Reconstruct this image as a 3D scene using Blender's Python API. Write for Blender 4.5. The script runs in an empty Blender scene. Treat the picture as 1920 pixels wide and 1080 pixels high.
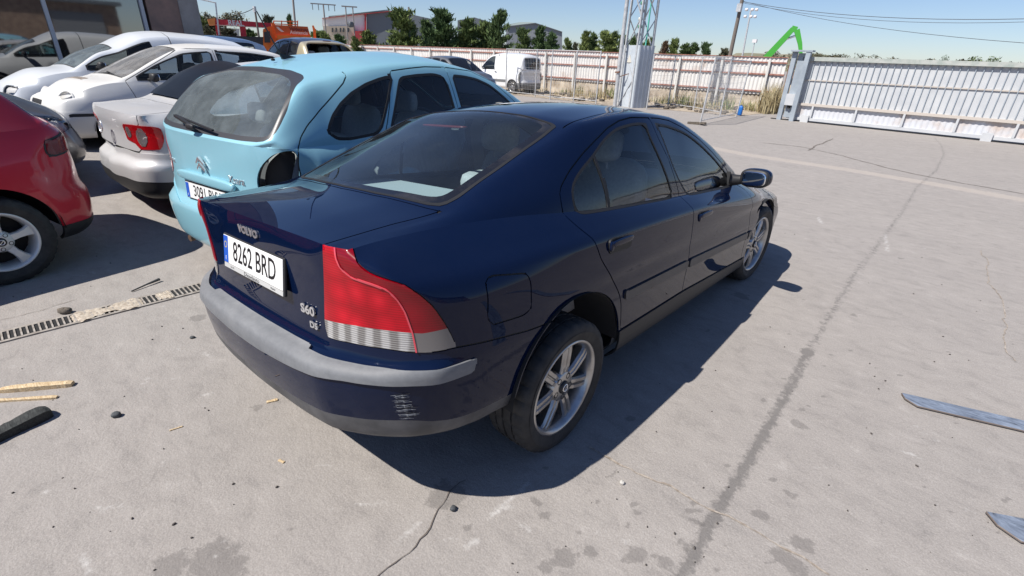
import bpy, bmesh, math, random
import numpy as np
from mathutils import Vector, Matrix
random.seed(7); RNG = np.random.default_rng(7)
SC = bpy.context.scene
COL = SC.collection
R = math.radians

# ---------------------------------------------------------------- camera
CAM_LOC = np.array([1.8291, -1.5522, 1.6380]); CAM_YAW, CAM_PITCH, CAM_ROLL, CAM_F = -0.6963, 0.4368, 0.0422, 927.07 / 1920
def cam_axes():
    y, p, r = CAM_YAW, CAM_PITCH, CAM_ROLL
    f = np.array([math.sin(y)*math.cos(p), math.cos(y)*math.cos(p), -math.sin(p)])
    rt = np.array([math.cos(y), -math.sin(y), 0.0]); up = np.cross(rt, f)
    return rt*math.cos(r)+up*math.sin(r), -rt*math.sin(r)+up*math.cos(r), f
cam = bpy.data.cameras.new('camera'); cam_o = bpy.data.objects.new('camera', cam); COL.objects.link(cam_o)
_r, _u, _f = cam_axes()
cam_o.matrix_world = Matrix(((_r[0], _u[0], -_f[0], CAM_LOC[0]), (_r[1], _u[1], -_f[1], CAM_LOC[1]), (_r[2], _u[2], -_f[2], CAM_LOC[2]), (0, 0, 0, 1)))
cam.sensor_width = 36; cam.lens = 36*CAM_F; cam.clip_start = 0.05; cam.clip_end = 6000
SC.camera = cam_o
# ---------------------------------------------------------------- sky, sun, exposure
SUN_SHIFT = (0.275, 0.64, 0.93)            # how far a shadow falls for that height
SUN_EL = math.atan2(SUN_SHIFT[2], math.hypot(*SUN_SHIFT[:2])); SUN_AZ = math.atan2(-SUN_SHIFT[0], -SUN_SHIFT[1])
W = bpy.data.worlds.new('World'); SC.world = W; W.use_nodes = True
_n = W.node_tree.nodes; _l = W.node_tree.links
sky = _n.new('ShaderNodeTexSky'); sky.sky_type = 'NISHITA'; sky.sun_disc = False
sky.sun_elevation = SUN_EL; sky.sun_rotation = SUN_AZ % (2*math.pi); sky.altitude = 600; sky.air_density = 1.0; sky.dust_density = .35; sky.ozone_density = 1.6
_n['Background'].inputs['Strength'].default_value = 0.068
_tint = _n.new('ShaderNodeMix'); _tint.data_type = 'RGBA'; _tint.blend_type = 'MULTIPLY'; _tint.inputs['Factor'].default_value = 1; _tint.inputs[7].default_value = (1.0, 1.07, 1.28, 1)   # the camera's cool white balance
_l.new(sky.outputs[0], _tint.inputs[6]); _l.new(_tint.outputs[2], _n['Background'].inputs['Color'])
sun = bpy.data.lights.new('sun', 'SUN'); sun.energy = 5.0; sun.angle = R(0.5); sun.color = (1.0, 0.955, 0.885)
sun_o = bpy.data.objects.new('sun', sun); COL.objects.link(sun_o)
sun_o.rotation_euler = Vector((SUN_SHIFT[0], SUN_SHIFT[1], -SUN_SHIFT[2])).to_track_quat('-Z', 'Y').to_euler()
SC.view_settings.view_transform = 'Standard'; SC.view_settings.look = 'None'; SC.view_settings.exposure = 0.42; SC.view_settings.gamma = 1
SC.render.engine = 'CYCLES'
try:
    SC.cycles.max_bounces = 10; SC.cycles.transparent_max_bounces = 16; SC.cycles.use_denoising = True
    SC.cycles.caustics_reflective = False; SC.cycles.caustics_refractive = False
except Exception: pass
SC.render.use_persistent_data = False

def smooth(t): t = np.clip(t, 0, 1); return t*t*(3-2*t)
def G(x, y):        # the yard lies flat and climbs a little under the far row of cars on the left
    x = np.asarray(x, float); y = np.asarray(y, float)
    return .28*smooth((-x-3.2)/6)*(1-smooth((y-9)/5))
def gz(x, y): return float(G(x, y))
def pix(px, py, z=None, dist=None):
    """world point seen at a photograph pixel: on the ground, on a height z, or at a horizontal distance"""
    d = _f + _r*((px-960)/(CAM_F*1920)) - _u*((py-540)/(CAM_F*1920))
    if dist is not None: return CAM_LOC + d*dist/math.hypot(d[0], d[1])
    if z is not None: return CAM_LOC + d*((z-CAM_LOC[2])/d[2])
    return CAM_LOC + d*(-CAM_LOC[2]/d[2])

# ---------------------------------------------------------------- scene helpers
def tag(o, label=None, cat=None, group=None, kind=None):
    if label: o['label'] = label
    if cat: o['category'] = cat
    if group: o['group'] = group
    if kind: o['kind'] = kind
    return o
def empty(name, loc=(0, 0, 0), rz=0.0, mat=None):
    o = bpy.data.objects.new(name, None); COL.objects.link(o); o.empty_display_size = .2
    if mat is not None: o.matrix_world = mat
    else: o.location = loc; o.rotation_euler = (0, 0, rz)
    return o
def mesh_obj(name, V, F, mat=None, parent=None, smooth_sh=False, normals=None, fm=None):
    me = bpy.data.meshes.new(name)
    me.from_pydata([tuple(map(float, v)) for v in V], [], [tuple(map(int, f)) for f in F])
    mats = mat if isinstance(mat, (list, tuple)) else [mat]
    for m in mats:
        if m is not None: me.materials.append(m)
    if fm is not None: me.polygons.foreach_set('material_index', np.asarray(fm, np.int32))
    if smooth_sh or normals is not None: me.polygons.foreach_set('use_smooth', np.ones(len(me.polygons), bool))
    me.update()
    if normals is not None: me.normals_split_custom_set_from_vertices([tuple(map(float, n)) for n in normals])
    o = bpy.data.objects.new(name, me); COL.objects.link(o)
    if parent is not None: o.parent = parent
    return o
class MB:
    """collects simple shapes and links them as one mesh object"""
    def __init__(s): s.V = []; s.F = []; s.S = []
    def add(s, V, F, sm=False):
        b = len(s.V); s.V += [tuple(v) for v in V]; s.F += [tuple(b+i for i in f) for f in F]; s.S += [sm]*len(F); return s
    def box(s, a, b, M=None):
        x0, y0, z0 = a; x1, y1, z1 = b
        V = [(x0, y0, z0), (x1, y0, z0), (x1, y1, z0), (x0, y1, z0), (x0, y0, z1), (x1, y0, z1), (x1, y1, z1), (x0, y1, z1)]
        if M is not None: V = [tuple(M @ Vector(v)) for v in V]
        return s.add(V, [(0, 3, 2, 1), (4, 5, 6, 7), (0, 1, 5, 4), (1, 2, 6, 5), (2, 3, 7, 6), (3, 0, 4, 7)])
    def bar(s, p, q, w, h=None, up=(0, 0, 1)):
        p, q = Vector(p), Vector(q); d = (q-p).normalized(); u = Vector(up)
        if abs(d.dot(u)) > .98: u = Vector((0, 1, 0))
        r = d.cross(u).normalized()*(w/2); u = r.cross(d).normalized()*((h or w)/2)
        V = [p-r-u, p+r-u, p+r+u, p-r+u, q-r-u, q+r-u, q+r+u, q-r+u]
        return s.add(V, [(0, 3, 2, 1), (4, 5, 6, 7), (0, 1, 5, 4), (1, 2, 6, 5), (2, 3, 7, 6), (3, 0, 4, 7)])
    def tube(s, pts, rad, n=8, cap=True):
        pts = [Vector(p) for p in pts]; rads = rad if isinstance(rad, (list, tuple)) else [rad]*len(pts)
        V = []; F = []; prev = None
        for i, p in enumerate(pts):
            d = (pts[min(i+1, len(pts)-1)]-pts[max(i-1, 0)]).normalized()
            if prev is None:
                a = Vector((0, 0, 1)) if abs(d.z) < .9 else Vector((1, 0, 0)); u = d.cross(a).normalized()
            else: u = (prev-d*prev.dot(d)).normalized()
            prev = u; v = d.cross(u)
            V += [p+(u*math.cos(t)+v*math.sin(t))*rads[i] for t in [2*math.pi*k/n for k in range(n)]]
        for i in range(len(pts)-1):
            for k in range(n): F.append((i*n+k, i*n+(k+1) % n, (i+1)*n+(k+1) % n, (i+1)*n+k))
        s.add(V, F, True)
        if cap: s.add(V[:n], [tuple(range(n))[::-1]]); s.add(V[-n:], [tuple(range(n))])
        return s
    def prism(s, poly, y0, y1, axis=1):
        n = len(poly); V = []
        for y in (y0, y1):
            for a, b in poly: V.append((a, y, b) if axis == 1 else ((y, a, b) if axis == 0 else (a, b, y)))
        F = [tuple(range(n)), tuple(range(n, 2*n))[::-1]]+[(i, n+i, n+(i+1) % n, (i+1) % n) for i in range(n)]
        return s.add(V, F)
    def lathe(s, prof, n=32, c=(0, 0, 0), axis=0, cap=False):
        V = []; F = []; m = len(prof)
        for k in range(n):
            t = 2*math.pi*k/n; ct, st = math.cos(t), math.sin(t)
            for a, r in prof:
                p = (a, r*ct, r*st) if axis == 0 else ((r*ct, a, r*st) if axis == 1 else (r*ct, r*st, a))
                V.append((c[0]+p[0], c[1]+p[1], c[2]+p[2]))
        for k in range(n):
            for i in range(m-1): F.append((k*m+i, k*m+i+1, ((k+1) % n)*m+i+1, ((k+1) % n)*m+i))
        return s.add(V, F, True)
    def rbox(s, c, size, r=.03, M=None, e=4.0, n=10):
        """soft cushion: a superellipsoid"""
        V = []; F = []; m = 2*n
        for i in range(n+1):
            ph = -math.pi/2+math.pi*i/n
            for k in range(m):
                th = 2*math.pi*k/m
                f = lambda a: math.copysign(abs(a)**(2/e), a)
                v = Vector((f(math.cos(ph))*f(math.cos(th))*size[0]/2, f(math.cos(ph))*f(math.sin(th))*size[1]/2, f(math.sin(ph))*size[2]/2))
                if M is not None: v = M @ v
                V.append(Vector(c)+v)
        for i in range(n):
            for k in range(m): F.append((i*m+k, i*m+(k+1) % m, (i+1)*m+(k+1) % m, (i+1)*m+k))
        return s.add(V, F, True)
    def build(s, name, mat, parent=None, recalc=False):
        o = mesh_obj(name, s.V, s.F, mat, parent)
        o.data.polygons.foreach_set('use_smooth', np.array(s.S, bool)); 
        if recalc:
            bm = bmesh.new(); bm.from_mesh(o.data); bmesh.ops.recalc_face_normals(bm, faces=bm.faces); bm.to_mesh(o.data); bm.free()
        return o
def bevel_obj(o, w=.01, seg=2, ang=35):
    m = o.modifiers.new('bevel', 'BEVEL'); m.width = w; m.segments = seg; m.limit_method = 'ANGLE'; m.angle_limit = R(ang); m.harden_normals = False
    return o
def text_mesh(name, body, size, mat, parent, M, extrude=.001, sx=1.0, align='CENTER', bold=0.0):
    cu = bpy.data.curves.new(name+'_c', 'FONT'); cu.body = body; cu.size = size; cu.extrude = extrude; cu.align_x = align; cu.align_y = 'CENTER'; cu.offset = bold; cu.resolution_u = 3
    t = bpy.data.objects.new(name+'_t', cu); COL.objects.link(t)
    dg = bpy.context.evaluated_depsgraph_get(); me = bpy.data.meshes.new_from_object(t.evaluated_get(dg)); me.name = name
    COL.objects.unlink(t); bpy.data.objects.remove(t)
    me.transform(Matrix.Diagonal((sx, 1, 1, 1))); me.transform(M); me.materials.clear(); me.materials.append(mat)
    o = bpy.data.objects.new(name, me); COL.objects.link(o); o.parent = parent
    return o
def copy_tree(o, parent=None):
    c = o.copy(); COL.objects.link(c); c.parent = parent
    for ch in list(o.children): copy_tree(ch, c)
    return c
# ---------------------------------------------------------------- materials
MATS = {}
def mat(name, base=(.5, .5, .5), rough=.5, metal=0.0, coat=0.0, coat_rough=.03, spec=.5, build=None):
    if name in MATS: return MATS[name]
    m = bpy.data.materials.new(name); m.use_nodes = True; nt = m.node_tree; b = nt.nodes['Principled BSDF']
    b.inputs['Base Color'].default_value = (*base, 1); b.inputs['Roughness'].default_value = rough; b.inputs['Metallic'].default_value = metal
    b.inputs['Coat Weight'].default_value = coat; b.inputs['Coat Roughness'].default_value = coat_rough; b.inputs['Specular IOR Level'].default_value = spec
    if build: build(nt, b)
    MATS[name] = m; return m
def nd(nt, t, **kw):
    n = nt.nodes.new(t)
    for k, v in kw.items():
        if hasattr(n, k): setattr(n, k, v)
    return n
def noise(nt, scale=5, detail=4, rough=.55, coord='Object', vec=None, stretch=None, dist=0.0):
    tc = nd(nt, 'ShaderNodeTexCoord'); n = nd(nt, 'ShaderNodeTexNoise'); n.inputs['Scale'].default_value = scale; n.inputs['Detail'].default_value = detail; n.inputs['Roughness'].default_value = rough; n.inputs['Distortion'].default_value = dist
    src = tc.outputs[coord]
    if stretch is not None:
        mp = nd(nt, 'ShaderNodeMapping'); mp.inputs['Scale'].default_value = stretch[:3]
        if len(stretch) > 3: mp.inputs['Rotation'].default_value = (0, 0, stretch[3])
        nt.links.new(src, mp.inputs[0]); src = mp.outputs[0]
    nt.links.new(src, n.inputs['Vector']); return n.outputs['Fac']
def ramp(nt, fac, stops):
    r = nd(nt, 'ShaderNodeValToRGB'); cr = r.color_ramp
    while len(cr.elements) < len(stops): cr.elements.new(.5)
    for e, (p, c) in zip(cr.elements, stops):
        e.position = p; e.color = (*c, 1) if isinstance(c, (tuple, list)) else (c, c, c, 1)
    nt.links.new(fac, r.inputs[0]); return r.outputs[0]
def mixc(nt, fac, a, b, mode='MIX'):
    m = nd(nt, 'ShaderNodeMix', data_type='RGBA', blend_type=mode)
    for s, v in ((m.inputs['Factor'], fac), (m.inputs[6], a), (m.inputs[7], b)):
        if hasattr(v, 'is_linked') or hasattr(v, 'links'): nt.links.new(v, s)
        elif isinstance(v, (int, float)): s.default_value = v if s.type == 'VALUE' else (v, v, v, 1)
        else: s.default_value = (*v, 1)
    return m.outputs[2]
def bump(nt, b, h, strength=.2, dist=.01):
    n = nd(nt, 'ShaderNodeBump'); n.inputs['Strength'].default_value = strength; n.inputs['Distance'].default_value = dist
    nt.links.new(h, n.inputs['Height']); nt.links.new(n.outputs[0], b.inputs['Normal']); return n
def dusty(base, dust=(.42, .38, .33), amount=.25, scale=3.0, r0=.25, r1=.6, top=.5):
    """paint with dry dust in patches, thicker on the faces that look up"""
    def f(nt, b):
        n1 = noise(nt, scale, 6, .65); n2 = noise(nt, scale*14, 3, .6)
        g = nd(nt, 'ShaderNodeNewGeometry'); sep = nd(nt, 'ShaderNodeSeparateXYZ'); nt.links.new(g.outputs['Normal'], sep.inputs[0])
        up = nd(nt, 'ShaderNodeMapRange'); up.inputs[1].default_value = .2; up.inputs[2].default_value = 1; up.inputs[3].default_value = 1-top; up.inputs[4].default_value = 1; nt.links.new(sep.outputs[2], up.inputs[0])
        m = nd(nt, 'ShaderNodeMath', operation='MULTIPLY'); nt.links.new(ramp(nt, n1, [(.35, 0.25), (.7, 1)]), m.inputs[0]); nt.links.new(up.outputs[0], m.inputs[1])
        m2 = nd(nt, 'ShaderNodeMath', operation='MULTIPLY'); nt.links.new(m.outputs[0], m2.inputs[0]); m2.inputs[1].default_value = amount
        m3 = nd(nt, 'ShaderNodeMath', operation='MULTIPLY'); nt.links.new(m2.outputs[0], m3.inputs[0]); nt.links.new(ramp(nt, n2, [(.3, .6), (.7, 1)]), m3.inputs[1])
        nt.links.new(mixc(nt, m3.outputs[0], base, dust), b.inputs['Base Color'])
        rr = nd(nt, 'ShaderNodeMapRange'); rr.inputs[1].default_value = 0; rr.inputs[2].default_value = 1; rr.inputs[3].default_value = r0; rr.inputs[4].default_value = r1; nt.links.new(m3.outputs[0], rr.inputs[0]); nt.links.new(rr.outputs[0], b.inputs['Roughness'])
        cr = nd(nt, 'ShaderNodeMapRange'); cr.inputs[1].default_value = 0; cr.inputs[2].default_value = max(amount, .05); cr.inputs[3].default_value = .012; cr.inputs[4].default_value = .012+amount*.55; nt.links.new(m3.outputs[0], cr.inputs[0]); nt.links.new(cr.outputs[0], b.inputs['Coat Roughness'])
    return f
def paint(name, base, metal=.0, coat=1.0, dust=.12, rough=.35, dustc=(.42, .38, .33), top=.5, scale=3.0, spec=.1):
    return mat(name, base, rough, metal, coat, spec=spec, build=dusty(base, dustc, dust, scale, rough, .65, top))
def glass(name, tint=(.6, .68, .68), rough=.0, dust=0.0, ior=1.45, dustc=(.5, .47, .43), refl=1.0):
    if name in MATS: return MATS[name]
    m = bpy.data.materials.new(name); m.use_nodes = True; nt = m.node_tree; nt.nodes.clear()
    out = nd(nt, 'ShaderNodeOutputMaterial'); tr = nd(nt, 'ShaderNodeBsdfTransparent'); tr.inputs[0].default_value = (*tint, 1)
    gl = nd(nt, 'ShaderNodeBsdfGlossy'); gl.inputs['Roughness'].default_value = rough; gl.inputs[0].default_value = (refl, refl, refl, 1)
    fr = nd(nt, 'ShaderNodeFresnel'); fr.inputs[0].default_value = ior
    mx = nd(nt, 'ShaderNodeMixShader'); nt.links.new(fr.outputs[0], mx.inputs[0]); nt.links.new(tr.outputs[0], mx.inputs[1]); nt.links.new(gl.outputs[0], mx.inputs[2])
    last = mx
    if dust > 0:
        df = nd(nt, 'ShaderNodeBsdfDiffuse'); df.inputs[0].default_value = (*dustc, 1)
        m2 = nd(nt, 'ShaderNodeMixShader'); f = ramp(nt, noise(nt, 4, 6, .65), [(.3, dust*.35), (.75, dust)])
        nt.links.new(f, m2.inputs[0]); nt.links.new(mx.outputs[0], m2.inputs[1]); nt.links.new(df.outputs[0], m2.inputs[2]); last = m2
    nt.links.new(last.outputs[0], out.inputs[0]); MATS[name] = m; return m
def speckle(a, b, scale=30, detail=4, bs=.15, bd=.003, lo=.35, hi=.65):
    def f(nt, bb):
        n = noise(nt, scale, detail, .6); nt.links.new(ramp(nt, n, [(lo, a), (hi, b)]), bb.inputs['Base Color'])
        if bs: bump(nt, bb, n, bs, bd)
    return f
M_black = mat('black_plastic', (.018, .018, .02), .55)
M_rubber = mat('tyre_rubber', (.022, .022, .023), .75, build=speckle((.016, .016, .017), (.035, .034, .033), 18, 5, .1, .002))
M_seal = mat('rubber_seal', (.008, .008, .009), .6)
M_dark = mat('dark_inside', (.012, .012, .013), .85)
M_chrome = mat('chrome', (.78, .78, .79), .26, .8)
M_alloy = mat('alloy', (.46, .46, .47), .33, .9, build=speckle((.36, .35, .34), (.5, .5, .5), 12, 5, .03, .001))
M_mirror = mat('mirror_glass', (.8, .82, .85), .02, 1.0)
M_plate = mat('plate_white', (.78, .78, .76), .3)
M_plateblue = mat('plate_blue', (.02, .10, .48), .3)
M_ink = mat('plate_ink', (.01, .01, .012), .4)
M_trim = mat('cabin_lining', (.11, .11, .112), .8)
M_seat = mat('seat_grey', (.40, .40, .39), .8, build=speckle((.36, .36, .355), (.44, .44, .43), 60, 3, .1, .002))
# ---------------------------------------------------------------- car body kit: smooth patches cut along drawn outlines
def makima(t, Y, tq):
    """modified Akima spline through Y (n, ...) at t, read at tq"""
    t = np.asarray(t, float); Y = np.asarray(Y, float); n = len(t); sh = Y.shape[1:]; Y2 = Y.reshape(n, -1)
    d = (Y2[1:]-Y2[:-1])/(t[1:]-t[:-1])[:, None]
    d = np.vstack([3*d[:1]-2*d[1:2], 2*d[:1]-d[1:2], d, 2*d[-1:]-d[-2:-1], 3*d[-1:]-2*d[-2:-1]])
    w1 = np.abs(d[3:]-d[2:-1])+np.abs(d[3:]+d[2:-1])/2; w2 = np.abs(d[1:-2]-d[:-3])+np.abs(d[1:-2]+d[:-3])/2
    w1 = w1[:n]; w2 = w2[:n]; s = w1+w2; s[s < 1e-12] = 1; flat = (w1+w2) < 1e-12
    m = (w1*d[1:n+1]+w2*d[2:n+2])/s; m[flat] = 0
    i = np.clip(np.searchsorted(t, tq, side='right')-1, 0, n-2); h = (t[i+1]-t[i])[:, None]; u = ((tq-t[i])[:, None])/h
    y = Y2[i]*(1+2*u)*(1-u)**2+m[i]*h*u*(1-u)**2+Y2[i+1]*u*u*(3-2*u)+m[i+1]*h*u*u*(u-1)
    return y.reshape((len(tq),)+sh)
def chord(N, axis):
    d = np.linalg.norm(np.diff(N, axis=axis), axis=2); d = d.mean(axis=1-axis); return np.concatenate([[0], np.cumsum(np.maximum(d, 1e-3))])
def ticks(t, step):
    o = []
    for a, b in zip(t[:-1], t[1:]):
        n = max(1, int(round((b-a)/step))); o += list(a+(b-a)*np.arange(n)/n)
    return np.array(o+[t[-1]])
def patch(N, su, sv):
    N = np.asarray(N, float); tu = chord(N, 0); tv = chord(N, 1)
    P = makima(tu, N, ticks(tu, su)); return np.moveaxis(makima(tv, np.moveaxis(P, 1, 0), ticks(tv, sv)), 0, 1)
def ip(pairs, y):
    if isinstance(pairs, (int, float)): return float(pairs)
    return float(np.interp(y, [p[0] for p in pairs], [p[1] for p in pairs]))
RC = (.0, .010, .03, .062, .095, .15, .33)   # how the rear (front) of the plan curves forward from the middle to the corner
RX = (0, .30, .55, .72, .80, .885, .972)
def body_net(sp):
    st = sp['stations']; B = []
    for r in st:
        x0, y0, z0, x2, y2, z2, yc, zc = r[:8]; bl = r[8] if len(r) > 8 else .015; e = r[9] if len(r) > 9 else 2.3
        q0 = np.array([x0, y0, z0]); q2 = np.array([x2, y2, z2]); q5 = np.array([0, yc, zc]); d = q2-q0
        nn = np.array([d[2], 0, -d[0]]); nn = nn/max(np.linalg.norm(nn), 1e-6)
        if nn[0] < 0: nn = -nn
        q1 = (q0+q2)/2+nn*bl; row = [q0, q1, q2]
        for k in (.86, .5): row.append(np.array([x2*k, yc+(y2-yc)*k**2, zc+(z2-zc)*k**e]))
        B.append(row+[q5])
    B = np.array(B); n = len(B); A = []
    for lv in sp['levels']:
        zf, inset, yr, yf = lv[:4]; rs = lv[4] if len(lv) > 4 else 1.0; fs = lv[5] if len(lv) > 5 else 1.0; row = []
        wr = ip(sp['width'], st[2][1])-ip(inset, st[2][1]); wf = ip(sp['width'], st[-3][1])-ip(inset, st[-3][1])
        P = [(RX[k]*wr, yr+(sp['rc'][k]*rs if 'rc' in sp else RC[k]*rs*sp.get('rcs', 1))) for k in range(7)]+[(ip(sp['width'], s[1])-ip(inset, s[1]), s[1]) for s in st[2:-2]]+[(RX[k]*wf, yf-RC[k]*fs*sp.get('fcs', 1)) for k in range(6, -1, -1)]
        for i, (x, y) in enumerate(P):
            z = ip(zf, yr if i < 5 else (yf if i >= len(P)-5 else y)); row.append((x, y, z))
        A.append(row)
    top = [B[0][k] for k in (5, 4, 3, 2, 1)]+[B[i][0] for i in range(n)]+[B[-1][k] for k in (1, 2, 3, 4, 5)]
    A.append([tuple(p) for p in top])
    return np.array(A).transpose(1, 0, 2), B
def seg_dist(P, C, closed=True):
    P = np.asarray(P, float); C = np.asarray(C, float); a = C; b = np.roll(C, -1, 0)
    if not closed: a = C[:-1]; b = C[1:]
    best = np.full(len(P), 1e9)
    for s, e in zip(a, b):
        d = e-s; L = max((d*d).sum(), 1e-12); t = np.clip(((P-s)@d)/L, 0, 1); q = s+t[:, None]*d; best = np.minimum(best, ((P-q)**2).sum(1))
    return np.sqrt(best)
def inside(P, C):
    C = np.asarray(C, float); x, y = P[:, 0], P[:, 1]; r = np.zeros(len(P), bool); j = len(C)-1
    for i in range(len(C)):
        xi, yi = C[i]; xj, yj = C[j]
        with np.errstate(divide='ignore', invalid='ignore'):
            r ^= ((yi > y) != (yj > y)) & (x < (xj-xi)*(y-yi)/(yj-yi+1e-15)+xi)
        j = i
    return r
def sdf(P, C): d = seg_dist(P, C); return np.where(inside(P, C), -d, d)
def chaikin(C, n=3, closed=True):
    C = np.asarray(C, float)
    for _ in range(n):
        a, b = C, np.roll(C, -1, 0)
        if closed: C = np.stack([a*.75+b*.25, a*.25+b*.75], 1).reshape(-1, 2)
        else: C = np.vstack([C[:1], np.stack([C[:-1]*.75+C[1:]*.25, C[:-1]*.25+C[1:]*.75], 1).reshape(-1, 2), C[-1:]])
    return C
def rounded(C, r=.02, n=4):
    """polygon with every corner rounded by about r"""
    C = np.asarray(C, float); o = []
    for i in range(len(C)):
        p, a, b = C[i], C[i-1], C[(i+1) % len(C)]; la, lb = np.linalg.norm(a-p), np.linalg.norm(b-p); k = min(r, la*.45, lb*.45)
        s = p+(a-p)/max(la, 1e-9)*k; e = p+(b-p)/max(lb, 1e-9)*k
        for j in range(n+1): t = j/n; o.append((1-t)**2*s+2*t*(1-t)*p+t*t*e)
    return np.array(o)
def spline2(C, closed=False, n=8):
    C = np.asarray(C, float)
    if closed: D = np.vstack([C[-3:], C, C[:3]])
    else: D = C
    t = np.concatenate([[0], np.cumsum(np.maximum(np.linalg.norm(np.diff(D, axis=0), axis=1), 1e-6))])
    if closed: q = np.concatenate([np.linspace(t[i], t[i+1], n, endpoint=False) for i in range(3, 3+len(C))])
    else: q = np.concatenate([np.linspace(t[i], t[i+1], n, endpoint=False) for i in range(len(C)-1)]+[[t[-1]]])
    return makima(t, D, q)
def side(x0=.3, nx=.25): return lambda C, N: (C[:, 0] > x0) & (N[:, 0] > nx)
def yz(V): return V[:, 1:3]
def xz(V): return V[:, [0, 2]]
def xy(V): return V[:, :2]
def band(C, w, proj=yz, closed=True): return lambda V: seg_dist(proj(V), C, closed)-w
def area(C, proj=yz): return lambda V: sdf(proj(V), C)
class Shell:
    def __init__(s): s.V = np.zeros((0, 3)); s.N = np.zeros((0, 3)); s.F = []; s.L = []
    def add_grid(s, P, lab, flip=False):
        m, k = P.shape[:2]; b = len(s.V)
        du = np.gradient(P, axis=0); dv = np.gradient(P, axis=1); nn = np.cross(du, dv) if not flip else np.cross(dv, du)
        ln = np.linalg.norm(nn, axis=2, keepdims=True); nn = nn/np.maximum(ln, 1e-9)
        s.V = np.vstack([s.V, P.reshape(-1, 3)]); s.N = np.vstack([s.N, nn.reshape(-1, 3)])
        for i in range(m-1):
            for j in range(k-1):
                f = [b+i*k+j, b+(i+1)*k+j, b+(i+1)*k+j+1, b+i*k+j+1]; s.F.append(f if not flip else f[::-1]); s.L.append(lab)
    def cents(s):
        ln = np.array([len(f) for f in s.F]); idx = np.concatenate([np.asarray(f) for f in s.F]); st = np.concatenate([[0], np.cumsum(ln)[:-1]])
        return np.add.reduceat(s.V[idx], st, 0)/ln[:, None], np.add.reduceat(s.N[idx], st, 0)/ln[:, None]
    def cut(s, field, mask=None, labels=None):
        """split the faces a field changes sign on; field(V) gives one number for each vertex"""
        d = np.asarray(field(s.V), float); d[np.abs(d) < 1e-5] = 1e-5
        C, Nn = s.cents(); ok = np.ones(len(s.F), bool) if mask is None else mask(C, Nn)
        if labels is not None: ok &= np.array([l in labels for l in s.L])
        cache = {}; V = []; N = []; base = len(s.V); nf = []; nl = []; sg = d > 0
        def mid(a, b):
            k = (a, b) if a < b else (b, a)
            if k not in cache:
                t = d[k[0]]/(d[k[0]]-d[k[1]]); cache[k] = base+len(V); V.append(s.V[k[0]]*(1-t)+s.V[k[1]]*t); n = s.N[k[0]]*(1-t)+s.N[k[1]]*t; N.append(n/max(np.linalg.norm(n), 1e-9))
            return cache[k]
        for fi, f in enumerate(s.F):
            if not ok[fi]: nf.append(f); nl.append(s.L[fi]); continue
            g = [sg[v] for v in f]
            if all(g) or not any(g): nf.append(f); nl.append(s.L[fi]); continue
            for side in (True, False):
                o = []
                for i, v in enumerate(f):
                    w = f[(i+1) % len(f)]
                    if g[i] == side: o.append(v)
                    if g[i] != g[(i+1) % len(f)]: o.append(mid(v, w))
                if len(o) > 2: nf.append(o); nl.append(s.L[fi])
        s.F, s.L = nf, nl
        if V: s.V = np.vstack([s.V, V]); s.N = np.vstack([s.N, N])
    def label(s, lab, field, mask=None, labels=None):
        C, Nn = s.cents(); k = field(C) < 0
        if mask is not None: k &= mask(C, Nn)
        for i in np.nonzero(k)[0]:
            if labels is None or s.L[i] in labels: s.L[i] = lab
    def region(s, lab, field, mask=None, labels=None):
        s.cut(field, mask, labels); s.label(lab, field, mask, labels)
    def groove(s, lab, poly, w, proj=yz, mask=None, labels=None):
        s.cut(lambda V: sdf(proj(V), poly), mask, labels); s.region(lab, lambda V: seg_dist(proj(V), poly)-w, mask, labels)
    def drop(s, lab):
        k = [l != lab for l in s.L]; s.F = [f for f, a in zip(s.F, k) if a]; s.L = [l for l, a in zip(s.L, k) if a]
    def get(s, labs, off=0.0, skirt=0.0, mirror=None, flip=False, tf=None, hem=0.0):
        """vertices, faces and normals of the faces with these labels; mirror: None right half, 'both', 'left'"""
        labs = {labs} if isinstance(labs, str) else set(labs)
        F = [f for f, l in zip(s.F, s.L) if l in labs]
        if not F: return None
        used = sorted({v for f in F for v in f}); mp = {v: i for i, v in enumerate(used)}
        F = [[mp[v] for v in f] for f in F]; V = s.V[used]+s.N[used]*off; N = s.N[used].copy()
        if skirt:
            cnt = {}
            for f in F:
                for a, b in zip(f, f[1:]+f[:1]):
                    cnt[(a, b)] = cnt.get((a, b), 0)+1
            edges = [(a, b) for (a, b) in cnt if (b, a) not in cnt and not (abs(V[a][0]) < 1e-4 and abs(V[b][0]) < 1e-4)]
            ring = sorted({v for e in edges for v in e}); n0 = len(V); rm = {v: n0+i for i, v in enumerate(ring)}; rm2 = {v: n0+len(ring)+i for i, v in enumerate(ring)}
            V = np.vstack([V, V[ring], V[ring]-N[ring]*skirt]); N = np.vstack([N, N[ring], N[ring]])
            en = np.zeros_like(V)
            for a, b in edges:
                e = V[b]-V[a]; o = np.cross(e, N[a]); 
                for v in (rm[a], rm[b], rm2[a], rm2[b]): en[v] += o/max(np.linalg.norm(o), 1e-9)
                F.append([rm[a], rm2[a], rm2[b], rm[b]])
            ln = np.linalg.norm(en, axis=1); k = ln > 1e-6; N[k] = en[k]/ln[k][:, None]
        if flip: F = [f[::-1] for f in F]; N = -N
        if mirror in ('both', 'left'):
            V2 = V*[-1, 1, 1]; N2 = N*[-1, 1, 1]; F2 = [f[::-1] for f in F]
            if mirror == 'left': V, N, F = V2, N2, F2
            else: n = len(V); F = F+[[v+n for v in f] for f in F2]; V = np.vstack([V, V2]); N = np.vstack([N, N2])
        if tf is not None: V, N = tf(V, N)
        return V, F, N
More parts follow.
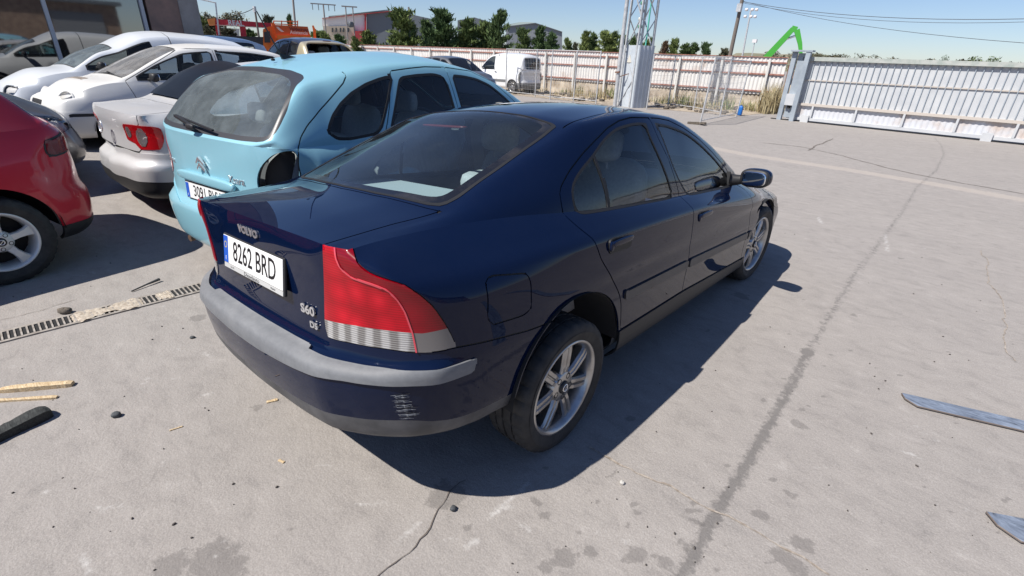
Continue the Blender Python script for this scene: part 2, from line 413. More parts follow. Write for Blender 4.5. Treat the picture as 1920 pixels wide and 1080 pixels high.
    def obj(s, name, labs, mat, parent, **kw):
        r = s.get(labs, **kw)
        if r is None: return None
        return mesh_obj(name, r[0], r[1], mat, parent, normals=r[2])
def build_shell(sp, step=.025):
    A, B = body_net(sp); s = Shell(); PB = patch(B, step, step*.9); PA = patch(A, step, step*.8)
    bd = np.vstack([PB[0][::-1], PB[:, 0], PB[-1]])         # seam: the tub's upper edge follows the edge of the upper patch
    top = PA[:, -1]
    for i, p in enumerate(top):
        a, b = bd[:-1], bd[1:]; d = b-a; t = np.clip(((p-a)*d).sum(1)/np.maximum((d*d).sum(1), 1e-12), 0, 1); q = a+t[:, None]*d; PA[i, -1] = q[np.argmin(((q-p)**2).sum(1))]
    s.add_grid(PA, 'tub'); s.add_grid(PB, 'top')
    return s

def surf(sh, labs=None, keep=None):
    """lookup of the body surface: (x, z) -> y or (x, y) -> z, from the nearest points"""
    k = sorted({v for f, l in zip(sh.F, sh.L) if labs is None or l in labs for v in f}); P = sh.V[k]
    if keep is not None: P = P[keep(P)]
    P = np.vstack([P, P*[-1, 1, 1]])
    def look(a, b, axis):
        ij = [0, 2] if axis == 1 else ([0, 1] if axis == 2 else [1, 2]); d = np.hypot(P[:, ij[0]]-a, P[:, ij[1]]-b); n = np.argsort(d)[:6]; w = 1/(d[n]+1e-4)**2; return float((P[n, axis]*w).sum()/w.sum())
    return look
def drape(o, look, axis, off):
    co = np.zeros(len(o.data.vertices)*3); o.data.vertices.foreach_get('co', co); co = co.reshape(-1, 3); ij = [0, 2] if axis == 1 else [0, 1]; m = co[:, axis].mean()
    for v in co: v[axis] = look(v[ij[0]], v[ij[1]], axis)+off+(v[axis]-m)
    o.data.vertices.foreach_set('co', co.ravel()); o.data.update(); return o
# ---------------------------------------------------------------- concrete yard
def pg(pts): return np.array([pix(x, y)[:2] for x, y in pts])
def concrete(nt, b):
    at = lambda n: nd(nt, 'ShaderNodeAttribute', attribute_name=n).outputs['Fac']
    big = noise(nt, .35, 6, .6, dist=.3); mid = noise(nt, 2.2, 6, .65, dist=.2); fine = noise(nt, 60, 5, .7); grit = noise(nt, 150, 3, .6); streak = noise(nt, 1.1, 5, .6, stretch=(.18, 2.2, 1, R(-8)))
    c = ramp(nt, big, [(.3, (.262, .240, .222)), (.55, (.302, .277, .255)), (.75, (.330, .298, .270))])
    c = mixc(nt, .45, c, ramp(nt, mid, [(.28, (.165, .155, .150)), (.5, (.300, .276, .256)), (.72, (.44, .408, .380))]))
    c = mixc(nt, .30, c, ramp(nt, streak, [(.32, (.17, .16, .155)), (.55, (.305, .28, .26)), (.75, (.42, .39, .36))]))
    c = mixc(nt, .30, c, ramp(nt, fine, [(.25, (.15, .138, .13)), (.5, (.30, .275, .255)), (.78, (.47, .435, .40))]), 'MIX')
    c = mixc(nt, .30, c, ramp(nt, grit, [(.32, (.12, .11, .10)), (.52, (.33, .305, .285)), (.68, (.56, .53, .50))]))
    v = nd(nt, 'ShaderNodeTexVoronoi'); v.inputs['Scale'].default_value = 26; tc = nd(nt, 'ShaderNodeTexCoord'); nt.links.new(tc.outputs['Object'], v.inputs['Vector'])
    mot = noise(nt, 7, 7, .7, dist=.5, stretch=(1, 1.6, 1)); c = mixc(nt, .38, c, ramp(nt, mot, [(.30, (.17, .158, .150)), (.48, (.295, .272, .252)), (.60, (.33, .305, .283)), (.74, (.47, .44, .41))]))
    spk = ramp(nt, v.outputs['Distance'], [(.02, 1), (.055, 0)]); gate = ramp(nt, noise(nt, 3, 3, .6), [(.50, 0), (.62, 1)]); m = nd(nt, 'ShaderNodeMath', operation='MULTIPLY'); nt.links.new(spk, m.inputs[0]); nt.links.new(gate, m.inputs[1])
    c = mixc(nt, m.outputs[0], c, (.14, .125, .115))
    def masked(c, name, col, k, lo=.25, hi=.6, ns=18):
        n = noise(nt, ns, 5, .7); a = nd(nt, 'ShaderNodeMath', operation='MULTIPLY_ADD'); nt.links.new(n, a.inputs[0]); a.inputs[1].default_value = 1.7; a.inputs[2].default_value = -.85
        s = nd(nt, 'ShaderNodeMath', operation='ADD'); nt.links.new(at(name), s.inputs[0]); nt.links.new(a.outputs[0], s.inputs[1])
        mm = nd(nt, 'ShaderNodeMath', operation='MULTIPLY'); nt.links.new(ramp(nt, s.outputs[0], [(lo, 0), (hi, 1)]), mm.inputs[0]); mm.inputs[1].default_value = k
        m2 = nd(nt, 'ShaderNodeMath', operation='MULTIPLY'); nt.links.new(mm.outputs[0], m2.inputs[0]); g = nd(nt, 'ShaderNodeMath', operation='GREATER_THAN'); nt.links.new(at(name), g.inputs[0]); g.inputs[1].default_value = .01; nt.links.new(g.outputs[0], m2.inputs[1])
        return mixc(nt, m2.outputs[0], c, col)
    c = masked(c, 'band', (.44, .385, .335), .5, .2, .6, 14); c = masked(c, 'rubber', (.10, .095, .092), .62, .40, .72, 26); c = masked(c, 'oil', (.13, .12, .113), .48, .42, .60, 16); c = masked(c, 'pale', (.52, .505, .485), .6, .3, .8, 40)
    c = mixc(nt, 1.0, c, (.99, .985, .985), 'MULTIPLY'); nt.links.new(c, b.inputs['Base Color'])
    h = nd(nt, 'ShaderNodeMath', operation='ADD'); nt.links.new(fine, h.inputs[0]); nt.links.new(mid, h.inputs[1]); bump(nt, b, h.outputs[0], .38, .014)
M_concrete = mat('yard_concrete', (.34, .31, .28), .88, spec=.25, build=concrete)
def build_ground():
    near = lambda a, b, s: np.arange(a, b, s)
    xs = np.concatenate([-np.geomspace(3000, 14, 26), near(-13, -6, .25), near(-6, -3.2, .08), near(-3.2, 5.2, .03), near(5.2, 12, .12), np.geomspace(12, 3000, 26)])
    ys = np.concatenate([-np.geomspace(3000, 6, 20), near(-5.5, -2, .12), near(-2, 4.6, .03), near(4.6, 12, .06), near(12, 24, .2), np.geomspace(24, 3000, 28)])
    X, Y = np.meshgrid(xs, ys); V = np.stack([X, Y, G(X, Y)], 2).reshape(-1, 3); n = len(xs)
    i = np.arange(len(ys)-1)[:, None]*n+np.arange(n-1)[None, :]; F = np.stack([i, i+1, i+1+n, i+n], 2).reshape(-1, 4)
    me = bpy.data.meshes.new('ground'); me.vertices.add(len(V)); me.vertices.foreach_set('co', V.astype(np.float32).ravel()); me.loops.add(F.size); me.polygons.add(len(F))
    me.loops.foreach_set('vertex_index', F.astype(np.int32).ravel()); me.polygons.foreach_set('loop_start', (np.arange(len(F))*4).astype(np.int32)); me.polygons.foreach_set('loop_total', np.full(len(F), 4, np.int32)); me.update(calc_edges=True); me.materials.append(M_concrete)
    P = V[:, :2]; sel = (P[:, 0] > -8) & (P[:, 0] < 14) & (P[:, 1] > -3) & (P[:, 1] < 24); Q = P[sel]
    def put(name, val): a = me.attributes.new(name, 'FLOAT', 'POINT'); f = np.zeros(len(P), np.float32); f[sel] = val; a.data.foreach_set('value', f)
    tr = pg([(1270, 1090), (1290, 1060), (1345, 960), (1395, 880), (1440, 800), (1490, 710), (1515, 660)]); tr2 = pg([(1515, 660), (1560, 585), (1600, 520), (1660, 440), (1690, 400), (1720, 350), (1755, 320), (1770, 290), (1765, 272), (1752, 258)])
    rb = np.clip(1-seg_dist(Q, tr, False)/.055, 0, 1)*.95+np.clip(1-seg_dist(Q, tr2, False)/.075, 0, 1)*.6
    for a, w, k in (([(1870, 460), (1885, 560), (1910, 700)], .07, .35), ([(1690, 640), (1760, 520), (1800, 420)], .10, .22), ([(1590, 620), (1640, 545), (1700, 470)], .05, .35), ([(1430, 250), (1560, 262), (1700, 300)], .25, .3), ([(1330, 245), (1450, 262), (1560, 268)], .3, .25)):
        rb = np.maximum(rb, np.clip(1-seg_dist(Q, pg(a), False)/w, 0, 1)*k)
    put('rubber', rb)
    put('band', np.clip(1.25-seg_dist(Q, pg([(1290, 268), (1400, 290), (1600, 320), (1750, 345), (1920, 375), (2150, 415)]), False)/.22, 0, 1))
    oil = np.zeros(len(Q)); spots = [(400, 1046, .105), (425, 1070, .08), (318, 1060, .07), (480, 764, .04), (372, 596, .06), (1060, 1046, .05), (1106, 1035, .035), (1020, 1062, .03), (1200, 1040, .045), (1250, 1055, .04), (1280, 1022, .035), (1150, 880, .02), (1190, 960, .02), (1002, 938, .025), (1020, 965, .03), (1290, 955, .02), (1325, 868, .02), (1425, 965, .035), (1440, 968, .02), (1497, 795, .04), (1505, 800, .035), (1432, 750, .03), (1515, 760, .025), (1726, 820, .02), (1500, 1020, .05), (1470, 1045, .055), (1490, 1065, .05), (1548, 686, .02), (835, 930, .09), (878, 985, .03), (1100, 920, .02), (1120, 942, .02), (770, 1000, .02), (1390, 555, .08), (1180, 785, .03), (1330, 620, .02), (1545, 725, .015), (1490, 650, .02), (1600, 590, .03), (1690, 485, .03), (1640, 690, .02), (1780, 660, .02), (1840, 600, .02)]
    spots += [(random.uniform(950, 1560), random.uniform(860, 1075), random.uniform(.008, .02)) for _ in range(46)]+[(random.uniform(1420, 1900), random.uniform(560, 1000), random.uniform(.008, .018)) for _ in range(50)]+[(random.uniform(60, 560), random.uniform(700, 1070), random.uniform(.008, .015)) for _ in range(14)]
    for x, y, r in spots:
        p = pix(x, y)[:2]; d = np.hypot(*(Q-p).T); oil = np.maximum(oil, np.clip(1.15-d/r*.8, 0, 1))
    put('oil', oil)
    pale = np.zeros(len(Q))
    for a, w, k in (([(1660, 440), (1664, 472)], .04, .7), ([(1534, 408), (1540, 418)], .04, .9), ([(870, 1040), (930, 960), (1000, 900)], .012, .8), ([(345, 752), (420, 730), (440, 720)], .015, .7), ([(300, 835), (320, 945)], .014, .5), ([(380, 660), (410, 678)], .02, .6), ([(500, 705), (560, 690)], .012, .5), ([(1640, 1010), (1690, 1030)], .015, .4)):
        pale = np.maximum(pale, np.clip(1-seg_dist(Q, pg(a), False)/w, 0, 1)*k)
    for _ in range(90):
        px, py = random.uniform(20, 1900), random.uniform(300, 1075)
        if 330 < px < 1480 and 300 < py < 880 and not (py > 860): continue
        p = pix(px, py)[:2]; a = random.gauss(.3, .6); l = random.uniform(.03, .22); q = p+np.array([math.cos(a), math.sin(a)])*l; k = (abs(Q-p) < .4).all(1); pale[k] = np.maximum(pale[k], np.clip(1-seg_dist(Q[k], np.array([p, q]), False)/.016, 0, 1)*random.uniform(.25, .75))
    put('pale', pale)
    g = bpy.data.objects.new('ground', me); COL.objects.link(g); tag(g, kind='structure')
    # cracks: thin dirt-filled lines lying on the slab
    def crack(pts, w, m, jit=.012):
        P = pg(pts); t = np.concatenate([[0], np.cumsum(np.linalg.norm(np.diff(P, axis=0), axis=1))]); q = np.arange(0, t[-1], .03); C = np.stack([np.interp(q, t, P[:, 0]), np.interp(q, t, P[:, 1])], 1); d = np.gradient(C, axis=0); d /= np.linalg.norm(d, axis=1, keepdims=True)+1e-9; nn = np.stack([-d[:, 1], d[:, 0]], 1)
        off = np.cumsum(RNG.normal(0, jit*.6, len(C))); off -= np.linspace(off[0], off[-1], len(C)); off = np.clip(off, -.03, .03); ww = w*RNG.uniform(.35, 1.2, len(C)); V = []
        for c_, n_, o, k in zip(C, nn, off, ww):
            for s in (-1, 1): x, y = c_+n_*(o+s*k/2); V.append((x, y, gz(x, y)+.004))
        o = mesh_obj('crack', V, [(2*i, 2*i+1, 2*i+3, 2*i+2) for i in range(len(C)-1)], m, g); return o
    m1 = mat('crack_dirt', (.12, .10, .085), .95); m2 = mat('crack_filler', (.33, .28, .23), .95, build=speckle((.20, .16, .125), (.42, .365, .31), 40, 3, .2, .004))
    crack([(700, 1090), (760, 1040), (800, 1005), (830, 955), (858, 915), (875, 900)], .006, m1); crack([(1105, 838), (1140, 858), (1200, 888), (1262, 915), (1320, 952), (1370, 975), (1450, 1018), (1530, 1062), (1570, 1090)], .009, m2, .008)
    crack([(1430, 268), (1500, 275), (1580, 292), (1660, 315), (1740, 332), (1830, 348), (1925, 365)], .03, m1); crack([(1515, 282), (1530, 272), (1545, 268), (1562, 260)], .035, m1)
    crack([(1840, 470), (1850, 510), (1870, 560), (1880, 620), (1905, 680)], .008, m2); crack([(0, 600), (60, 585), (150, 560)], .004, m1)
    return g
ground = build_ground()
# ---------------------------------------------------------------- drain channel with slotted grate
def build_drain():
    a, b_ = pix(0, 634)[:2], pix(362, 543)[:2]; d = (b_-a)/np.linalg.norm(b_-a); nrm = np.array([-d[1], d[0]]); c0 = a-d*1.6; L = 3.0; w = .062
    root = empty('drain_channel', (c0[0], c0[1], 0), math.atan2(d[1], d[0])); tag(root, 'slotted drain channel set in the concrete behind the dark blue saloon', 'drain')
    m_g = mat('grate_iron', (.30, .275, .245), .75, .2, build=speckle((.20, .17, .145), (.42, .385, .345), 14, 5, .2, .003)); m_s = mat('drain_sand', (.40, .34, .27), .95, build=speckle((.28, .23, .18), (.50, .44, .36), 60, 4, .3, .004))
    MB().box((0, -w-.022, -.004), (L, -w, .009)).build('grate_edge', m_g, root); MB().box((0, w, -.004), (L, w+.022, .009)).build('grate_edge', m_g, root)
    MB().box((0, -w, .0035), (L, w, .0045)).build('channel_bed', M_dark, root)
    bar0 = MB().box((-.0045, -w, .004), (.0045, w, .0105)).build('grate_bar', m_g, root); pitch = .0285; k = 0
    rest = MB()
    for i in range(int(L/pitch)):
        x = .5*pitch+i*pitch
        if 1.2 < x < 2.85:
            o = bar0 if k == 0 else bar0.copy()
            if k: COL.objects.link(o)
            o.parent = root; o.location = (x, 0, 0); k += 1
        else: rest.box((x-.0045, -w, .004), (x+.0045, w, .0105))
    o = rest.build('far_bars', m_g, root); tag(o, kind='stuff')
    def sand(x0, x1):
        n = 40; V = []; F = []
        for i in range(n+1):
            for j in range(7):
                x = x0+(x1-x0)*i/n; y = -w*1.25+2.5*w*j/6; e = min(i, n-i)/n*2; h = (.0085+.006*math.sin(x*90+j*1.7)*math.sin(x*37+j)+random.uniform(-.002, .003))*min(1, e*4)
                V.append((x, y*(.85+.3*math.sin(x*23)), .0035+max(h, 0)))
        for i in range(n):
            for j in range(6): F.append((i*7+j, i*7+j+1, (i+1)*7+j+1, (i+1)*7+j))
        tag(mesh_obj('drain_silt', V, F, m_s, root, True), kind='stuff')
    sand(1.93, 2.32); sand(2.40, 2.50)
build_drain()
# ---------------------------------------------------------------- litter on the slab
def wood_mat(a, b_):
    def f(nt, b):
        n = noise(nt, 6, 6, .6, stretch=(3, 30, 30)); nt.links.new(ramp(nt, n, [(.3, a), (.7, b_)]), b.inputs['Base Color']); bump(nt, b, n, .4, .006)
    return f
M_wood = mat('split_wood', (.52, .40, .25), .85, build=wood_mat((.36, .24, .12), (.68, .55, .36))); M_char = mat('charred_wood', (.018, .02, .02), .8, build=wood_mat((.006, .007, .007), (.05, .055, .052)))
def splinter(name, label, p, q, w, h, m, group=None, cat='wood'):
    P, Q = pix(*p), pix(*q); P[2] = gz(*P[:2]); Q[2] = gz(*Q[:2]); d = Q-P; L = np.linalg.norm(d); d /= L; nrm = np.array([-d[1], d[0], 0]); n = 14; V = []; F = []
    for i in range(n+1):
        t = i/n; k = (.92+.07*math.sin(t*7+w*99)+random.uniform(-.05, .05))*(1 if 0 < i < n else .85); c_ = P+d*L*t
        for a, z in ((-.5, .002), (-.5, .85), (-.2, 1.0), (.25, .95), (.5, .75), (.5, .002)): V.append(c_+nrm*a*w*k+np.array([0, 0, z*h*(k if z > .1 else 1)]))
    for i in range(n):
        for j in range(5): F.append((i*6+j, i*6+j+1, (i+1)*6+j+1, (i+1)*6+j))
    F += [tuple(range(6)), tuple(range(n*6, n*6+6))[::-1]]
    o = mesh_obj(name, V, F, m); bm = bmesh.new(); bm.from_mesh(o.data); bmesh.ops.recalc_face_normals(bm, faces=bm.faces); bm.to_mesh(o.data); bm.free()
    return tag(o, label, cat, group)
splinter('wood_splinter', 'thicker pale split stick lying on the concrete, farther of the two', (3, 734), (138, 722), .045, .03, M_wood)
splinter('wood_splinter', 'thin pale split stick between the thicker stick and the charred piece', (-8, 753), (108, 746), .024, .014, M_wood)
splinter('charred_wood', 'black charred piece of wood lying on the concrete at the edge of the picture', (-60, 850), (94, 776), .085, .055, M_char)
splinter('wood_chip', 'small tan wood chip on the concrete under the saloon bumper', (500, 755), (521, 750), .02, .008, M_wood)
splinter('wood_chip', 'thin straw-coloured sliver on open concrete near the small dark stone', (318, 808), (343, 800), .008, .006, M_wood)
splinter('wood_chip', 'tiny pale chip on open concrete below the saloon bumper', (523, 863), (533, 868), .012, .006, M_wood)
def stone(label, px, size, m, name='stone'):
    P = pix(*px); b = MB(); b.rbox((0, 0, size[2]*.45), size, e=2.3, n=7); b.V = [(v[0]*(1+random.uniform(-.15, .15)), v[1]*(1+random.uniform(-.15, .15)), max(0, v[2]*(1+random.uniform(-.12, .12)))) for v in b.V]
    o = b.build(name, m); o.location = (P[0], P[1], gz(P[0], P[1])); o.rotation_euler = (0, 0, random.uniform(0, 3)); return tag(o, label, 'stone')
m_st = mat('dark_stone', (.06, .065, .07), .8); m_st2 = mat('brown_clod', (.12, .10, .085), .95, build=speckle((.07, .06, .05), (.18, .15, .12), 30, 4, .4, .01))
stone('small dark grey stone alone on the concrete near the charred wood', (219, 781), (.042, .034, .026), m_st); stone('brown clod of dirt just behind the drain grate', (123, 587), (.085, .055, .04), m_st2, 'clod'); stone('small dark pebble on the concrete below the saloon shadow', (850, 956), (.028, .024, .02), m_st); stone('tiny dark pebble between drain and bumper', (361, 634), (.03, .022, .015), m_st); stone('tiny half-white pebble beside the orange crack', (1166, 907), (.022, .02, .016), mat('pale_stone', (.45, .43, .40), .8))
b = MB(); P = pix(247, 548); Q = pix(300, 528); b.tube([(P[0], P[1], .008), ((P[0]+Q[0])/2, (P[1]+Q[1])/2, .016), (Q[0], Q[1], .02)], [.005, .006, .011], 8); o = b.build('wiper_arm', mat('worn_black', (.05, .05, .05), .6)); tag(o, 'broken black wiper arm lying behind the drain grate', 'wiper arm')
# two flat steel bars
def steel(nt, b):
    n = noise(nt, 7, 6, .7, stretch=(1, 3, 1), dist=1.2); nt.links.new(ramp(nt, n, [(.34, (.05, .045, .045)), (.42, (.20, .23, .28)), (.62, (.38, .43, .50)), (.78, (.62, .66, .70))]), b.inputs['Base Color']); nt.links.new(ramp(nt, n, [(.3, .55), (.6, .28)]), b.inputs['Roughness'])
M_steel = mat('mill_steel', (.3, .33, .37), .3, .45, build=steel); M_rust = mat('rust', (.18, .085, .05), .85, build=speckle((.10, .045, .03), (.28, .14, .08), 20, 5, .2, .004))
def flat_bar(label, tip, tip2, far, w):
    A, T2, B = pix(*tip), pix(*tip2), pix(*far); d = (B-A)/np.linalg.norm(B-A); nrm = np.array([-d[1], d[0], 0.0]); L = 2.2
    if np.dot(T2-A, nrm) < 0: nrm = -nrm
    z0, z1 = .006, .016; k = abs(np.dot(T2-A, d)); pts = [A, A+nrm*w*.5+d*.004, A+nrm*w+d*.05, A+nrm*w+d*L, A+d*L]; n = len(pts)
    V = [(p[0], p[1], z0) for p in pts]+[(p[0], p[1], z1) for p in pts]; F = [tuple(range(n))[::-1], tuple(range(n, 2*n))]+[(i, (i+1) % n, n+(i+1) % n, n+i) for i in range(n)]
    o = mesh_obj('steel_bar', V, F, [M_steel, mat('bar_edge', (.16, .13, .115), .7, .3)], fm=[0, 0]+[1]*n); bm = bmesh.new(); bm.from_mesh(o.data); bmesh.ops.recalc_face_normals(bm, faces=bm.faces); bm.to_mesh(o.data); bm.free(); bevel_obj(o, .0025, 1); return tag(o, label, 'steel bar', 'flat steel bars')
flat_bar('longer flat blue-grey steel bar with pointed end lying on the concrete', (1688, 740), (1700, 762), (1920, 793), .108); flat_bar('flat blue-grey steel bar with cut corner nearest the corner of the picture', (1845, 963), (1872, 1003), (1960, 985), .135)

b = MB(); r_ = random.Random(3)
for _ in range(170):
    x, y = r_.uniform(20, 1900), r_.uniform(420, 1075)
    P = pix(x, y); s_ = r_.uniform(.003, .009)
    if -1.0 < P[0] < 1.0 and -1 < P[1] < 3.6: continue
    b.rbox((P[0], P[1], s_*.4), (s_*r_.uniform(.8, 2), s_, s_*.9), e=2.4, n=3, M=Matrix.Rotation(r_.uniform(0, 3), 3, 'Z'))
tag(b.build('grit', mat('dark_grit', (.07, .06, .055), .9)), 'specks of dark grit scattered over the concrete', 'grit', kind='stuff')
# ---------------------------------------------------------------- the dark blue saloon: body surface (car frame: x right, y forward from the rear axle, z up)
SALOON = dict(
 rc=(0, .004, .016, .058, .090, .138, .232), width=[(-.6, .872), (-.3, .888), (0, .897), (.5, .902), (1.2, .902), (2.0, .900), (2.6, .896), (3.0, .87), (3.2, .84)],
 stations=[
  # x0 y0 z0 (edge)   x2 y2 z2 (rail)     yc zc (middle)  bulge
  (.612, -.850, 1.026, .530, -.880, 1.032, -.897, 1.042, .000),
  (.612, -.74, 1.034, .540, -.72, 1.044, -.74, 1.066, .000),
  (.640, -.50, 1.042, .560, -.47, 1.066, -.50, 1.100, .004),
  (.700, -.20, 1.040, .560, -.19, 1.166, -.27, 1.180, .018),
  (.755, .10, 1.022, .578, .12, 1.280, .02, 1.295, .030),
  (.785, .45, 1.000, .602, .42, 1.370, .34, 1.408, .030),
  (.797, .90, .975, .620, .90, 1.402, .88, 1.458, .028),
  (.797, 1.30, .957, .612, 1.30, 1.382, 1.27, 1.442, .026),
  (.788, 1.80, .936, .664, 1.80, 1.228, 1.68, 1.300, .016),
  (.772, 2.22, .917, .722, 2.22, 1.022, 2.12, 1.090, .006),
  (.755, 2.48, .890, .695, 2.46, .922, 2.42, .985, .004),
  (.728, 2.80, .858, .580, 2.80, .892, 2.82, .945, .004),
  (.690, 3.12, .800, .540, 3.15, .828, 3.22, .872, .0),
  (.600, 3.36, .720, .480, 3.42, .735, 3.50, .750, .0)],
 levels=[
  # heights along y, inset from the full width, rear y, front y, rear curve, front curve
  ([(-.9, .325), (-.4, .325), (0, .27), (.4, .235), (2.4, .225), (3.5, .20)], .085, -.890, 3.46, 1.4),
  ([(-.9, .362), (-.4, .36), (.4, .290), (2.4, .28), (3.5, .26)], .030, -.945, 3.53, 1.4),
  ([(-.9, .43), (-.4, .42), (.4, .36), (2.4, .36), (3.5, .36)], [(-.9, .006), (-.3, .018), (2.9, .018), (3.4, .01)], -.966, 3.575, 1.35),
  ([(-.9, .50), (-.4, .50), (.4, .47), (2.4, .47), (3.5, .45)], [(-.9, .0), (-.3, .012), (2.9, .012), (3.4, .0)], -.976, 3.59, 1.3),
  ([(-.9, .578), (-.3, .585), (.4, .575), (2.4, .56), (3.5, .54)], [(-.9, -.004), (-.3, .006), (3.4, 0)], -.982, 3.59, 1.25),
  ([(-.9, .632), (-.4, .645), (.4, .64), (2.4, .62), (3.5, .58)], [(-.9, -.002), (-.3, .002), (3.4, .004)], -.972, 3.58, 1.2),
  ([(-.9, .648), (-.7, .66), (-.4, .68), (.4, .69), (2.4, .66), (3.5, .60)], [(-.9, .025), (-.5, .004), (3.4, .01)], -.918, 3.57, 1.1),
  ([(-.9, .70), (-.5, .735), (.4, .74), (2.4, .70), (3.5, .63)], [(-.9, .030), (-.5, .008), (.4, .0), (3.4, .02)], -.897, 3.55),
  ([(-.9, .82), (-.5, .83), (.4, .80), (2.4, .75), (3.5, .66)], [(-.9, .012), (-.5, .012), (.4, .006), (2.4, .005), (3.4, .04)], -.893, 3.53, .9),
  ([(-.9, .925), (-.5, .915), (.4, .90), (1.2, .885), (2.4, .812), (3.5, .69)], [(-.9, .065), (-.5, .045), (.0, .022), (.6, .012), (1.3, .014), (2.4, .03), (3.4, .08)], -.895, 3.515, .62),
  ([(-.9, .975), (-.5, .966), (.0, .958), (.5, .95), (1.2, .93), (2.4, .85), (3.5, .71)], [(-.9, .150), (-.5, .115), (.0, .07), (.6, .052), (1.3, .055), (2.4, .068), (3.4, .14)], -.898, 3.505, .38),
 ])
# the body hangs skew on its springs: nose down and leaning to its left
BODY_M = np.array([[.99764, .00588, -.06843, .00966], [-.00303, .99913, .04165, .01132], [.06862, -.04135, .99679, -.01346], [0, 0, 0, 1]])
def saloon_tf(V, N): return V @ BODY_M[:3, :3].T + BODY_M[:3, 3], N @ BODY_M[:3, :3].T
# ---------------------------------------------------------------- wheels
def make_wheel(parent, c, s, rt=.316, w=.205, rr=.219, spokes=7, twin=True, style='star', steer=0.0, tyre=True, cap=None, rot=0.0, name='wheel', alloy=None, bolts=5, lo=False):
    """s: +1 right side of the car, -1 left; the outer face looks to +x before turning"""
    alloy = alloy or M_alloy
    o = empty(name); o.parent = parent; o.location = c; o.rotation_euler = (0, 0, steer+(0 if s > 0 else math.pi))
    h = w/2
    # tyre with grooves round it and cuts across the shoulders
    prof = [(-h*.80, rr-.004), (-h*.93, rr+.012), (-h*1.04, (rr+rt)/2+.01), (-h*1.0, rt-.026), (-h*.90, rt-.010), (-h*.80, rt-.003),
            (-h*.46, rt), (-h*.45, rt-.007), (-h*.38, rt-.007), (-h*.37, rt), (-h*.07, rt+.001), (-h*.06, rt-.007), (h*.06, rt-.007), (h*.07, rt+.001), (h*.37, rt), (h*.38, rt-.007), (h*.45, rt-.007), (h*.46, rt),
            (h*.80, rt-.003), (h*.90, rt-.010), (h*1.0, rt-.026), (h*1.035, rt-.05), (h*1.045, (rr+rt)/2+.005), (h*.98, rr+.022), (h*.93, rr+.012), (h*.84, rr-.004)]
    n = 48 if lo else 120; V = []; F = []; m = len(prof)
    for k in range(n):
        t = 2*math.pi*k/n+rot; dip = .006 if (k % 4 == 0 and not lo) else 0
        for i, (a, r) in enumerate(prof):
            q = r-(dip if (4 <= i <= 6 or 17 <= i <= 19 or (i in (9, 10, 13, 14) and k % 8 == 0)) else 0); V.append((a, q*math.cos(t), q*math.sin(t)))
    for k in range(n):
        for i in range(m-1): F.append((k*m+i, k*m+i+1, ((k+1) % n)*m+i+1, ((k+1) % n)*m+i))
    ty = mesh_obj('tyre', V, F, M_rubber, o, True)
    try: ty.data.set_sharp_from_angle(angle=R(32))
    except Exception: pass
    # rim
    b = MB(); xo = h*.90
    b.lathe([(xo-.006, rr+.010), (xo+.003, rr+.006), (xo+.003, rr-.003), (xo-.010, rr-.012), (xo-.03, rr-.020), (xo-.11, rr-.030), (-h*.8, rr-.03), (-h*.85, rr)], 64 if not lo else 32)
    rim = b.build('rim', alloy, o)
    b = MB(); b.lathe([(xo-.115, .01), (xo-.115, .14), (xo-.12, rr-.03)], 24); b.build('brake_disc', M_dark, o)
    xs = xo-.012
    sp = MB(); re = rr-.006
    if style == 'star':
        for k in range(spokes):
            a = 2*math.pi*k/spokes+rot+.22
            for dx, wd in (((-.5, .013), (.5, .013)) if twin else ((0, .03),)):
                off = dx*.030 if twin else 0
                Vs = []
                for r_, hw, x in ((.045, wd*1.25, xs-.012), (.10, wd*.95, xs-.004), (re-.035, wd*1.05, xs-.004), (re, wd*1.3, xs-.010)):
                    o_ = off*(.8 if r_ < .06 else 1.0)
                    for q, dxx in ((-hw, -.012), (-hw*.6, 0), (hw*.6, 0), (hw, -.012), (hw*.8, -.05), (-hw*.8, -.05)):
                        yy, zz = r_, o_+q; Vs.append((x+dxx, yy*math.cos(a)-zz*math.sin(a), yy*math.sin(a)+zz*math.cos(a)))
                Fs = [(i*6+j, i*6+(j+1) % 6, (i+1)*6+(j+1) % 6, (i+1)*6+j) for i in range(3) for j in range(6)]
                sp.add(Vs, [f[::-1] for f in Fs])
            if twin:   # web between the pair, set back
                Vs = []
                for r_, hw, x in ((.05, .02, xs-.016), (re-.004, .022, xs-.016)):
                    for q, dxx in ((-hw, 0), (hw, 0), (hw, -.04), (-hw, -.04)):
                        Vs.append((x+dxx, r_*math.cos(a)-q*math.sin(a), r_*math.sin(a)+q*math.cos(a)))
                sp.add(Vs, [(0, 1, 5, 4)[::-1], (1, 2, 6, 5)[::-1], (2, 3, 7, 6)[::-1], (3, 0, 4, 7)[::-1]])
    else:            # five broad flared spokes
        for k in range(spokes):
            a = 2*math.pi*k/spokes+rot; Vs = []
            for r_, hw, x in ((.05, .030, xs-.012), (.11, .024, xs-.002), (re-.05, .030, xs-.002), (re, .048, xs-.008)):
                for q, dxx in ((-hw, -.014), (-hw*.75, 0), (hw*.75, 0), (hw, -.014), (hw*.8, -.05), (-hw*.8, -.05)):
                    Vs.append((x+dxx, r_*math.cos(a)-q*math.sin(a), r_*math.sin(a)+q*math.cos(a)))
            sp.add(Vs, [(i*6+j, i*6+(j+1) % 6, (i+1)*6+(j+1) % 6, (i+1)*6+j)[::-1] for i in range(3) for j in range(6)])
    sp.build('spokes', alloy, o)
    b = MB(); b.lathe([(xs-.05, .078), (xs-.012, .074), (xs-.004, .064), (xs-.004, .030)], 28); b.build('hub', alloy, o)
    b = MB(); b.lathe([(xs-.006, .032), (xs+.004, .030), (xs+.007, .022), (xs+.008, .0001)], 24); hc = b.build('hub_cap', cap or M_black, o)
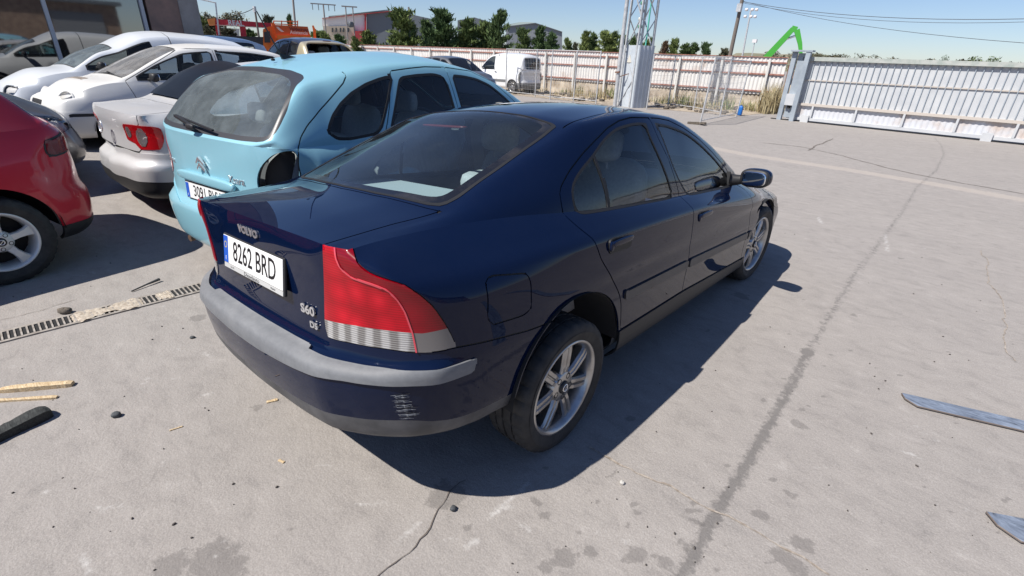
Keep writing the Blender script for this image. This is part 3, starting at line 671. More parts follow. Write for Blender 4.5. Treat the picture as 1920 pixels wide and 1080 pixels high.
    b = MB(); b.lathe([(xs+.0082, .020), (xs+.0100, .0185), (xs+.0100, .0155), (xs+.0080, .014)], 20); b.bar((xs+.0088, -.013, -.012), (xs+.0088, .013, .012), .003); b.build('emblem', M_chrome, o)
    for k in range(bolts):
        a = 2*math.pi*(k+.5)/bolts+rot; b = MB(); b.lathe([(xs-.030, .0145), (xs-.003, .0145), (xs-.0035, .0105), (xs-.012, .0095), (xs-.012, .0001)], 12, (0, .054*math.cos(a), .054*math.sin(a))); b.build('wheel_bolt', M_dark, o)
    return o
# ---------------------------------------------------------------- the dark blue saloon in the middle
M_blue = paint('dark_blue_paint', (.0022, .0072, .029), .0, 1.0, .010, .5, (.25, .26, .30), .95, 2.2, spec=.0); M_blue.node_tree.nodes['Principled BSDF'].inputs['Coat IOR'].default_value = 1.34
def grey_plastic(nt, b):
    n = noise(nt, 5, 7, .65, stretch=(1, 1, 2.5)); n2 = noise(nt, 60, 3, .6)
    c = ramp(nt, n, [(.3, (.115, .122, .135)), (.52, (.150, .157, .170)), (.72, (.205, .210, .220))]); nt.links.new(mixc(nt, .25, c, ramp(nt, n2, [(.3, .12), (.7, .20)])), b.inputs['Base Color']); bump(nt, b, n2, .12, .002)
M_strip = mat('faded_plastic', (.17, .17, .18), .62, build=grey_plastic)
M_valance = mat('valance_plastic', (.06, .062, .068), .55, build=speckle((.045, .046, .05), (.095, .095, .10), 9, 6, .06, .002))
M_mould = mat('moulding_plastic', (.022, .026, .036), .42, build=speckle((.018, .021, .03), (.034, .037, .047), 8, 5, .04, .001))
G_side = glass('saloon_side_glass', (.84, .93, .95))
G_back = glass('saloon_back_glass', (.80, .92, .95), 0, .03, dustc=(.4, .46, .5))
M_frit = mat('glass_frit', (.012, .012, .014), .12, build=speckle((.010, .010, .012), (.05, .045, .04), 7, 6, 0, 0, .5, .8))
def lens(name, col, em=0.0, rough=.08):
    def f(nt, b):
        b.inputs['Transmission Weight'].default_value = .75; b.inputs['IOR'].default_value = 1.25
    return mat(name, col, rough, 0, 1.0, .02, build=f)
def lens_thin(name, tint, dif=None, k=.5, ior=1.5):
    m = glass(name, tint, .02, 0.0, ior); nt = m.node_tree
    if dif:
        out = [n for n in nt.nodes if n.type == 'OUTPUT_MATERIAL'][0]; tr = [n for n in nt.nodes if n.type == 'BSDF_TRANSPARENT'][0]; fm = [n for n in nt.nodes if n.type == 'MIX_SHADER'][0]
        df = nd(nt, 'ShaderNodeBsdfDiffuse'); df.inputs[0].default_value = (*dif, 1); mx = nd(nt, 'ShaderNodeMixShader'); mx.inputs[0].default_value = k
        nt.links.new(tr.outputs[0], mx.inputs[1]); nt.links.new(df.outputs[0], mx.inputs[2]); nt.links.new(mx.outputs[0], fm.inputs[1])
    return m
def red_plastic(c0, c1, c2):
    def f(nt, b):
        tc = nd(nt, 'ShaderNodeTexCoord'); w = nd(nt, 'ShaderNodeTexWave'); w.inputs['Scale'].default_value = 36; w.bands_direction = 'Z'; nt.links.new(tc.outputs['Object'], w.inputs[0])
        v = nd(nt, 'ShaderNodeTexVoronoi'); v.inputs['Scale'].default_value = 11; v.inputs['Randomness'].default_value = .55; nt.links.new(tc.outputs['Object'], v.inputs['Vector'])
        c = ramp(nt, v.outputs['Distance'], [(.05, c2), (.30, c1), (.62, c0)]); nt.links.new(mixc(nt, .45, c, ramp(nt, w.outputs['Fac'], [(.2, c0), (.75, c1)])), b.inputs['Base Color'])
        b.inputs['Subsurface Weight'].default_value = .0
    return f
L_red = mat('red_lens', (.7, .005, .03), .3, 0, .6, .02, spec=.1, build=red_plastic((.26, .001, .006), (.50, .002, .014), (.78, .012, .03))); L_red2 = mat('deep_red_lens', (.36, .002, .014), .3, 0, .6, .02, spec=.1, build=red_plastic((.17, .001, .006), (.25, .001, .009), (.29, .002, .010)))
L_clear = lens_thin('clear_lens', (.93, .93, .93)); L_smoke = lens_thin('smoked_lens', (.75, .72, .72), (.25, .22, .22), .3)
def reflector(nt, b):
    tc = nd(nt, 'ShaderNodeTexCoord'); w = nd(nt, 'ShaderNodeTexWave'); w.inputs['Scale'].default_value = 38; w.bands_direction = 'Z'; nt.links.new(tc.outputs['Object'], w.inputs[0]); w2 = nd(nt, 'ShaderNodeTexWave'); w2.inputs['Scale'].default_value = 9; w2.bands_direction = 'X'; nt.links.new(tc.outputs['Object'], w2.inputs[0]); ad = nd(nt, 'ShaderNodeMath', operation='ADD'); nt.links.new(w.outputs['Fac'], ad.inputs[0]); nt.links.new(w2.outputs['Fac'], ad.inputs[1])
    bump(nt, b, ad.outputs[0], .55, .005); nt.links.new(ramp(nt, w.outputs['Fac'], [(.15, .45), (.6, .95)]), b.inputs['Base Color'])
M_refl = mat('lamp_reflector', (.85, .85, .86), .35, .0, build=reflector)
M_reflr = mat('lamp_reflector_matt', (.84, .83, .83), .35, .25, build=reflector); M_bowl = mat('bulb_bowl', (.95, .93, .92), .18, .4)
def painted_highlights(nt, b):  # upright highlights on the clear lens are painted into its colour
    tc = nd(nt, 'ShaderNodeTexCoord'); w = nd(nt, 'ShaderNodeTexWave'); w.inputs['Scale'].default_value = 40; w.bands_direction = 'Z'; nt.links.new(tc.outputs['Object'], w.inputs[0]); w2 = nd(nt, 'ShaderNodeTexWave'); w2.inputs['Scale'].default_value = 6; w2.inputs['Distortion'].default_value = 1.5; w2.bands_direction = 'X'; nt.links.new(tc.outputs['Object'], w2.inputs[0])
    c = ramp(nt, w.outputs['Fac'], [(.2, (.12, .11, .10)), (.7, (.36, .345, .33))]); nt.links.new(mixc(nt, .5, c, ramp(nt, w2.outputs['Fac'], [(.25, (.11, .10, .095)), (.8, (.52, .51, .50))])), b.inputs['Base Color']); bump(nt, b, w.outputs['Fac'], .3, .003)
M_cardboard = mat('cardboard', (.40, .28, .16), .8)

def build_saloon():
    root = empty('saloon_car')
    tag(root, 'dark blue four-door saloon with red and clear tail lamp in the middle of the yard', 'car')
    sh = build_shell(SALOON, .022); tf = saloon_tf; kw = dict(tf=tf)
    # wheel arches
    for yw, zw, r in ((.035, .315, .385), (2.735, .315, .372)):
        sh.region('hole', lambda V, a=yw, b_=zw, c=r: np.hypot(V[:, 1]-a, V[:, 2]-b_)-c, side(.5, .1)); sh.drop('hole')
    S = lambda V: np.stack([V[:, 0]+V[:, 1]+.88, V[:, 2]], 1)
    rear = lambda C, N: (C[:, 1] < -.45) & (C[:, 0] > .30)
    lamp = np.array([(.523, 1.05), (.60, 1.05), (.655, 1.028), (.687, .990), (.73, .970), (.773, .960), (.835, .951), (.892, .936), (.947, .903), (.997, .861), (1.035, .807), (1.064, .757), (1.088, .704), (1.01, .700), (.938, .699), (.779, .706), (.598, .704), (.469, .700), (.467, .762), (.495, .90)])
    lamp = rounded(lamp, .006, 2)
    tubr = {'tub'}
    # bumper: below the lamps and the lid, back of the rear arch
    def zl(V):
        a = np.interp(V[:, 0], [0, .405, .455, .9], [.651, .651, .696, .698]); b_ = np.interp(V[:, 1], [-.66, -.5, -.3, -.1], [.702, .68, .653, .640]); k = smooth((V[:, 1]+.74)/.10)
        return V[:, 2]-(a*(1-k)+b_*k)
    bm_mask = lambda C, N: (C[:, 1] < .02)
    sh.region('bumper', zl, bm_mask, tubr)
    def zlow(V):
        a = np.interp(V[:, 0], [0, .21, .51, .756, .837], [.42, .424, .442, .453, .443]); b_ = np.interp(V[:, 1], [-.76, -.617, -.3], [.441, .415, .40]); k = smooth((V[:, 1]+.80)/.08)
        return V[:, 2]-(a*(1-k)+b_*k)
    sh.cut(zl, bm_mask, {'tub', 'bumper'}); sh.region('gap', lambda V: np.abs(zl(V))-.0035, lambda C, N: (C[:, 1] < .02) & (C[:, 1] > -.72) & (C[:, 0] > .6), {'tub', 'bumper'})
    sh.region('valance', zlow, None, {'bumper'})
    def zs0(V): return np.interp(V[:, 0], [0, .134, .40, .62, .80, .87], [.574, .574, .588, .604, .602, .594])-V[:, 2]
    end = lambda V: V[:, 1]+.578
    strip = lambda V: np.maximum(np.maximum(zs0(V), np.minimum(np.maximum(V[:, 0]-.405, V[:, 2]-.653), V[:, 2]-.643)), end(V))
    sh.region('strip', strip, None, {'bumper'})
    # tail lamp and the lid beside it
    sh.region('lamp', area(lamp, S), rear, tubr)
    sh.region('lampgap', lambda V: np.abs(sdf(S(V), lamp))-.004, rear, tubr)
    sh.region('lamp_clear', lambda V: V[:, 2]-np.interp(V[:, 0], [.46, .61, .72, .80, .84], [.762, .771, .772, .768, .778]), rear, {'lamp'})
    edge = np.array([(.575, 1.06), (.585, 1.0), (.60, .972), (.64, .947), (.69, .940), (.765, .931), (.815, .917), (.850, .889), (.875, .849), (.902, .77), (.915, .69), (1.3, .69), (1.3, 1.06)])
    sh.region('lamp_outer', area(edge, S), rear, {'lamp'}); sh.region('lamp_clear_outer', area(edge, S), rear, {'lamp_clear'})
    sh.region('lamp_edge', lambda V: seg_dist(S(V), edge[:11], False)-.0035, rear, {'lamp', 'lamp_outer', 'lamp_clear', 'lamp_clear_outer'})  # thin paler band that paints a highlight along the inner lens edge
    lidx = lambda V: V[:, 0]-np.interp(V[:, 2], [.65, .70, .762, .90, 1.03], [.41, .452, .458, .483, .513])
    sh.region('lid', lambda V: np.maximum(lidx(V), V[:, 1]+.70), None, tubr)
    lidtop = np.array([(-.1, -1.0), (.520, -1.0), (.520, -.80), (.525, -.616), (.552, -.432), (.5, -.447), (.36, -.468), (.211, -.487), (-.1, -.502)])
    topm = lambda C, N: (N[:, 2] > .25)
    sh.region('lid', area(lidtop, xy), topm, {'top'})
    sh.groove('gap', lidtop, .003, xy, lambda C, N: topm(C, N) & (C[:, 0] < .60) & (C[:, 1] > -.9), {'top', 'lid'})
    # back window
    bl = np.array([(-.1, -.487), (.211, -.472), (.36, -.452), (.48, -.430), (.535, -.405), (.549, -.33), (.550, -.096), (.545, .20), (.538, .292), (.50, .312), (.30, .335), (-.1, .350)])
    sh.region('backseal', area(bl, xy), topm, {'top', 'gap'})
    bl2 = bl*[.972, 1]; bl2[:, 1] = np.where(bl2[:, 1] < 0, bl2[:, 1]+.012, bl2[:, 1]-.010); sh.region('frit', area(rounded(bl2, .05), xy), topm, {'backseal'})
    bl3 = bl*[.90, 1]; bl3[:, 1] = np.where(bl3[:, 1] < 0, bl3[:, 1]+.045, bl3[:, 1]-.030); sh.region('backglass', area(rounded(bl3, .07), xy), topm, {'frit'})
    # windscreen
    ws = np.array([(-.1, 1.30), (.40, 1.325), (.545, 1.37), (.625, 1.80), (.690, 2.20), (.680, 2.40), (.40, 2.43), (-.1, 2.42)])
    sh.region('screenseal', area(rounded(ws, .05), xy), lambda C, N: (C[:, 1] > 1) & (N[:, 2] > .2), {'top'})
    sh.region('windscreen', lambda V: sdf(xy(V), rounded(ws, .05))+.022, lambda C, N: (C[:, 1] > 1), {'screenseal'})
    # roof joint
    ditch = np.array([(.567, .30), (.560, .50), (.548, .70), (.535, .95), (.525, 1.25), (.55, 1.36)])
    sh.cut(lambda V: V[:, 0]-np.interp(V[:, 1], ditch[:, 1], ditch[:, 0]), topm, {'top'}); sh.region('gap', lambda V: np.maximum(np.abs(V[:, 0]-np.interp(V[:, 1], ditch[:, 1], ditch[:, 0]))-.0035, np.maximum(.30-V[:, 1], V[:, 1]-1.36)), topm, {'top'})
    # bonnet
    bon = np.array([(-.1, 2.47), (.62, 2.47), (.66, 2.60), (.655, 3.0), (.60, 3.33), (-.1, 3.7)])
    sh.groove('gap', bon, .003, xy, lambda C, N: (C[:, 1] > 2.3) & (N[:, 2] > .2) & (C[:, 0] > .01), {'top'})
    # side windows
    rg = spline2([(.903, 1.353), (.916, 1.289), (.959, 1.196), (1.012, 1.085), (1.050, .985), (1.040, .972), (.70, .986), (.40, .999), (.20, 1.008), (.155, 1.020), (.147, 1.055), (.152, 1.090), (.175, 1.125), (.251, 1.176), (.355, 1.227), (.46, 1.281), (.537, 1.312), (.638, 1.340), (.748, 1.353)], True, 4)
    fg = spline2([(1.049, 1.343), (1.203, 1.335), (1.399, 1.296), (1.58, 1.232), (1.753, 1.152), (1.929, 1.058), (2.03, .99), (2.045, .935), (2.02, .922), (1.60, .941), (1.290, .957), (1.262, .965), (1.193, 1.022), (1.121, 1.12), (1.079, 1.239)], True, 4)
    wm = side(.5, .2)
    for lab, pg in (('rearwin', rg), ('frontwin', fg)):
        sh.region('winseal', lambda V, p=pg: sdf(yz(V), p)-.006, wm, {'top', 'tub'}); sh.region(lab, lambda V, p=pg: sdf(yz(V), p)+.005, wm, {'winseal'})
    div = np.array([(.362, 1.26), (.400, .98)])
    sh.region('divider', band(div, .009, yz, False), wm, {'rearwin'})
    sh.region('quarterwin', lambda V: V[:, 1]-np.interp(V[:, 2], [.98, 1.26], [.400, .362]), wm, {'rearwin'})
    # doors
    rdoor = np.array([(.985, 1.384), (.80, 1.388), (.672, 1.374), (.548, 1.344), (.416, 1.294), (.311, 1.249), (.186, 1.183), (.105, 1.130), (.080, 1.105), (.070, 1.06), (.071, 1.005), (.092, .968), (.125, .925), (.175, .827), (.24, .75), (.306, .679), (.365, .60), (.390, .55), (.412, .47), (.422, .402), (1.172, .400), (1.166, .50), (1.163, .606), (1.165, .70), (1.165, .80), (1.166, .90), (1.152, .945), (1.146, .98), (1.112, 1.061), (1.072, 1.174), (1.002, 1.292)])
    fdoor = np.array([(.985, 1.384), (1.10, 1.380), (1.25, 1.366), (1.42, 1.322), (1.62, 1.252), (1.80, 1.165), (2.0, 1.060), (2.13, .975), (2.20, .915), (2.27, .885), (2.305, .861), (2.308, .82), (2.305, .70), (2.295, .60), (2.285, .47), (2.300, .350), (1.172, .400), (1.166, .50), (1.163, .606), (1.165, .70), (1.165, .80), (1.166, .90), (1.152, .945), (1.146, .98), (1.112, 1.061), (1.072, 1.174), (1.002, 1.292)])
    sm = side(.45, .12)
    sh.region('reardoor', area(rdoor), sm, {'top', 'tub'}); sh.region('frontdoor', area(fdoor), sm, {'top', 'tub'})
    for pg in (rdoor, fdoor): sh.region('gap', band(pg, .0032), sm, {'top', 'tub', 'reardoor', 'frontdoor'})
    # mouldings, sill, flap
    m1 = rounded([(.405, .613), (.412, .566), (1.153, .551), (1.153, .602)], .01); m2 = rounded([(1.179, .601), (1.179, .550), (2.28, .514), (2.28, .563)], .006)
    sh.region('mould_r', area(m1), sm, {'reardoor'}); sh.region('mould_f', area(m2), sm, {'frontdoor'})
    sh.region('mould_w', area(rounded([(2.312, .562), (2.312, .513), (2.372, .512), (2.385, .561)], .01)), sm, tubr)
    sh.region('sill', lambda V: np.maximum(V[:, 2]-np.interp(V[:, 1], [.4, 1.17, 2.3], [.396, .394, .344]), np.maximum(.38-V[:, 1], V[:, 1]-2.42)), sm, tubr)
    flap = rounded([(-.500, .890), (-.468, .902), (-.30, .875), (-.288, .84), (-.288, .735), (-.33, .722), (-.485, .733), (-.508, .76)], .03)
    sh.region('flap', area(flap), sm, tubr); sh.region('gap', lambda V: np.abs(sdf(yz(V), flap))-.003, sm, {'tub', 'flap'})
    hl = rounded([(2.98, .79), (3.45, .70), (3.5, .60), (3.32, .585), (3.10, .63)], .03)
    sh.region('headlamp', area(hl), lambda C, N: C[:, 0] > .36, tubr)
    fb = lambda V: np.maximum(V[:, 2]-np.interp(V[:, 1], [3.0, 3.1, 3.5], [.56, .585, .60]), 3.02-V[:, 1])
    sh.region('frontbumper', fb, None, tubr)
    # ---- link the parts
    K = dict(kw, skirt=.010); B2 = dict(mirror='both')
    body = sh.obj('body', {'tub', 'top'}, M_blue, root, **K, **B2)
    for nm, lb, mt, k2 in (('boot_lid', 'lid', M_blue, {}), ('rear_bumper', 'bumper', M_blue, {}), ('front_bumper', 'frontbumper', M_blue, {}), ('bumper_valance', 'valance', M_valance, {}), ('bumper_strip', 'strip', M_strip, dict(off=.010, skirt=.011)), ('panel_seal', {'gap', 'lampgap'}, M_seal, dict(off=-.005, skirt=0, mirror=None)), ('panel_seal', {'gap', 'lampgap'}, M_seal, dict(off=-.005, skirt=0, mirror='left'))):
        sh.obj(nm, lb, mt, root, **{**K, **B2, **k2})
    dd = {}
    for mr, sd in ((None, 1), ('left', -1)):
        k = dict(K, mirror=mr); g = dict(kw, mirror=mr, off=-.003)
        rd = sh.obj('rear_door', 'reardoor', M_blue, root, **k); fd = sh.obj('front_door', 'frontdoor', M_blue, root, **k); dd['rear_door', sd] = rd; dd['front_door', sd] = fd
        sh.obj('moulding', 'mould_r', M_mould, rd, **dict(k, off=.010, skirt=.016)); sh.obj('moulding', 'mould_f', M_mould, fd, **dict(k, off=.010, skirt=.016)); sh.obj('moulding', 'mould_w', M_mould, root, **dict(k, off=.010, skirt=.016))
        sh.obj('window_seal', {'winseal', 'divider'}, M_seal, root, **dict(k, off=.001, skirt=.006))
        sh.obj('door_window', 'rearwin', G_side, rd, **g); sh.obj('quarter_window', 'quarterwin', G_side, rd, **g); sh.obj('door_window', 'frontwin', G_side, fd, **g)
        sh.obj('sill_trim', 'sill', mat('sill_plastic', (.010, .012, .016), .5), root, **dict(k, off=.006)); sh.obj('fuel_flap' if sd > 0 else 'wing_panel', 'flap', M_blue, root, **k)
        tl = empty('tail_lamp'); tl.parent = root
        sh.obj('red_lens', 'lamp', L_red, tl, **dict(k, off=.003)); sh.obj('outer_red_lens', 'lamp_outer', L_red2, tl, **dict(k, off=.004)); sh.obj('lens_edge_highlight', 'lamp_edge', mat('lens_edge_highlight', (.62, .06, .085), .15, 0, .6), tl, **dict(k, off=.007, skirt=.006)); sh.obj('clear_lens', 'lamp_clear', mat('highlit_lens', (.7, .69, .67), .2, 0, .8, build=painted_highlights), tl, **dict(k, off=.003)); sh.obj('outer_clear_lens', 'lamp_clear_outer', mat('smoked_plastic', (.13, .12, .118), .2, 0, .8), tl, **dict(k, off=.004))
        hl_o = sh.obj('headlamp', 'headlamp', L_clear, root, **dict(k, off=.002)); sh.obj('reflector', 'headlamp', M_refl, hl_o, **dict(k, off=-.03, skirt=0))
    sh.obj('back_window_seal', 'backseal', M_seal, root, **dict(K, **B2, off=.002)); bw = sh.obj('back_window', 'backglass', G_back, root, **dict(kw, **B2, off=.0)); sh.obj('frit_border', 'frit', M_frit, bw, **dict(kw, **B2))
    sh.obj('windscreen', 'windscreen', G_side, root, **dict(kw, **B2, off=-.002)); sh.obj('windscreen_seal', 'screenseal', M_seal, root, **dict(kw, **B2))
    sh.obj('cabin_lining', {'top', 'tub', 'reardoor', 'frontdoor', 'lid', 'gap', 'flap', 'mould_r', 'mould_f', 'sill', 'bumper', 'strip', 'valance'}, mat('saloon_lining', (.17, .175, .18), .85), root, **dict(kw, **B2, off=-.035, flip=True))
    # ---- underside, arch liners
    b = MB(); b.box((-.55, -.60, .26), (.55, 3.20, .29)); b.box((-.78, .45, .26), (.78, 2.25, .29)); b.build('floor_pan', M_dark, root)
    for yw in (0, 2.715):
        for s_ in (-1, 1):
            b = MB(); n = 22; V = []; F = []
            for i in range(n+1):
                a = math.pi*(.02+.96*i/n)
                for xx in (.56, .862): V.append((s_*xx, yw+.03+.392*math.cos(a), .325+(.06 if yw < 1 else -.06)*.6+.392*math.sin(a)))
            for i in range(n): F.append((2*i, 2*i+1, 2*i+3, 2*i+2))
            V += [(s_*.56, yw+.03, .3)]; F += [(2*i, 2*i+2, len(V)-1) for i in range(n)]
            b.add(V, F, True).build('arch_liner', M_dark, root)
    for s_ in (1, -1):
        make_wheel(root, (s_*.775, 0, .314), s_, rt=.316, rr=.222, w=.21, rot=.35); make_wheel(root, (s_*.775, 2.715, .314), s_, rt=.316, rr=.222, w=.21, steer=R(-4), rot=.1)
    # ---- handles, mirrors, aerial, badges, plate (drawn in the body frame, then set nose down)
    BT = Matrix([list(r) for r in BODY_M])
    def put(o): o.data.transform(BT); return o
    for s_ in (1, -1):
        for nm, y0, z0 in (('rear_door', .335, .862), ('front_door', 1.345, .828)):
            par = dd[nm, s_]
            x = .893 if nm == 'rear_door' else .892
            pg = rounded([(y0-.10, z0-.030), (y0+.10, z0-.034), (y0+.105, z0+.022), (y0-.06, z0+.040), (y0-.10, z0+.035)], .03, 4)
            b = MB(); n = len(pg); b.prism([(p[0], p[1]) for p in pg], s_*(x-.02), s_*(x+.001), axis=0); put(b.build('handle_cup', M_seal, par, True))
            b = MB(); b.rbox((s_*(x+.009), y0+.005, z0+.016), (.016, .190, .030), e=3.2); b.rbox((s_*(x+.002), y0-.085, z0+.006), (.02, .03, .045), e=3); put(b.build('door_handle', M_blue, par))
        # mirror
        mr = empty('side_mirror'); mr.parent = root
        b = MB(); b.rbox((s_*.932, 2.12, .985), (.205, .13, .128), e=2.8, n=14, M=Matrix.Rotation(s_*R(-8), 3, 'Z')); put(b.build('housing', M_blue, mr))
        b = MB(); b.rbox((s_*.934, 2.072, .984), (.196, .05, .122), e=3.2, n=12, M=Matrix.Rotation(s_*R(-8), 3, 'Z')); put(b.build('bezel', M_black, mr))
        b = MB(); b.rbox((s_*.934, 2.050, .984), (.165, .012, .094), e=3.5, n=12, M=Matrix.Rotation(s_*R(-8), 3, 'Z')); put(b.build('mirror_glass', M_mirror, mr))
        b = MB(); b.tube([(s_*.76, 2.09, .955), (s_*.82, 2.11, .960), (s_*.86, 2.115, .968)], [.045, .035, .03], 12); put(b.build('arm', M_black, mr))
        b = MB(); b.prism([(2.02, .925), (2.16, .925), (2.03, 1.02)], s_*.757, s_*.782, axis=0); put(b.build('mirror_base', M_black, mr, True))
    # number plate in its frame, set on the lid
    PR = Matrix.Translation((0, -.911, .795)) @ Matrix.Rotation(R(90-8), 4, 'X')      # plate frame: x across, y up, z to the rear
    def onlid(o): o.data.transform(BT @ PR); return o
    pl = MB().box((-.265, .0, -.006), (.265, .142, .006)).build('number_plate_holder', M_black, root); onlid(pl); bevel_obj(pl, .004)
    o = MB().box((-.258, .022, .0062), (.258, .136, .009)).build('number_plate', M_plate, root); onlid(o); bevel_obj(o, .002)
    o2 = MB().box((-.256, .024, .0092), (-.214, .134, .0097)).build('country_band', M_plateblue, o); onlid(o2)
    text_mesh('registration', '8262 BRD', .112, M_ink, o, BT @ PR @ Matrix.Translation((.022, .079, .0094)), .0004, .80, bold=.0008)
    text_mesh('country_letter', 'E', .022, M_plate, o, BT @ PR @ Matrix.Translation((-.235, .042, .0098)), .0003, .9)
    for k in range(12):
        a = 2*math.pi*k/12; q = MB().box((-.0018, -.0018, 0), (.0018, .0018, .0006)); oo = q.build('country_star', mat('star_yellow', (.8, .6, .02), .5), o); oo.data.transform(BT @ PR @ Matrix.Translation((-.235+.012*math.cos(a), .098+.012*math.sin(a), .0097)))
    o3 = MB().box((-.258, .002, .0062), (.258, .020, .008)).build('dealer_strip', mat('dealer_strip', (.5, .5, .49), .35), pl); onlid(o3)
    text_mesh('dealer_name', 'Dieselauto', .021, M_ink, pl, BT @ PR @ Matrix.Translation((0, .0105, .0082)), .0003, 1.5)
    text_mesh('dealer_note', 'Tel. 91', .010, M_ink, pl, BT @ PR @ Matrix.Translation((-.18, .0105, .0082)), .0003, 1.3); text_mesh('dealer_note', 'Madrid', .010, M_ink, pl, BT @ PR @ Matrix.Translation((.18, .0105, .0082)), .0003, 1.3)
    bd = lambda x, z, y=-.892, tilt=3: BT @ Matrix.Translation((x, y, z)) @ Matrix.Rotation(R(90-tilt), 4, 'X')
    lk = surf(sh, {'lid'}, lambda P: P[:, 1] < -.84)
    text_mesh('maker_letters', 'VOLVO', .040, M_chrome, root, bd(.0, .985, lk(0, .985, 1)-.004), .002, 1.25, bold=.001)
    text_mesh('model_letters', 'S60', .046, M_chrome, root, BT @ Matrix.Translation((.375, lk(.375, .772, 1)-.006, .772)) @ Matrix.Rotation(R(4), 4, 'Z') @ Matrix.Rotation(R(89), 4, 'X'), .002, 1.25, bold=.0012)
    text_mesh('engine_letters', 'D5', .032, M_chrome, root, BT @ Matrix.Translation((.405, lk(.405, .722, 1)-.006, .722)) @ Matrix.Rotation(R(4), 4, 'Z') @ Matrix.Rotation(R(89), 4, 'X'), .002, 1.2, bold=.001)
    # scraped paint on the bumper corner
    lb = surf(sh, {'bumper'}, lambda P: (P[:, 1] < -.6) & (P[:, 2] < .60)); m_sc = mat('scraped_paint', (.20, .21, .23), .8); m_sd = mat('scraped_dark', (.02, .022, .03), .7)
    for k in range(17):
        z = .568-k*.0066+random.uniform(-.001, .001); x0 = random.uniform(.742, .755); x1 = x0+random.uniform(.025, .048); n = 8; V = []; hw = random.uniform(.0008, .0024)
        for i in range(n+1):
            x = x0+(x1-x0)*i/n; zz = z+.0008*math.sin(i*.9+k); y = lb(x, zz, 1)
            for q in (-1, 1): V.append((x+.002, y-.003, zz+q*hw*(1-abs(i/n-.5)*1.6)))
        put(mesh_obj('scratch', V, [(2*i, 2*i+1, 2*i+3, 2*i+2) for i in range(n)], m_sc if k % 3 else m_sd, root))
    # ---- cabin
    def putb(b, nm, m, par=root): o = b.build(nm, m, par); return put(o)
    b = MB(); b.box((-.58, -.45, 1.0), (.58, .14, 1.022)); shelf = putb(b, 'parcel_shelf', mat('shelf_grey', (.34, .37, .37), .9)); 
    b = MB(); b.rbox((-.42, -.33, 1.045), (.16, .16, .012), e=6, M=Matrix.Rotation(.5, 3, 'Z')); putb(b, 'paper_tag', M_cardboard)
    Mx = lambda a: Matrix.Rotation(R(a), 3, 'X')
    M_rs = mat('rear_seat_blue', (.045, .06, .09), .85)
    b = MB(); b.rbox((0, .30, .52), (1.30, .58, .22), e=5, n=14); b.rbox((0, .14, .70), (1.30, .18, .56), e=5, n=14, M=Mx(-18)); putb(b, 'rear_bench', M_seat)
    for x, tilt, dz in ((-.38, -14, 0), (.38, -16, 0)):
        b = MB(); b.rbox((x, 1.30, .50), (.52, .55, .20), e=4.5); b.rbox((x, 1.0, .83), (.52, .16, .68), e=4, M=Mx(tilt)); putb(b, 'front_seat', M_seat)
        b = MB(); b.rbox((x, .92, 1.235), (.30, .10, .19), e=3.5, M=Mx(tilt)); b.tube([(x-.06, .93, 1.1), (x-.06, .925, 1.2)], .008); b.tube([(x+.06, .93, 1.1), (x+.06, .925, 1.2)], .008); putb(b, 'head_restraint', M_seat)
    b = MB(); b.rbox((0, 2.02, .86), (1.40, .55, .22), e=5); b.rbox((0, 1.6, .5), (.22, 1.0, .3), e=5); putb(b, 'dashboard', M_trim)
    b = MB(); b.rbox((.02, .55, .97), (.52, .42, .14), e=4, M=Matrix.Rotation(R(12), 3, 'Y')); putb(b, 'loose_cushion', M_seat)
    b = MB(); n = 24; b.tube([(-.38+.19*math.cos(2*math.pi*k/n), 1.62-.08*math.sin(2*math.pi*k/n), .93+.17*math.sin(2*math.pi*k/n)) for k in range(n+1)], .016, 8, False); putb(b, 'steering_wheel', M_black)
    b = MB(); b.rbox((.05, 1.66, 1.28), (.24, .03, .07), e=3); putb(b, 'rear_view_mirror', M_black)
    b = MB(); b.rbox((-.22, .29, 1.325), (.34, .05, .012), e=5); putb(b, 'stop_lamp', mat('lamp_dark_red', (.12, .02, .02), .3))
    b = MB(); b.rbox((-.12, .275, 1.318), (.06, .004, .018), e=8, n=4); putb(b, 'glass_sticker', M_plate)
    b = MB(); b.rbox((.40, 1.45, .78), (.30, .30, .16), e=2.6); putb(b, 'airbag_cloth', mat('airbag_white', (.7, .7, .7), .9))
    return root
saloon = build_saloon()
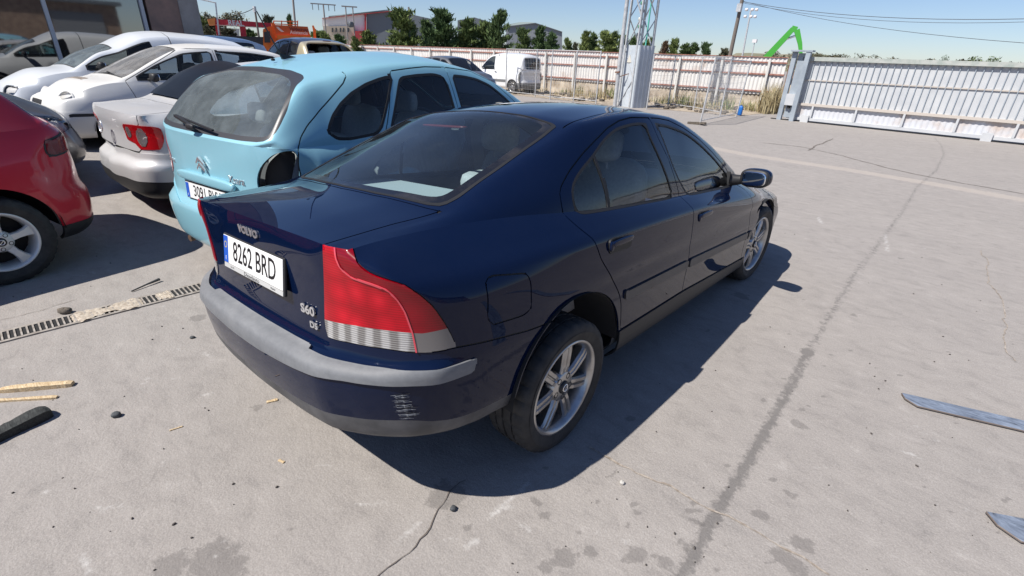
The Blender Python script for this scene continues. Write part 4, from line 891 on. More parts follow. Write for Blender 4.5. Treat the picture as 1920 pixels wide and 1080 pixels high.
# ---------------------------------------------------------------- other cars: one body plan, many sizes
def hatch_spec(p):
    W, Wb, Wr = p['W'], p['Wb'], p['Wr']; yb, zb = p['tail']; yt, zt = p['glass_top']; g0y, g0z = p.get('glass_bot', (yb+.03, zb+.02))
    rp = p['roof']; wy, wz = p['screen_top']; cy, cz = p['cowl']; ny, nz = p['nose']; hy, hz = p.get('hood', ((cy+ny)/2+.1, (cz+nz)/2+.06))
    zbf = p.get('belt_front', cz-.06); bz = lambda y: float(np.interp(y, [yb, cy], [zb, zbf])); dr = p.get('rail_drop', .05); rows = []
    bow = p.get('tail_bow', .04)
    rows.append((Wb*p.get('tail_w', .88), yb+.10, zb, Wb*.70, yb+.05, zb+.005, yb, zb+.01, 0))
    boot = p.get('boot')
    if boot:    # saloon: flat lid between the tail and the back window
        rows.append((Wb*.90, yb+.22, zb+.005, Wb*.76, yb+.22, zb+.02, yb+.20, zb+.045, 0)); rows.append((Wb*.95, boot[0]-.12, zb+.01, Wb*.80, boot[0]-.05, boot[1]-.02, boot[0]-.06, boot[1]-.005, 0))
        g0y, g0z = boot; ts = (.25, .6)
    else: ts = (.10, .45, .78)
    for t in ts:
        e = p.get('glass_bulge', .03)*math.sin(math.pi*t); gy, gz_ = g0y+(yt-g0y)*t-e*.7, g0z+(zt-g0z)*t+e*.7
        x2 = Wb*.84+(Wr-Wb*.84)*t; y0 = yb+.13+t*max(yt+.06-(yb+.13), .04) if not boot else max(yb+.16+.22*t, gy); rows.append((Wb*(.93+.05*t), y0, bz(y0), x2, gy+bow, gz_-.02, gy, gz_, .012+.02*t))
    for y, z in [(yt+.10, zt+.012)]+list(rp)+[(wy, wz)]:
        rows.append((Wb, y, bz(y), Wr, y, z-dr, y-(.0 if y < wy else .03), z, .028))
    for t in (.38, .75):
        y, z = wy+(cy-wy)*t, wz+(cz-wz)*t+.03*math.sin(math.pi*t); y0 = y+.05; rows.append((Wb*(1-.01*t), y0, bz(y0), Wr+(Wb*.93-Wr)*t, y+.05, max(z-.06-.02*t, bz(y0)+.05), y-.04, z, .016*(1-t)+.004))
    rows.append((Wb*.97, cy+.03, zbf, Wb*.90, cy+.02, zbf+.035, cy-.03, cz, .002))
    rows.append((Wb*.93, hy, (zbf+nz)/2+.005, Wb*.74, hy, (zbf+nz)/2+.04, hy, hz, .002)); rows.append((Wb*.88, ny-.25, nz+.005, Wb*.66, ny-.18, nz+.03, ny-.12, nz+.07, 0)); rows.append((Wb*.74, ny-.12, nz-.03, Wb*.56, ny-.06, nz-.01, ny, nz, 0))
    yr, yf = p['yr'], p['yf']; zs = p.get('sill', .22); zt_, zf_ = zb, nz-.03
    def lv(f, ins, a, b_, fr=None, rs=1.0):   # f: share of the way from sill to belt
        zz = lambda top: zs+(top-zs)*f
        return ([(yr, zz(zt_)), (cy-.2, zz(zbf)), (yf-.25, zz(zf_+.06)), (yf, zz(zf_))], ins, yr+a, yf-b_, rs)
    L = [lv(0, .09, .09, .10), lv(.10, .03, .02, .03), lv(.26, .015, .0, .0), lv(.40, .004, .0, .0), lv(.47, .0, p.get('ledge', .04), .01), lv(.60, .0, p.get('ledge', .04)+.01, .03), lv(.76, .012, p.get('ledge', .04)+.015, .06), lv(.90, (W-Wb)*.55, min(yb-yr, p.get('ledge', .04)+.02), .09, rs=.8)]
    return dict(width=[(yr+.3, W-.03), (0, W-.008), (p['wb']*.5, W), (p['wb'], W-.006), (yf-.4, W-.05)], stations=rows, levels=L, rcs=p.get('rcs', .8), fcs=p.get('fcs', 1.0))
def rail_z(sp):
    st = sp['stations']; return np.array([s[4] for s in st]), np.array([s[5] for s in st]), np.array([s[1] for s in st]), np.array([s[2] for s in st])
def win_poly(sp, y0, y1, lo=.02, hi=.045, n=9, minh=.05, slant=(0, 0)):
    ry, rz, by, bz = rail_z(sp); k = np.argsort(ry); ys = np.linspace(y0, y1, n); zt = np.interp(ys, ry[k], rz[k])-hi; zb = np.interp(ys, by, bz)+lo; m = zt-zb > minh
    ys, zt, zb = ys[m], zt[m], zb[m]; 
    return rounded(np.vstack([np.stack([ys+slant[1]*(ys-ys[0])/(ys[-1]-ys[0]+1e-9)+slant[0]*(1-(ys-ys[0])/(ys[-1]-ys[0]+1e-9)), zt], 1), np.stack([ys, zb], 1)[::-1]]), .03, 3)
def pose_m(x, y, yaw, z=0.0): return Matrix.Translation((x, y, z)) @ Matrix.Rotation(-R(yaw), 4, 'Z')
def make_car(name, label, p, pose, paint_m, glass_m=None, windows=(), doors=(), step=.045, wheel=None, tail=None, head=None, bumper=None, group=None, cat='car', rear_glass=True, screen=True, sides=(1, -1), extra=None, seats=True, gaps=True, lines=(), wheels='both', lining=True, frit=.04, regions=()):
    sp = hatch_spec(p); root = empty(name, mat=pose_m(*pose)); tag(root, label, cat, group); sh = build_shell(sp, step); glass_m = glass_m or G_car
    wr, wz = p.get('wr', .30), p.get('wz', .30)
    for yw in (0, p['wb']): sh.region('hole', lambda V, a=yw: np.hypot(V[:, 1]-a, V[:, 2]-wz-.01)-p.get('arch', wr+.055), side(.4, .1)); sh.drop('hole')
    if extra: extra(sh, sp, 'pre', root, None)
    for lab, C, pj, mk, lb in regions: sh.region(lab, area(np.asarray(C, float), pj), mk, lb or {'tub', 'top'})
    wm = side(.35, .15); topm = lambda C, N: N[:, 2] > .12
    Wr = p['Wr']; yb, zb = p['tail']
    if screen:
        wy = p['screen_top'][0]; cy = p['cowl'][0]; Wb = p['Wb']
        S = rounded([(-.2, wy+.03), (Wr*.85, wy+.04), (Wr*.93, wy+.10), (Wb*.87, cy-.10), (Wb*.85, cy-.02), (-.2, cy-.05)], .05); mk = lambda C, N: (C[:, 1] > wy-.2) & (N[:, 2] > .1)
        sh.region('screenseal', area(S, xy), mk, {'top'}); sh.region('screen', lambda V: sdf(xy(V), S)+.018, mk, {'screenseal'})
    if rear_glass and 'back_poly' in p:
        Bp = rounded(p['back_poly'], p.get('back_round', .06)); mk = lambda C, N: (C[:, 1] < p['glass_top'][0]+.2); lb = {'top', 'tub'} if p.get('back_tub') else {'top'}
        pj = xz if p.get('back_proj', 'xz') == 'xz' else xy
        sh.region('frit', area(Bp, pj), mk, lb); sh.region('back', lambda V: sdf(pj(V), Bp)+frit, mk, {'frit'})
    polys = [w if not isinstance(w, tuple) else win_poly(sp, *w) for w in windows]
    for i, C in enumerate(polys):
        sh.region('winseal', lambda V, C=C: sdf(yz(V), C)-.004, wm, {'top', 'tub'}); sh.region('win%d' % i, lambda V, C=C: sdf(yz(V), C)+.016, wm, {'winseal'})
    for i, C in enumerate(doors):
        C = np.asarray(C, float); sh.region('door%d' % i, area(C), wm, {'top', 'tub'})
        if gaps: sh.region('gap', band(C, .0045), wm, {'top', 'tub', 'door%d' % i})
    for C in lines: sh.groove('gap', C[0], C[3] if len(C) > 3 else .004, C[1], C[2], {'top', 'tub'})
    if tail is not None:
        for i, (C, pj) in enumerate(tail): sh.region('tail%d' % i, area(rounded(C, .02), pj), lambda C_, N: (C_[:, 1] < .05) & (C_[:, 0] > .25), {'tub', 'top'})
    if head is not None:
        for i, (C, pj) in enumerate(head): sh.region('head%d' % i, area(rounded(C, .03), pj), lambda C_, N: (C_[:, 1] > p['wb']+.1) & (C_[:, 0] > .1), {'tub', 'top'})
    if bumper is not None:
        zr, zf, m_b = bumper
        sh.region('rbump', lambda V: np.maximum(V[:, 2]-zr, V[:, 1]+.0), None, {'tub'}); sh.region('fbump', lambda V: np.maximum(V[:, 2]-zf, p['wb']-V[:, 1]), None, {'tub'})
    K = dict(skirt=.010); out = {}
    out['body'] = sh.obj('body', {'tub', 'top'}, paint_m, root, mirror='both', **K)
    if bumper is not None: out['rb'] = sh.obj('rear_bumper', 'rbump', m_b, root, mirror='both', **K); out['fb'] = sh.obj('front_bumper', 'fbump', m_b, root, mirror='both', **K)
    for mr_ in (None, 'left'): sh.obj('panel_seal', 'gap', M_seal, root, mirror=mr_, off=-.004)
    for s_ in sides:
        mr = None if s_ > 0 else 'left'; dl = []
        for i in range(len(doors)): dl.append(sh.obj('door', 'door%d' % i, paint_m, root, mirror=mr, **K)); out['door%d' % i, s_] = dl[-1]
        sh.obj('window_seal', 'winseal', M_seal, root, mirror=mr, off=.001, skirt=.006)
        for i in range(len(polys)): sh.obj('side_window', 'win%d' % i, glass_m, root, mirror=mr, off=-.003)
        if tail is not None:
            for i in range(len(tail)):
                if p.get('tail_skip', {}).get(s_): continue
                o = sh.obj('tail_lamp', 'tail%d' % i, p.get('tail_mat', L_red), root, mirror=mr, off=.002, skirt=.012)
                if o: sh.obj('reflector', 'tail%d' % i, M_reflr, o, mirror=mr, off=-.02)
        if head is not None:
            for i in range(len(head)):
                o = sh.obj('headlamp', 'head%d' % i, L_clear, root, mirror=mr, off=.002, skirt=.012)
                if o: sh.obj('reflector', 'head%d' % i, M_refl, o, mirror=mr, off=-.03)
    sh.obj('windscreen', 'screen', p.get('screen_mat', glass_m), root, mirror='both', off=-.002); sh.obj('windscreen_seal', 'screenseal', M_seal, root, mirror='both')
    bw = sh.obj('rear_window', 'back', p.get('back_mat', glass_m), root, mirror='both'); 
    if bw: sh.obj('window_border', 'frit', p.get('frit_mat', M_frit), bw, mirror='both')
    if lining: sh.obj('cabin_lining', {'tub', 'top', 'gap', 'rbump', 'fbump'} | {'door%d' % i for i in range(len(doors))}, M_trim, root, mirror='both', off=-.03, flip=True)
    b = MB(); wi = p['W']-.12; b.box((-wi*.72, p['yr']+.35, .24), (wi*.72, p['yf']-.35, .27)); b.box((-wi, wr+.1, .24), (wi, p['wb']-wr-.1, .27)); b.build('floor_pan', M_dark, root)
    for yw in (0, p['wb']):
        for s_ in (1, -1):
            n = 14; V = []; F = []; ra = p.get('arch', wr+.055)+.012
            for i in range(n+1):
                a = math.pi*i/n
                for xx in (p['W']-.36, p['W']-.035): V.append((s_*xx, yw+ra*math.cos(a), wz+.01+ra*math.sin(a)))
            F = [(2*i, 2*i+1, 2*i+3, 2*i+2) for i in range(n)]; V.append((s_*(p['W']-.36), yw, .25)); F += [(2*i, 2*i+2, len(V)-1) for i in range(n)]
            MB().add(V, F, True).build('arch_liner', M_dark, root)
            if wheels == 'both' or (wheels == 'right' and s_ > 0): make_wheel(root, (s_*(p['W']-.115), yw, wz), s_, **(wheel or dict(rt=wr, rr=wr-.105, w=.185, lo=True, spokes=5, style='flare')))
    if seats:
        fz = .45
        for x in (-.36, .36):
            b = MB(); b.rbox((x, p['seat_y'], fz+.05), (.48, .5, .2), e=4.5, n=8); b.rbox((x, p['seat_y']-.28, fz+.40), (.48, .16, .66), e=4, n=8, M=Matrix.Rotation(R(-14), 3, 'X')); b.rbox((x, p['seat_y']-.37, fz+.80), (.28, .10, .18), e=3.5, n=8); b.build('front_seat', M_seat, root)
        b = MB(); b.rbox((0, .42, fz+.03), (1.2, .5, .2), e=5, n=8); b.rbox((0, .16, fz+.32), (1.2, .16, .6), e=5, n=8, M=Matrix.Rotation(R(-16), 3, 'X'))
        for x in (-.36, .36): b.rbox((x, .06, fz+.70), (.26, .09, .16), e=3.5, n=8)
        b.build('rear_bench', M_seat, root)
        b = MB(); b.rbox((0, p['cowl'][0]-.35, p['cowl'][1]-.20), (1.25, .5, .22), e=5, n=8); b.build('dashboard', M_trim, root)
        b = MB(); n = 20; b.tube([(-.36+.18*math.cos(2*math.pi*k/n), p['cowl'][0]-.72-.08*math.sin(2*math.pi*k/n), p['cowl'][1]-.14+.16*math.sin(2*math.pi*k/n)) for k in range(n+1)], .015, 8, False); b.build('steering_wheel', M_black, root)
    if extra: extra(sh, sp, 'post', root, out)
    return root, sh, sp
G_car = glass('car_glass', (.84, .90, .89), 0, .02)
G_dusty = glass('dusty_car_glass', (.80, .88, .89), 0, .30, dustc=(.40, .46, .48))
G_filthy = glass('filthy_car_glass', (.5, .55, .55), 0, .62, dustc=(.34, .33, .32))
def mirrorset(root, W, y, z, m, s_list=(1, -1)):
    for s_ in s_list:
        mr = empty('side_mirror'); mr.parent = root
        b = MB(); b.rbox((s_*(W+.075), y, z), (.17, .10, .12), e=2.8, n=10); b.build('housing', m, mr)
        b = MB(); b.rbox((s_*(W+.075), y-.045, z), (.145, .02, .098), e=3.2, n=10); b.build('mirror_glass', M_mirror, mr)
        b = MB(); b.tube([(s_*(W-.08), y+.02, z-.04), (s_*(W+.03), y+.01, z-.02)], .025, 8); b.build('arm', M_black, mr)
def plate(root, M, text, w=.52, h=.11, frame=True):
    p_ = MB().box((-w/2-.006, -h/2-.006, -.006), (w/2+.006, h/2+.006, .002)).build('plate_holder', M_black, root); p_.data.transform(M)
    o = MB().box((-w/2, -h/2, .002), (w/2, h/2, .005)).build('number_plate', M_plate, root); o.data.transform(M)
    o2 = MB().box((-w/2+.002, -h/2+.002, .0052), (-w/2+.044, h/2-.002, .0058)).build('country_band', M_plateblue, o); o2.data.transform(M)
    text_mesh('registration', text, .112, M_ink, o, M @ Matrix.Translation((.022, 0, .0054)), .0004, .80, bold=.0008)
    text_mesh('country_letter', 'E', .022, M_plate, o, M @ Matrix.Translation((-w/2+.023, -.035, .006)), .0003, .9)
    return o
# ---------------------------------------------------------------- pale blue people carrier beside the saloon
M_pale = paint('pale_blue_paint', (.25, .50, .59), .1, .7, .10, .35, (.45, .43, .40), .8, 2.0, spec=.3)
MPV = dict(W=.875, Wb=.80, Wr=.585, wb=2.76, yr=-.70, yf=3.58, tail=(-.625, 1.06), glass_bot=(-.60, 1.08), glass_top=(-.10, 1.515), glass_bulge=.045, roof=[(.45, 1.605), (1.05, 1.635)], screen_top=(1.60, 1.585), cowl=(2.78, 1.06), nose=(3.42, .80), belt_front=.98, rail_drop=.075, ledge=.055, wr=.305, wz=.305, seat_y=1.35, rcs=1.05, tail_w=.84,
           back_poly=[(-.2, 1.09), (.45, 1.084), (.61, 1.090), (.660, 1.108), (.676, 1.14), (.674, 1.19), (.658, 1.274), (.612, 1.378), (.570, 1.425), (.52, 1.45), (.44, 1.474), (.312, 1.496), (-.2, 1.512)], back_round=.03, back_mat=G_dusty, frit_mat=mat('dusty_frit', (.045, .045, .05), .35, spec=.3))
def mpv_extra(sh, sp, when, root, out):
    Ss = lambda V: np.stack([V[:, 0]+V[:, 1]*.9, V[:, 2]], 1)
    if when == 'pre':
        hole = spline2([(.392, 1.035), (.333, 1.043), (.234, 1.026), (.134, .975), (.064, .913), (.028, .851), (.03, .78), (.10, .73), (.28, .72), (.37, .76), (.395, .90)], True, 4)
        mk = lambda C, N: (C[:, 1] < .1) & (C[:, 0] > .3)
        sh.region('lampwell', area(hole, Ss), mk, {'tub', 'top'})
        seam = np.array([(.184, 1.503), (.173, 1.471), (.124, 1.429), (.001, 1.356), (-.153, 1.269), (-.274, 1.184), (-.347, 1.116), (-.397, 1.038), (-.408, .954), (-.40, .80), (-.40, .60), (-1.2, .60), (-1.2, 1.503)])
        sh.groove('gap', seam, .004, yz, lambda C, N: (C[:, 1] > -.46) & (N[:, 0] > .3) & (C[:, 2] < 1.495), {'tub', 'top'})
        bl = lambda V: V[:, 2]-np.interp(V[:, 0], [0, .35, .60, .70, .80], [.56, .56, .62, .68, .68])
        sh.region('bumper', lambda V: np.maximum(bl(V), V[:, 1]+.02), None, {'tub'})
        return
    sh.obj('rear_bumper', 'bumper', M_pale, root, mirror='both', off=.008, skirt=.02)
    sh.obj('lamp_well', 'lampwell', M_dark, root, off=-.07); tl = sh.obj('tail_lamp', 'lampwell', lens_thin('pink_lens', (.85, .12, .16), (.5, .05, .07), .5), root, mirror='left', off=.004, skirt=.01); sh.obj('reflector', 'lampwell', M_reflr, tl, mirror='left', off=-.02)
    b = MB(); b.bar((.70, -.42, .74), (.745, -.34, 1.0), .03, .09); b.build('lamp_bracket', mat('primer_grey', (.10, .12, .15), .5), root)
    b = MB(); b.rbox((.765, -.36, .92), (.012, .03, .06), e=3); b.build('lamp_socket', M_dark, root)
    # lip over the plate, plate, badges
    Mr = lambda x, y, z, t=0, rz=0: Matrix.Translation((x, y, z)) @ Matrix.Rotation(rz, 4, 'Z') @ Matrix.Rotation(R(90-t), 4, 'X')
    b = MB(); b.rbox((0, -.640, .775), (.74, .045, .07), e=4, n=12); b.build('tailgate_grip', M_pale, root)
    plate(root, Mr(0, -.655, .672, 4), '3091 BVY')
    b = MB()
    for dz in (0, .042):
        b.add([(-.05, 0, dz-.012), (0, 0, dz+.030), (.05, 0, dz-.012), (.05, 0, dz-.030), (0, 0, dz+.010), (-.05, 0, dz-.030), (-.05, -.012, dz-.012), (0, -.018, dz+.030), (.05, -.012, dz-.012), (.05, -.012, dz-.030), (0, -.018, dz+.010), (-.05, -.012, dz-.030)],
              [(6, 7, 10, 11), (7, 8, 9, 10), (0, 1, 7, 6), (1, 2, 8, 7), (2, 3, 9, 8), (3, 4, 10, 9), (4, 5, 11, 10), (5, 0, 6, 11)])
    o = b.build('maker_badge', M_chrome, root); o.location = (0, surf(sh, {'tub', 'top'}, lambda P: P[:, 1] < -.4)(0, .89, 1)-.012, .865)
    lk = surf(sh, {'tub'}, lambda P: (P[:, 1] < -.4) & (P[:, 2] > .68))
    drape(text_mesh('model_letters', 'XSARA', .036, M_chrome, root, Mr(-.52, -.618, .84), .002, 1.1, bold=.001), lk, 1, -.003); drape(text_mesh('model_letters', 'Xsara', .07, M_chrome, root, Mr(.36, -.642, .82), .002, 1.0), lk, 1, -.003)
    # rear wiper, washer jet, aerial
    b = MB(); b.bar((-.02, -.640, 1.135), (-.30, -.600, 1.175), .022, .016); b.bar((-.32, -.592, 1.175), (.19, -.612, 1.125), .016, .012); b.rbox((-.03, -.645, 1.13), (.10, .03, .04), e=3); b.build('rear_wiper', M_black, root)
    b = MB(); b.rbox((.0, .02, 1.553), (.02, .03, .018), e=3); b.build('washer_jet', M_black, root)
    b = MB(); b.add([(-.014, .10, 1.555), (.014, .10, 1.555), (.009, .21, 1.575), (-.009, .21, 1.575), (0, .07, 1.60)], [(0, 1, 4), (1, 2, 4), (2, 3, 4), (3, 0, 4), (0, 3, 2, 1)]); b.tube([(0, .085, 1.59), (0, -.05, 1.86)], [.006, .004], 6); b.build('aerial', M_black, root)
    b = MB(); b.tube([(-.45, -.50, .25), (-.45, -.64, .24)], .026, 12); b.build('exhaust_pipe', mat('rusty_steel', (.10, .06, .04), .7), root)
    b = MB(); b.box((-.62, -.45, .74), (.62, .0, .77)); b.build('boot_floor', M_trim, root)
    mirrorset(root, .86, 2.25, 1.06, M_pale)
mpv_windows = [
    rounded([(-.150, 1.125), (-.137, 1.163), (-.077, 1.233), (.022, 1.302), (.144, 1.365), (.301, 1.422), (.442, 1.455), (.560, 1.475), (.575, 1.455), (.46, 1.30), (.315, 1.12), (.25, 1.083), (.004, 1.071), (-.095, 1.08)], .015, 3),
    rounded([(.647, 1.462), (.85, 1.48), (1.06, 1.487), (1.17, 1.465), (1.20, 1.40), (1.205, 1.10), (.385, 1.10)], .05, 4),
    rounded([(1.29, 1.478), (1.48, 1.465), (1.661, 1.441), (1.85, 1.385), (2.05, 1.27), (2.33, 1.08), (1.30, 1.09)], .05, 4)]
mpv_doors = [np.array([(.582, 1.505), (.80, 1.525), (.981, 1.537), (1.243, 1.535), (1.25, 1.1), (1.25, .34), (.50, .34), (.40, .55), (.26, .80), (.28, .98), (.345, 1.10), (.46, 1.28)]), np.array([(1.243, 1.535), (1.62, 1.505), (1.90, 1.42), (2.15, 1.27), (2.5, 1.02), (2.55, .85), (2.50, .34), (1.25, .34), (1.25, 1.1)])]
mpv, _, _ = make_car('people_carrier', 'pale blue people carrier missing a tail lamp, parked beside the dark blue saloon', MPV, (-2.13, .31, -7.6), M_pale, windows=mpv_windows, doors=mpv_doors, frit=.028, step=.03, extra=mpv_extra, wheel=dict(rt=.305, rr=.2, w=.185, lo=True))

# ---------------------------------------------------------------- wrecked silver saloon
M_silver = paint('silver_paint', (.54, .54, .55), .25, .35, .45, .42, (.42, .38, .33), .75, 2.6, spec=.4)
M_whitep = paint('white_paint', (.66, .66, .645), 0, .3, .45, .45, (.46, .40, .33), .85, 2.4, spec=.4)
M_whiteb = paint('bluish_white_paint', (.60, .63, .67), 0, .35, .22, .35, (.46, .42, .36), .8, 2.0, spec=.4)
M_red = paint('maroon_paint', (.50, .016, .034), .0, .7, .05, .35, (.35, .25, .24), .7, 2.6, spec=.3)
M_greyp = paint('grey_paint', (.13, .135, .145), .5, .8, .2, .35, (.40, .37, .33), .8, 2.4, spec=.4)
M_navy = paint('navy_paint', (.012, .016, .032), .1, .9, .12, .35, (.35, .33, .32), .8, 2.4)
M_gold = paint('champagne_paint', (.42, .37, .25), .3, .6, .25, .35, (.42, .38, .33), .8, 2.4, spec=.4)
M_emb = M_chrome
def ring_badge(root, M, r=.055, nm='maker_badge'):
    b = MB(); b.lathe([(0, r), (.006, r), (.010, r*.93), (.006, r*.84), (0, r*.84)], 28, axis=2)
    for a, c_ in (((-.55, .62), (-.18, -.65)), ((-.18, -.65), (0, -.1)), ((0, -.1), (.18, -.65)), ((.18, -.65), (.55, .62)), ((-.22, .78), (0, .15)), ((0, .15), (.22, .78))):
        b.bar((a[0]*r, a[1]*r, .004), (c_[0]*r, c_[1]*r, .004), r*.13, .006)
    o = b.build(nm, M_chrome, root); o.data.transform(M); return o
SAL = dict(W=.91, Wb=.815, Wr=.60, wb=2.71, yr=-1.07, yf=3.68, tail=(-1.00, 1.0), boot=(-.45, 1.06), glass_top=(.20, 1.395), glass_bulge=.03, roof=[(.80, 1.465), (1.10, 1.468)], screen_top=(1.42, 1.42), cowl=(2.36, 1.00), nose=(3.50, .74), belt_front=.93, ledge=.07, wr=.318, wz=.318, seat_y=1.30, tail_w=.92, rcs=.85)
M_tailred = lens_thin('cluster_red', (.9, .03, .04), (.5, .008, .014), .6)
def sal_extra(sh, sp, when, root, out):
    Ss = lambda V: np.stack([V[:, 0]+V[:, 1]+1.05, V[:, 2]], 1); mk = lambda C, N: (C[:, 1] < -.3) & (C[:, 0] > .2)
    if when == 'pre':
        lamp = rounded([(.50, .905), (.70, .915), (1.08, .905), (1.10, .80), (1.05, .70), (.74, .69), (.68, .74), (.50, .76)], .03)
        sh.region('lamp', area(lamp, Ss), mk, {'tub'})
        circ = lambda cx, cz, r: (lambda V: np.hypot(Ss(V)[:, 0]-cx, V[:, 2]-cz)-r)
        sh.region('lampwhite', circ(.82, .80, .082), mk, {'lamp'}); sh.region('lampwhite', circ(.595, .835, .052), mk, {'lamp'})
        lidp = np.array([(-.3, 1.2), (.70, 1.2), (.70, .93), (.66, .86), (.66, .70), (.60, .66), (-.3, .66)])
        sh.groove('gap', lidp, .006, xz, lambda C, N: (C[:, 1] < -.62) & (N[:, 1] < -.35) & (C[:, 0] > .02), {'tub', 'top'})
        sh.groove('gap', np.array([(-.3, -1.2), (.70, -1.2), (.70, -.50), (-.3, -.54)]), .005, xy, lambda C, N: (N[:, 2] > .6) & (C[:, 1] < -.4), {'top'})
        sh.region('lowbump', lambda V: np.maximum(V[:, 2]-.40, V[:, 1]+.35), None, {'tub'}); sh.region('bump', lambda V: np.maximum(V[:, 2]-.655, V[:, 1]+.35), None, {'tub'})
        hole = rounded([(-.3, -.42), (.55, -.40), (.60, -.30), (.565, .16), (.50, .22), (-.3, .24)], .05)
        sh.region('backhole', area(hole, xy), lambda C, N: (C[:, 1] < .4) & (N[:, 2] > .2), {'top'})
        return
    # crumpled bumper hanging loose
    def crumple(V, N):
        V = V.copy(); k = np.exp(-((V[:, 0]+.35)**2)/.12)*np.exp(-((V[:, 2]-.6)**2)/.03); V[:, 1] += .07*k; V[:, 2] -= .05*k; V[:, 2] += .004*np.sin(V[:, 0]*13+V[:, 1]*9); V[:, 1] += .006*np.sin(V[:, 0]*7+V[:, 2]*9); return V, N
    sh.obj('rear_bumper', 'bump', M_silver, root, mirror='both', off=.012, skirt=.02, tf=crumple); sh.obj('bumper_valance', 'lowbump', M_black, root, mirror='both', off=.010, skirt=.02, tf=crumple)
    for mr in (None, 'left'):
        tl = sh.obj('tail_lamp', 'lamp', M_tailred, root, mirror=mr, off=.006, skirt=.02); sh.obj('clear_lens', 'lampwhite', lens_thin('pale_lens', (.95, .94, .94), (.5, .48, .48), .2), tl, mirror=mr, off=.010, skirt=.02); sh.obj('reflector', {'lamp', 'lampwhite'}, M_reflr, tl, mirror=mr, off=-.02)
    ring_badge(root, Matrix.Translation((0, -1.055, .84)) @ Matrix.Rotation(R(84), 4, 'X'), .062)
    def lift(V, N):      # the tinted pane has come loose at the top
        V = V.copy(); V[:, 2] += .012+.05*np.clip((V[:, 1]+.42)/.62, 0, 1); V[:, 1] -= .02; return V, N
    sh.obj('loose_rear_window', 'backhole', mat('tinted_pane', (.012, .015, .022), .30, 0, 0, .03, spec=.25), root, mirror='both', tf=lift)
    b = MB()
    for k in range(14): b.rbox((random.uniform(-.5, .5), .20+random.uniform(-.05, .06), 1.37+random.uniform(-.02, .03)), (random.uniform(.06, .16), random.uniform(.03, .07), random.uniform(.02, .05)), e=2.2, n=5, M=Matrix.Rotation(random.uniform(0, 3), 3, 'Z'))
    b.build('torn_headlining', mat('torn_foam', (.50, .34, .17), .9), root)
    b = MB(); b.bar((.60, -.36, 1.06), (.56, .16, 1.36), .05, .03); b.bar((-.60, -.36, 1.06), (-.56, .16, 1.36), .05, .03); b.build('pillar_trim', M_black, root)
sal, _, _ = make_car('wrecked_saloon', 'wrecked silver saloon with crumpled rear bumper and round-lensed tail lamps', SAL, (-4.60, .72, -1.0, .02), M_silver, windows=[(.20, 1.18), (1.24, 2.2)], step=.04, rear_glass=False, extra=sal_extra, doors=[np.array([(.45, .34), (.42, .55), (.30, .75), (.20, 1.02), (.35, 1.36), (1.15, 1.41), (1.20, 1.0), (1.20, .34)]), np.array([(1.20, .34), (1.20, 1.0), (1.15, 1.41), (1.5, 1.37), (2.25, .96), (2.28, .34)])])
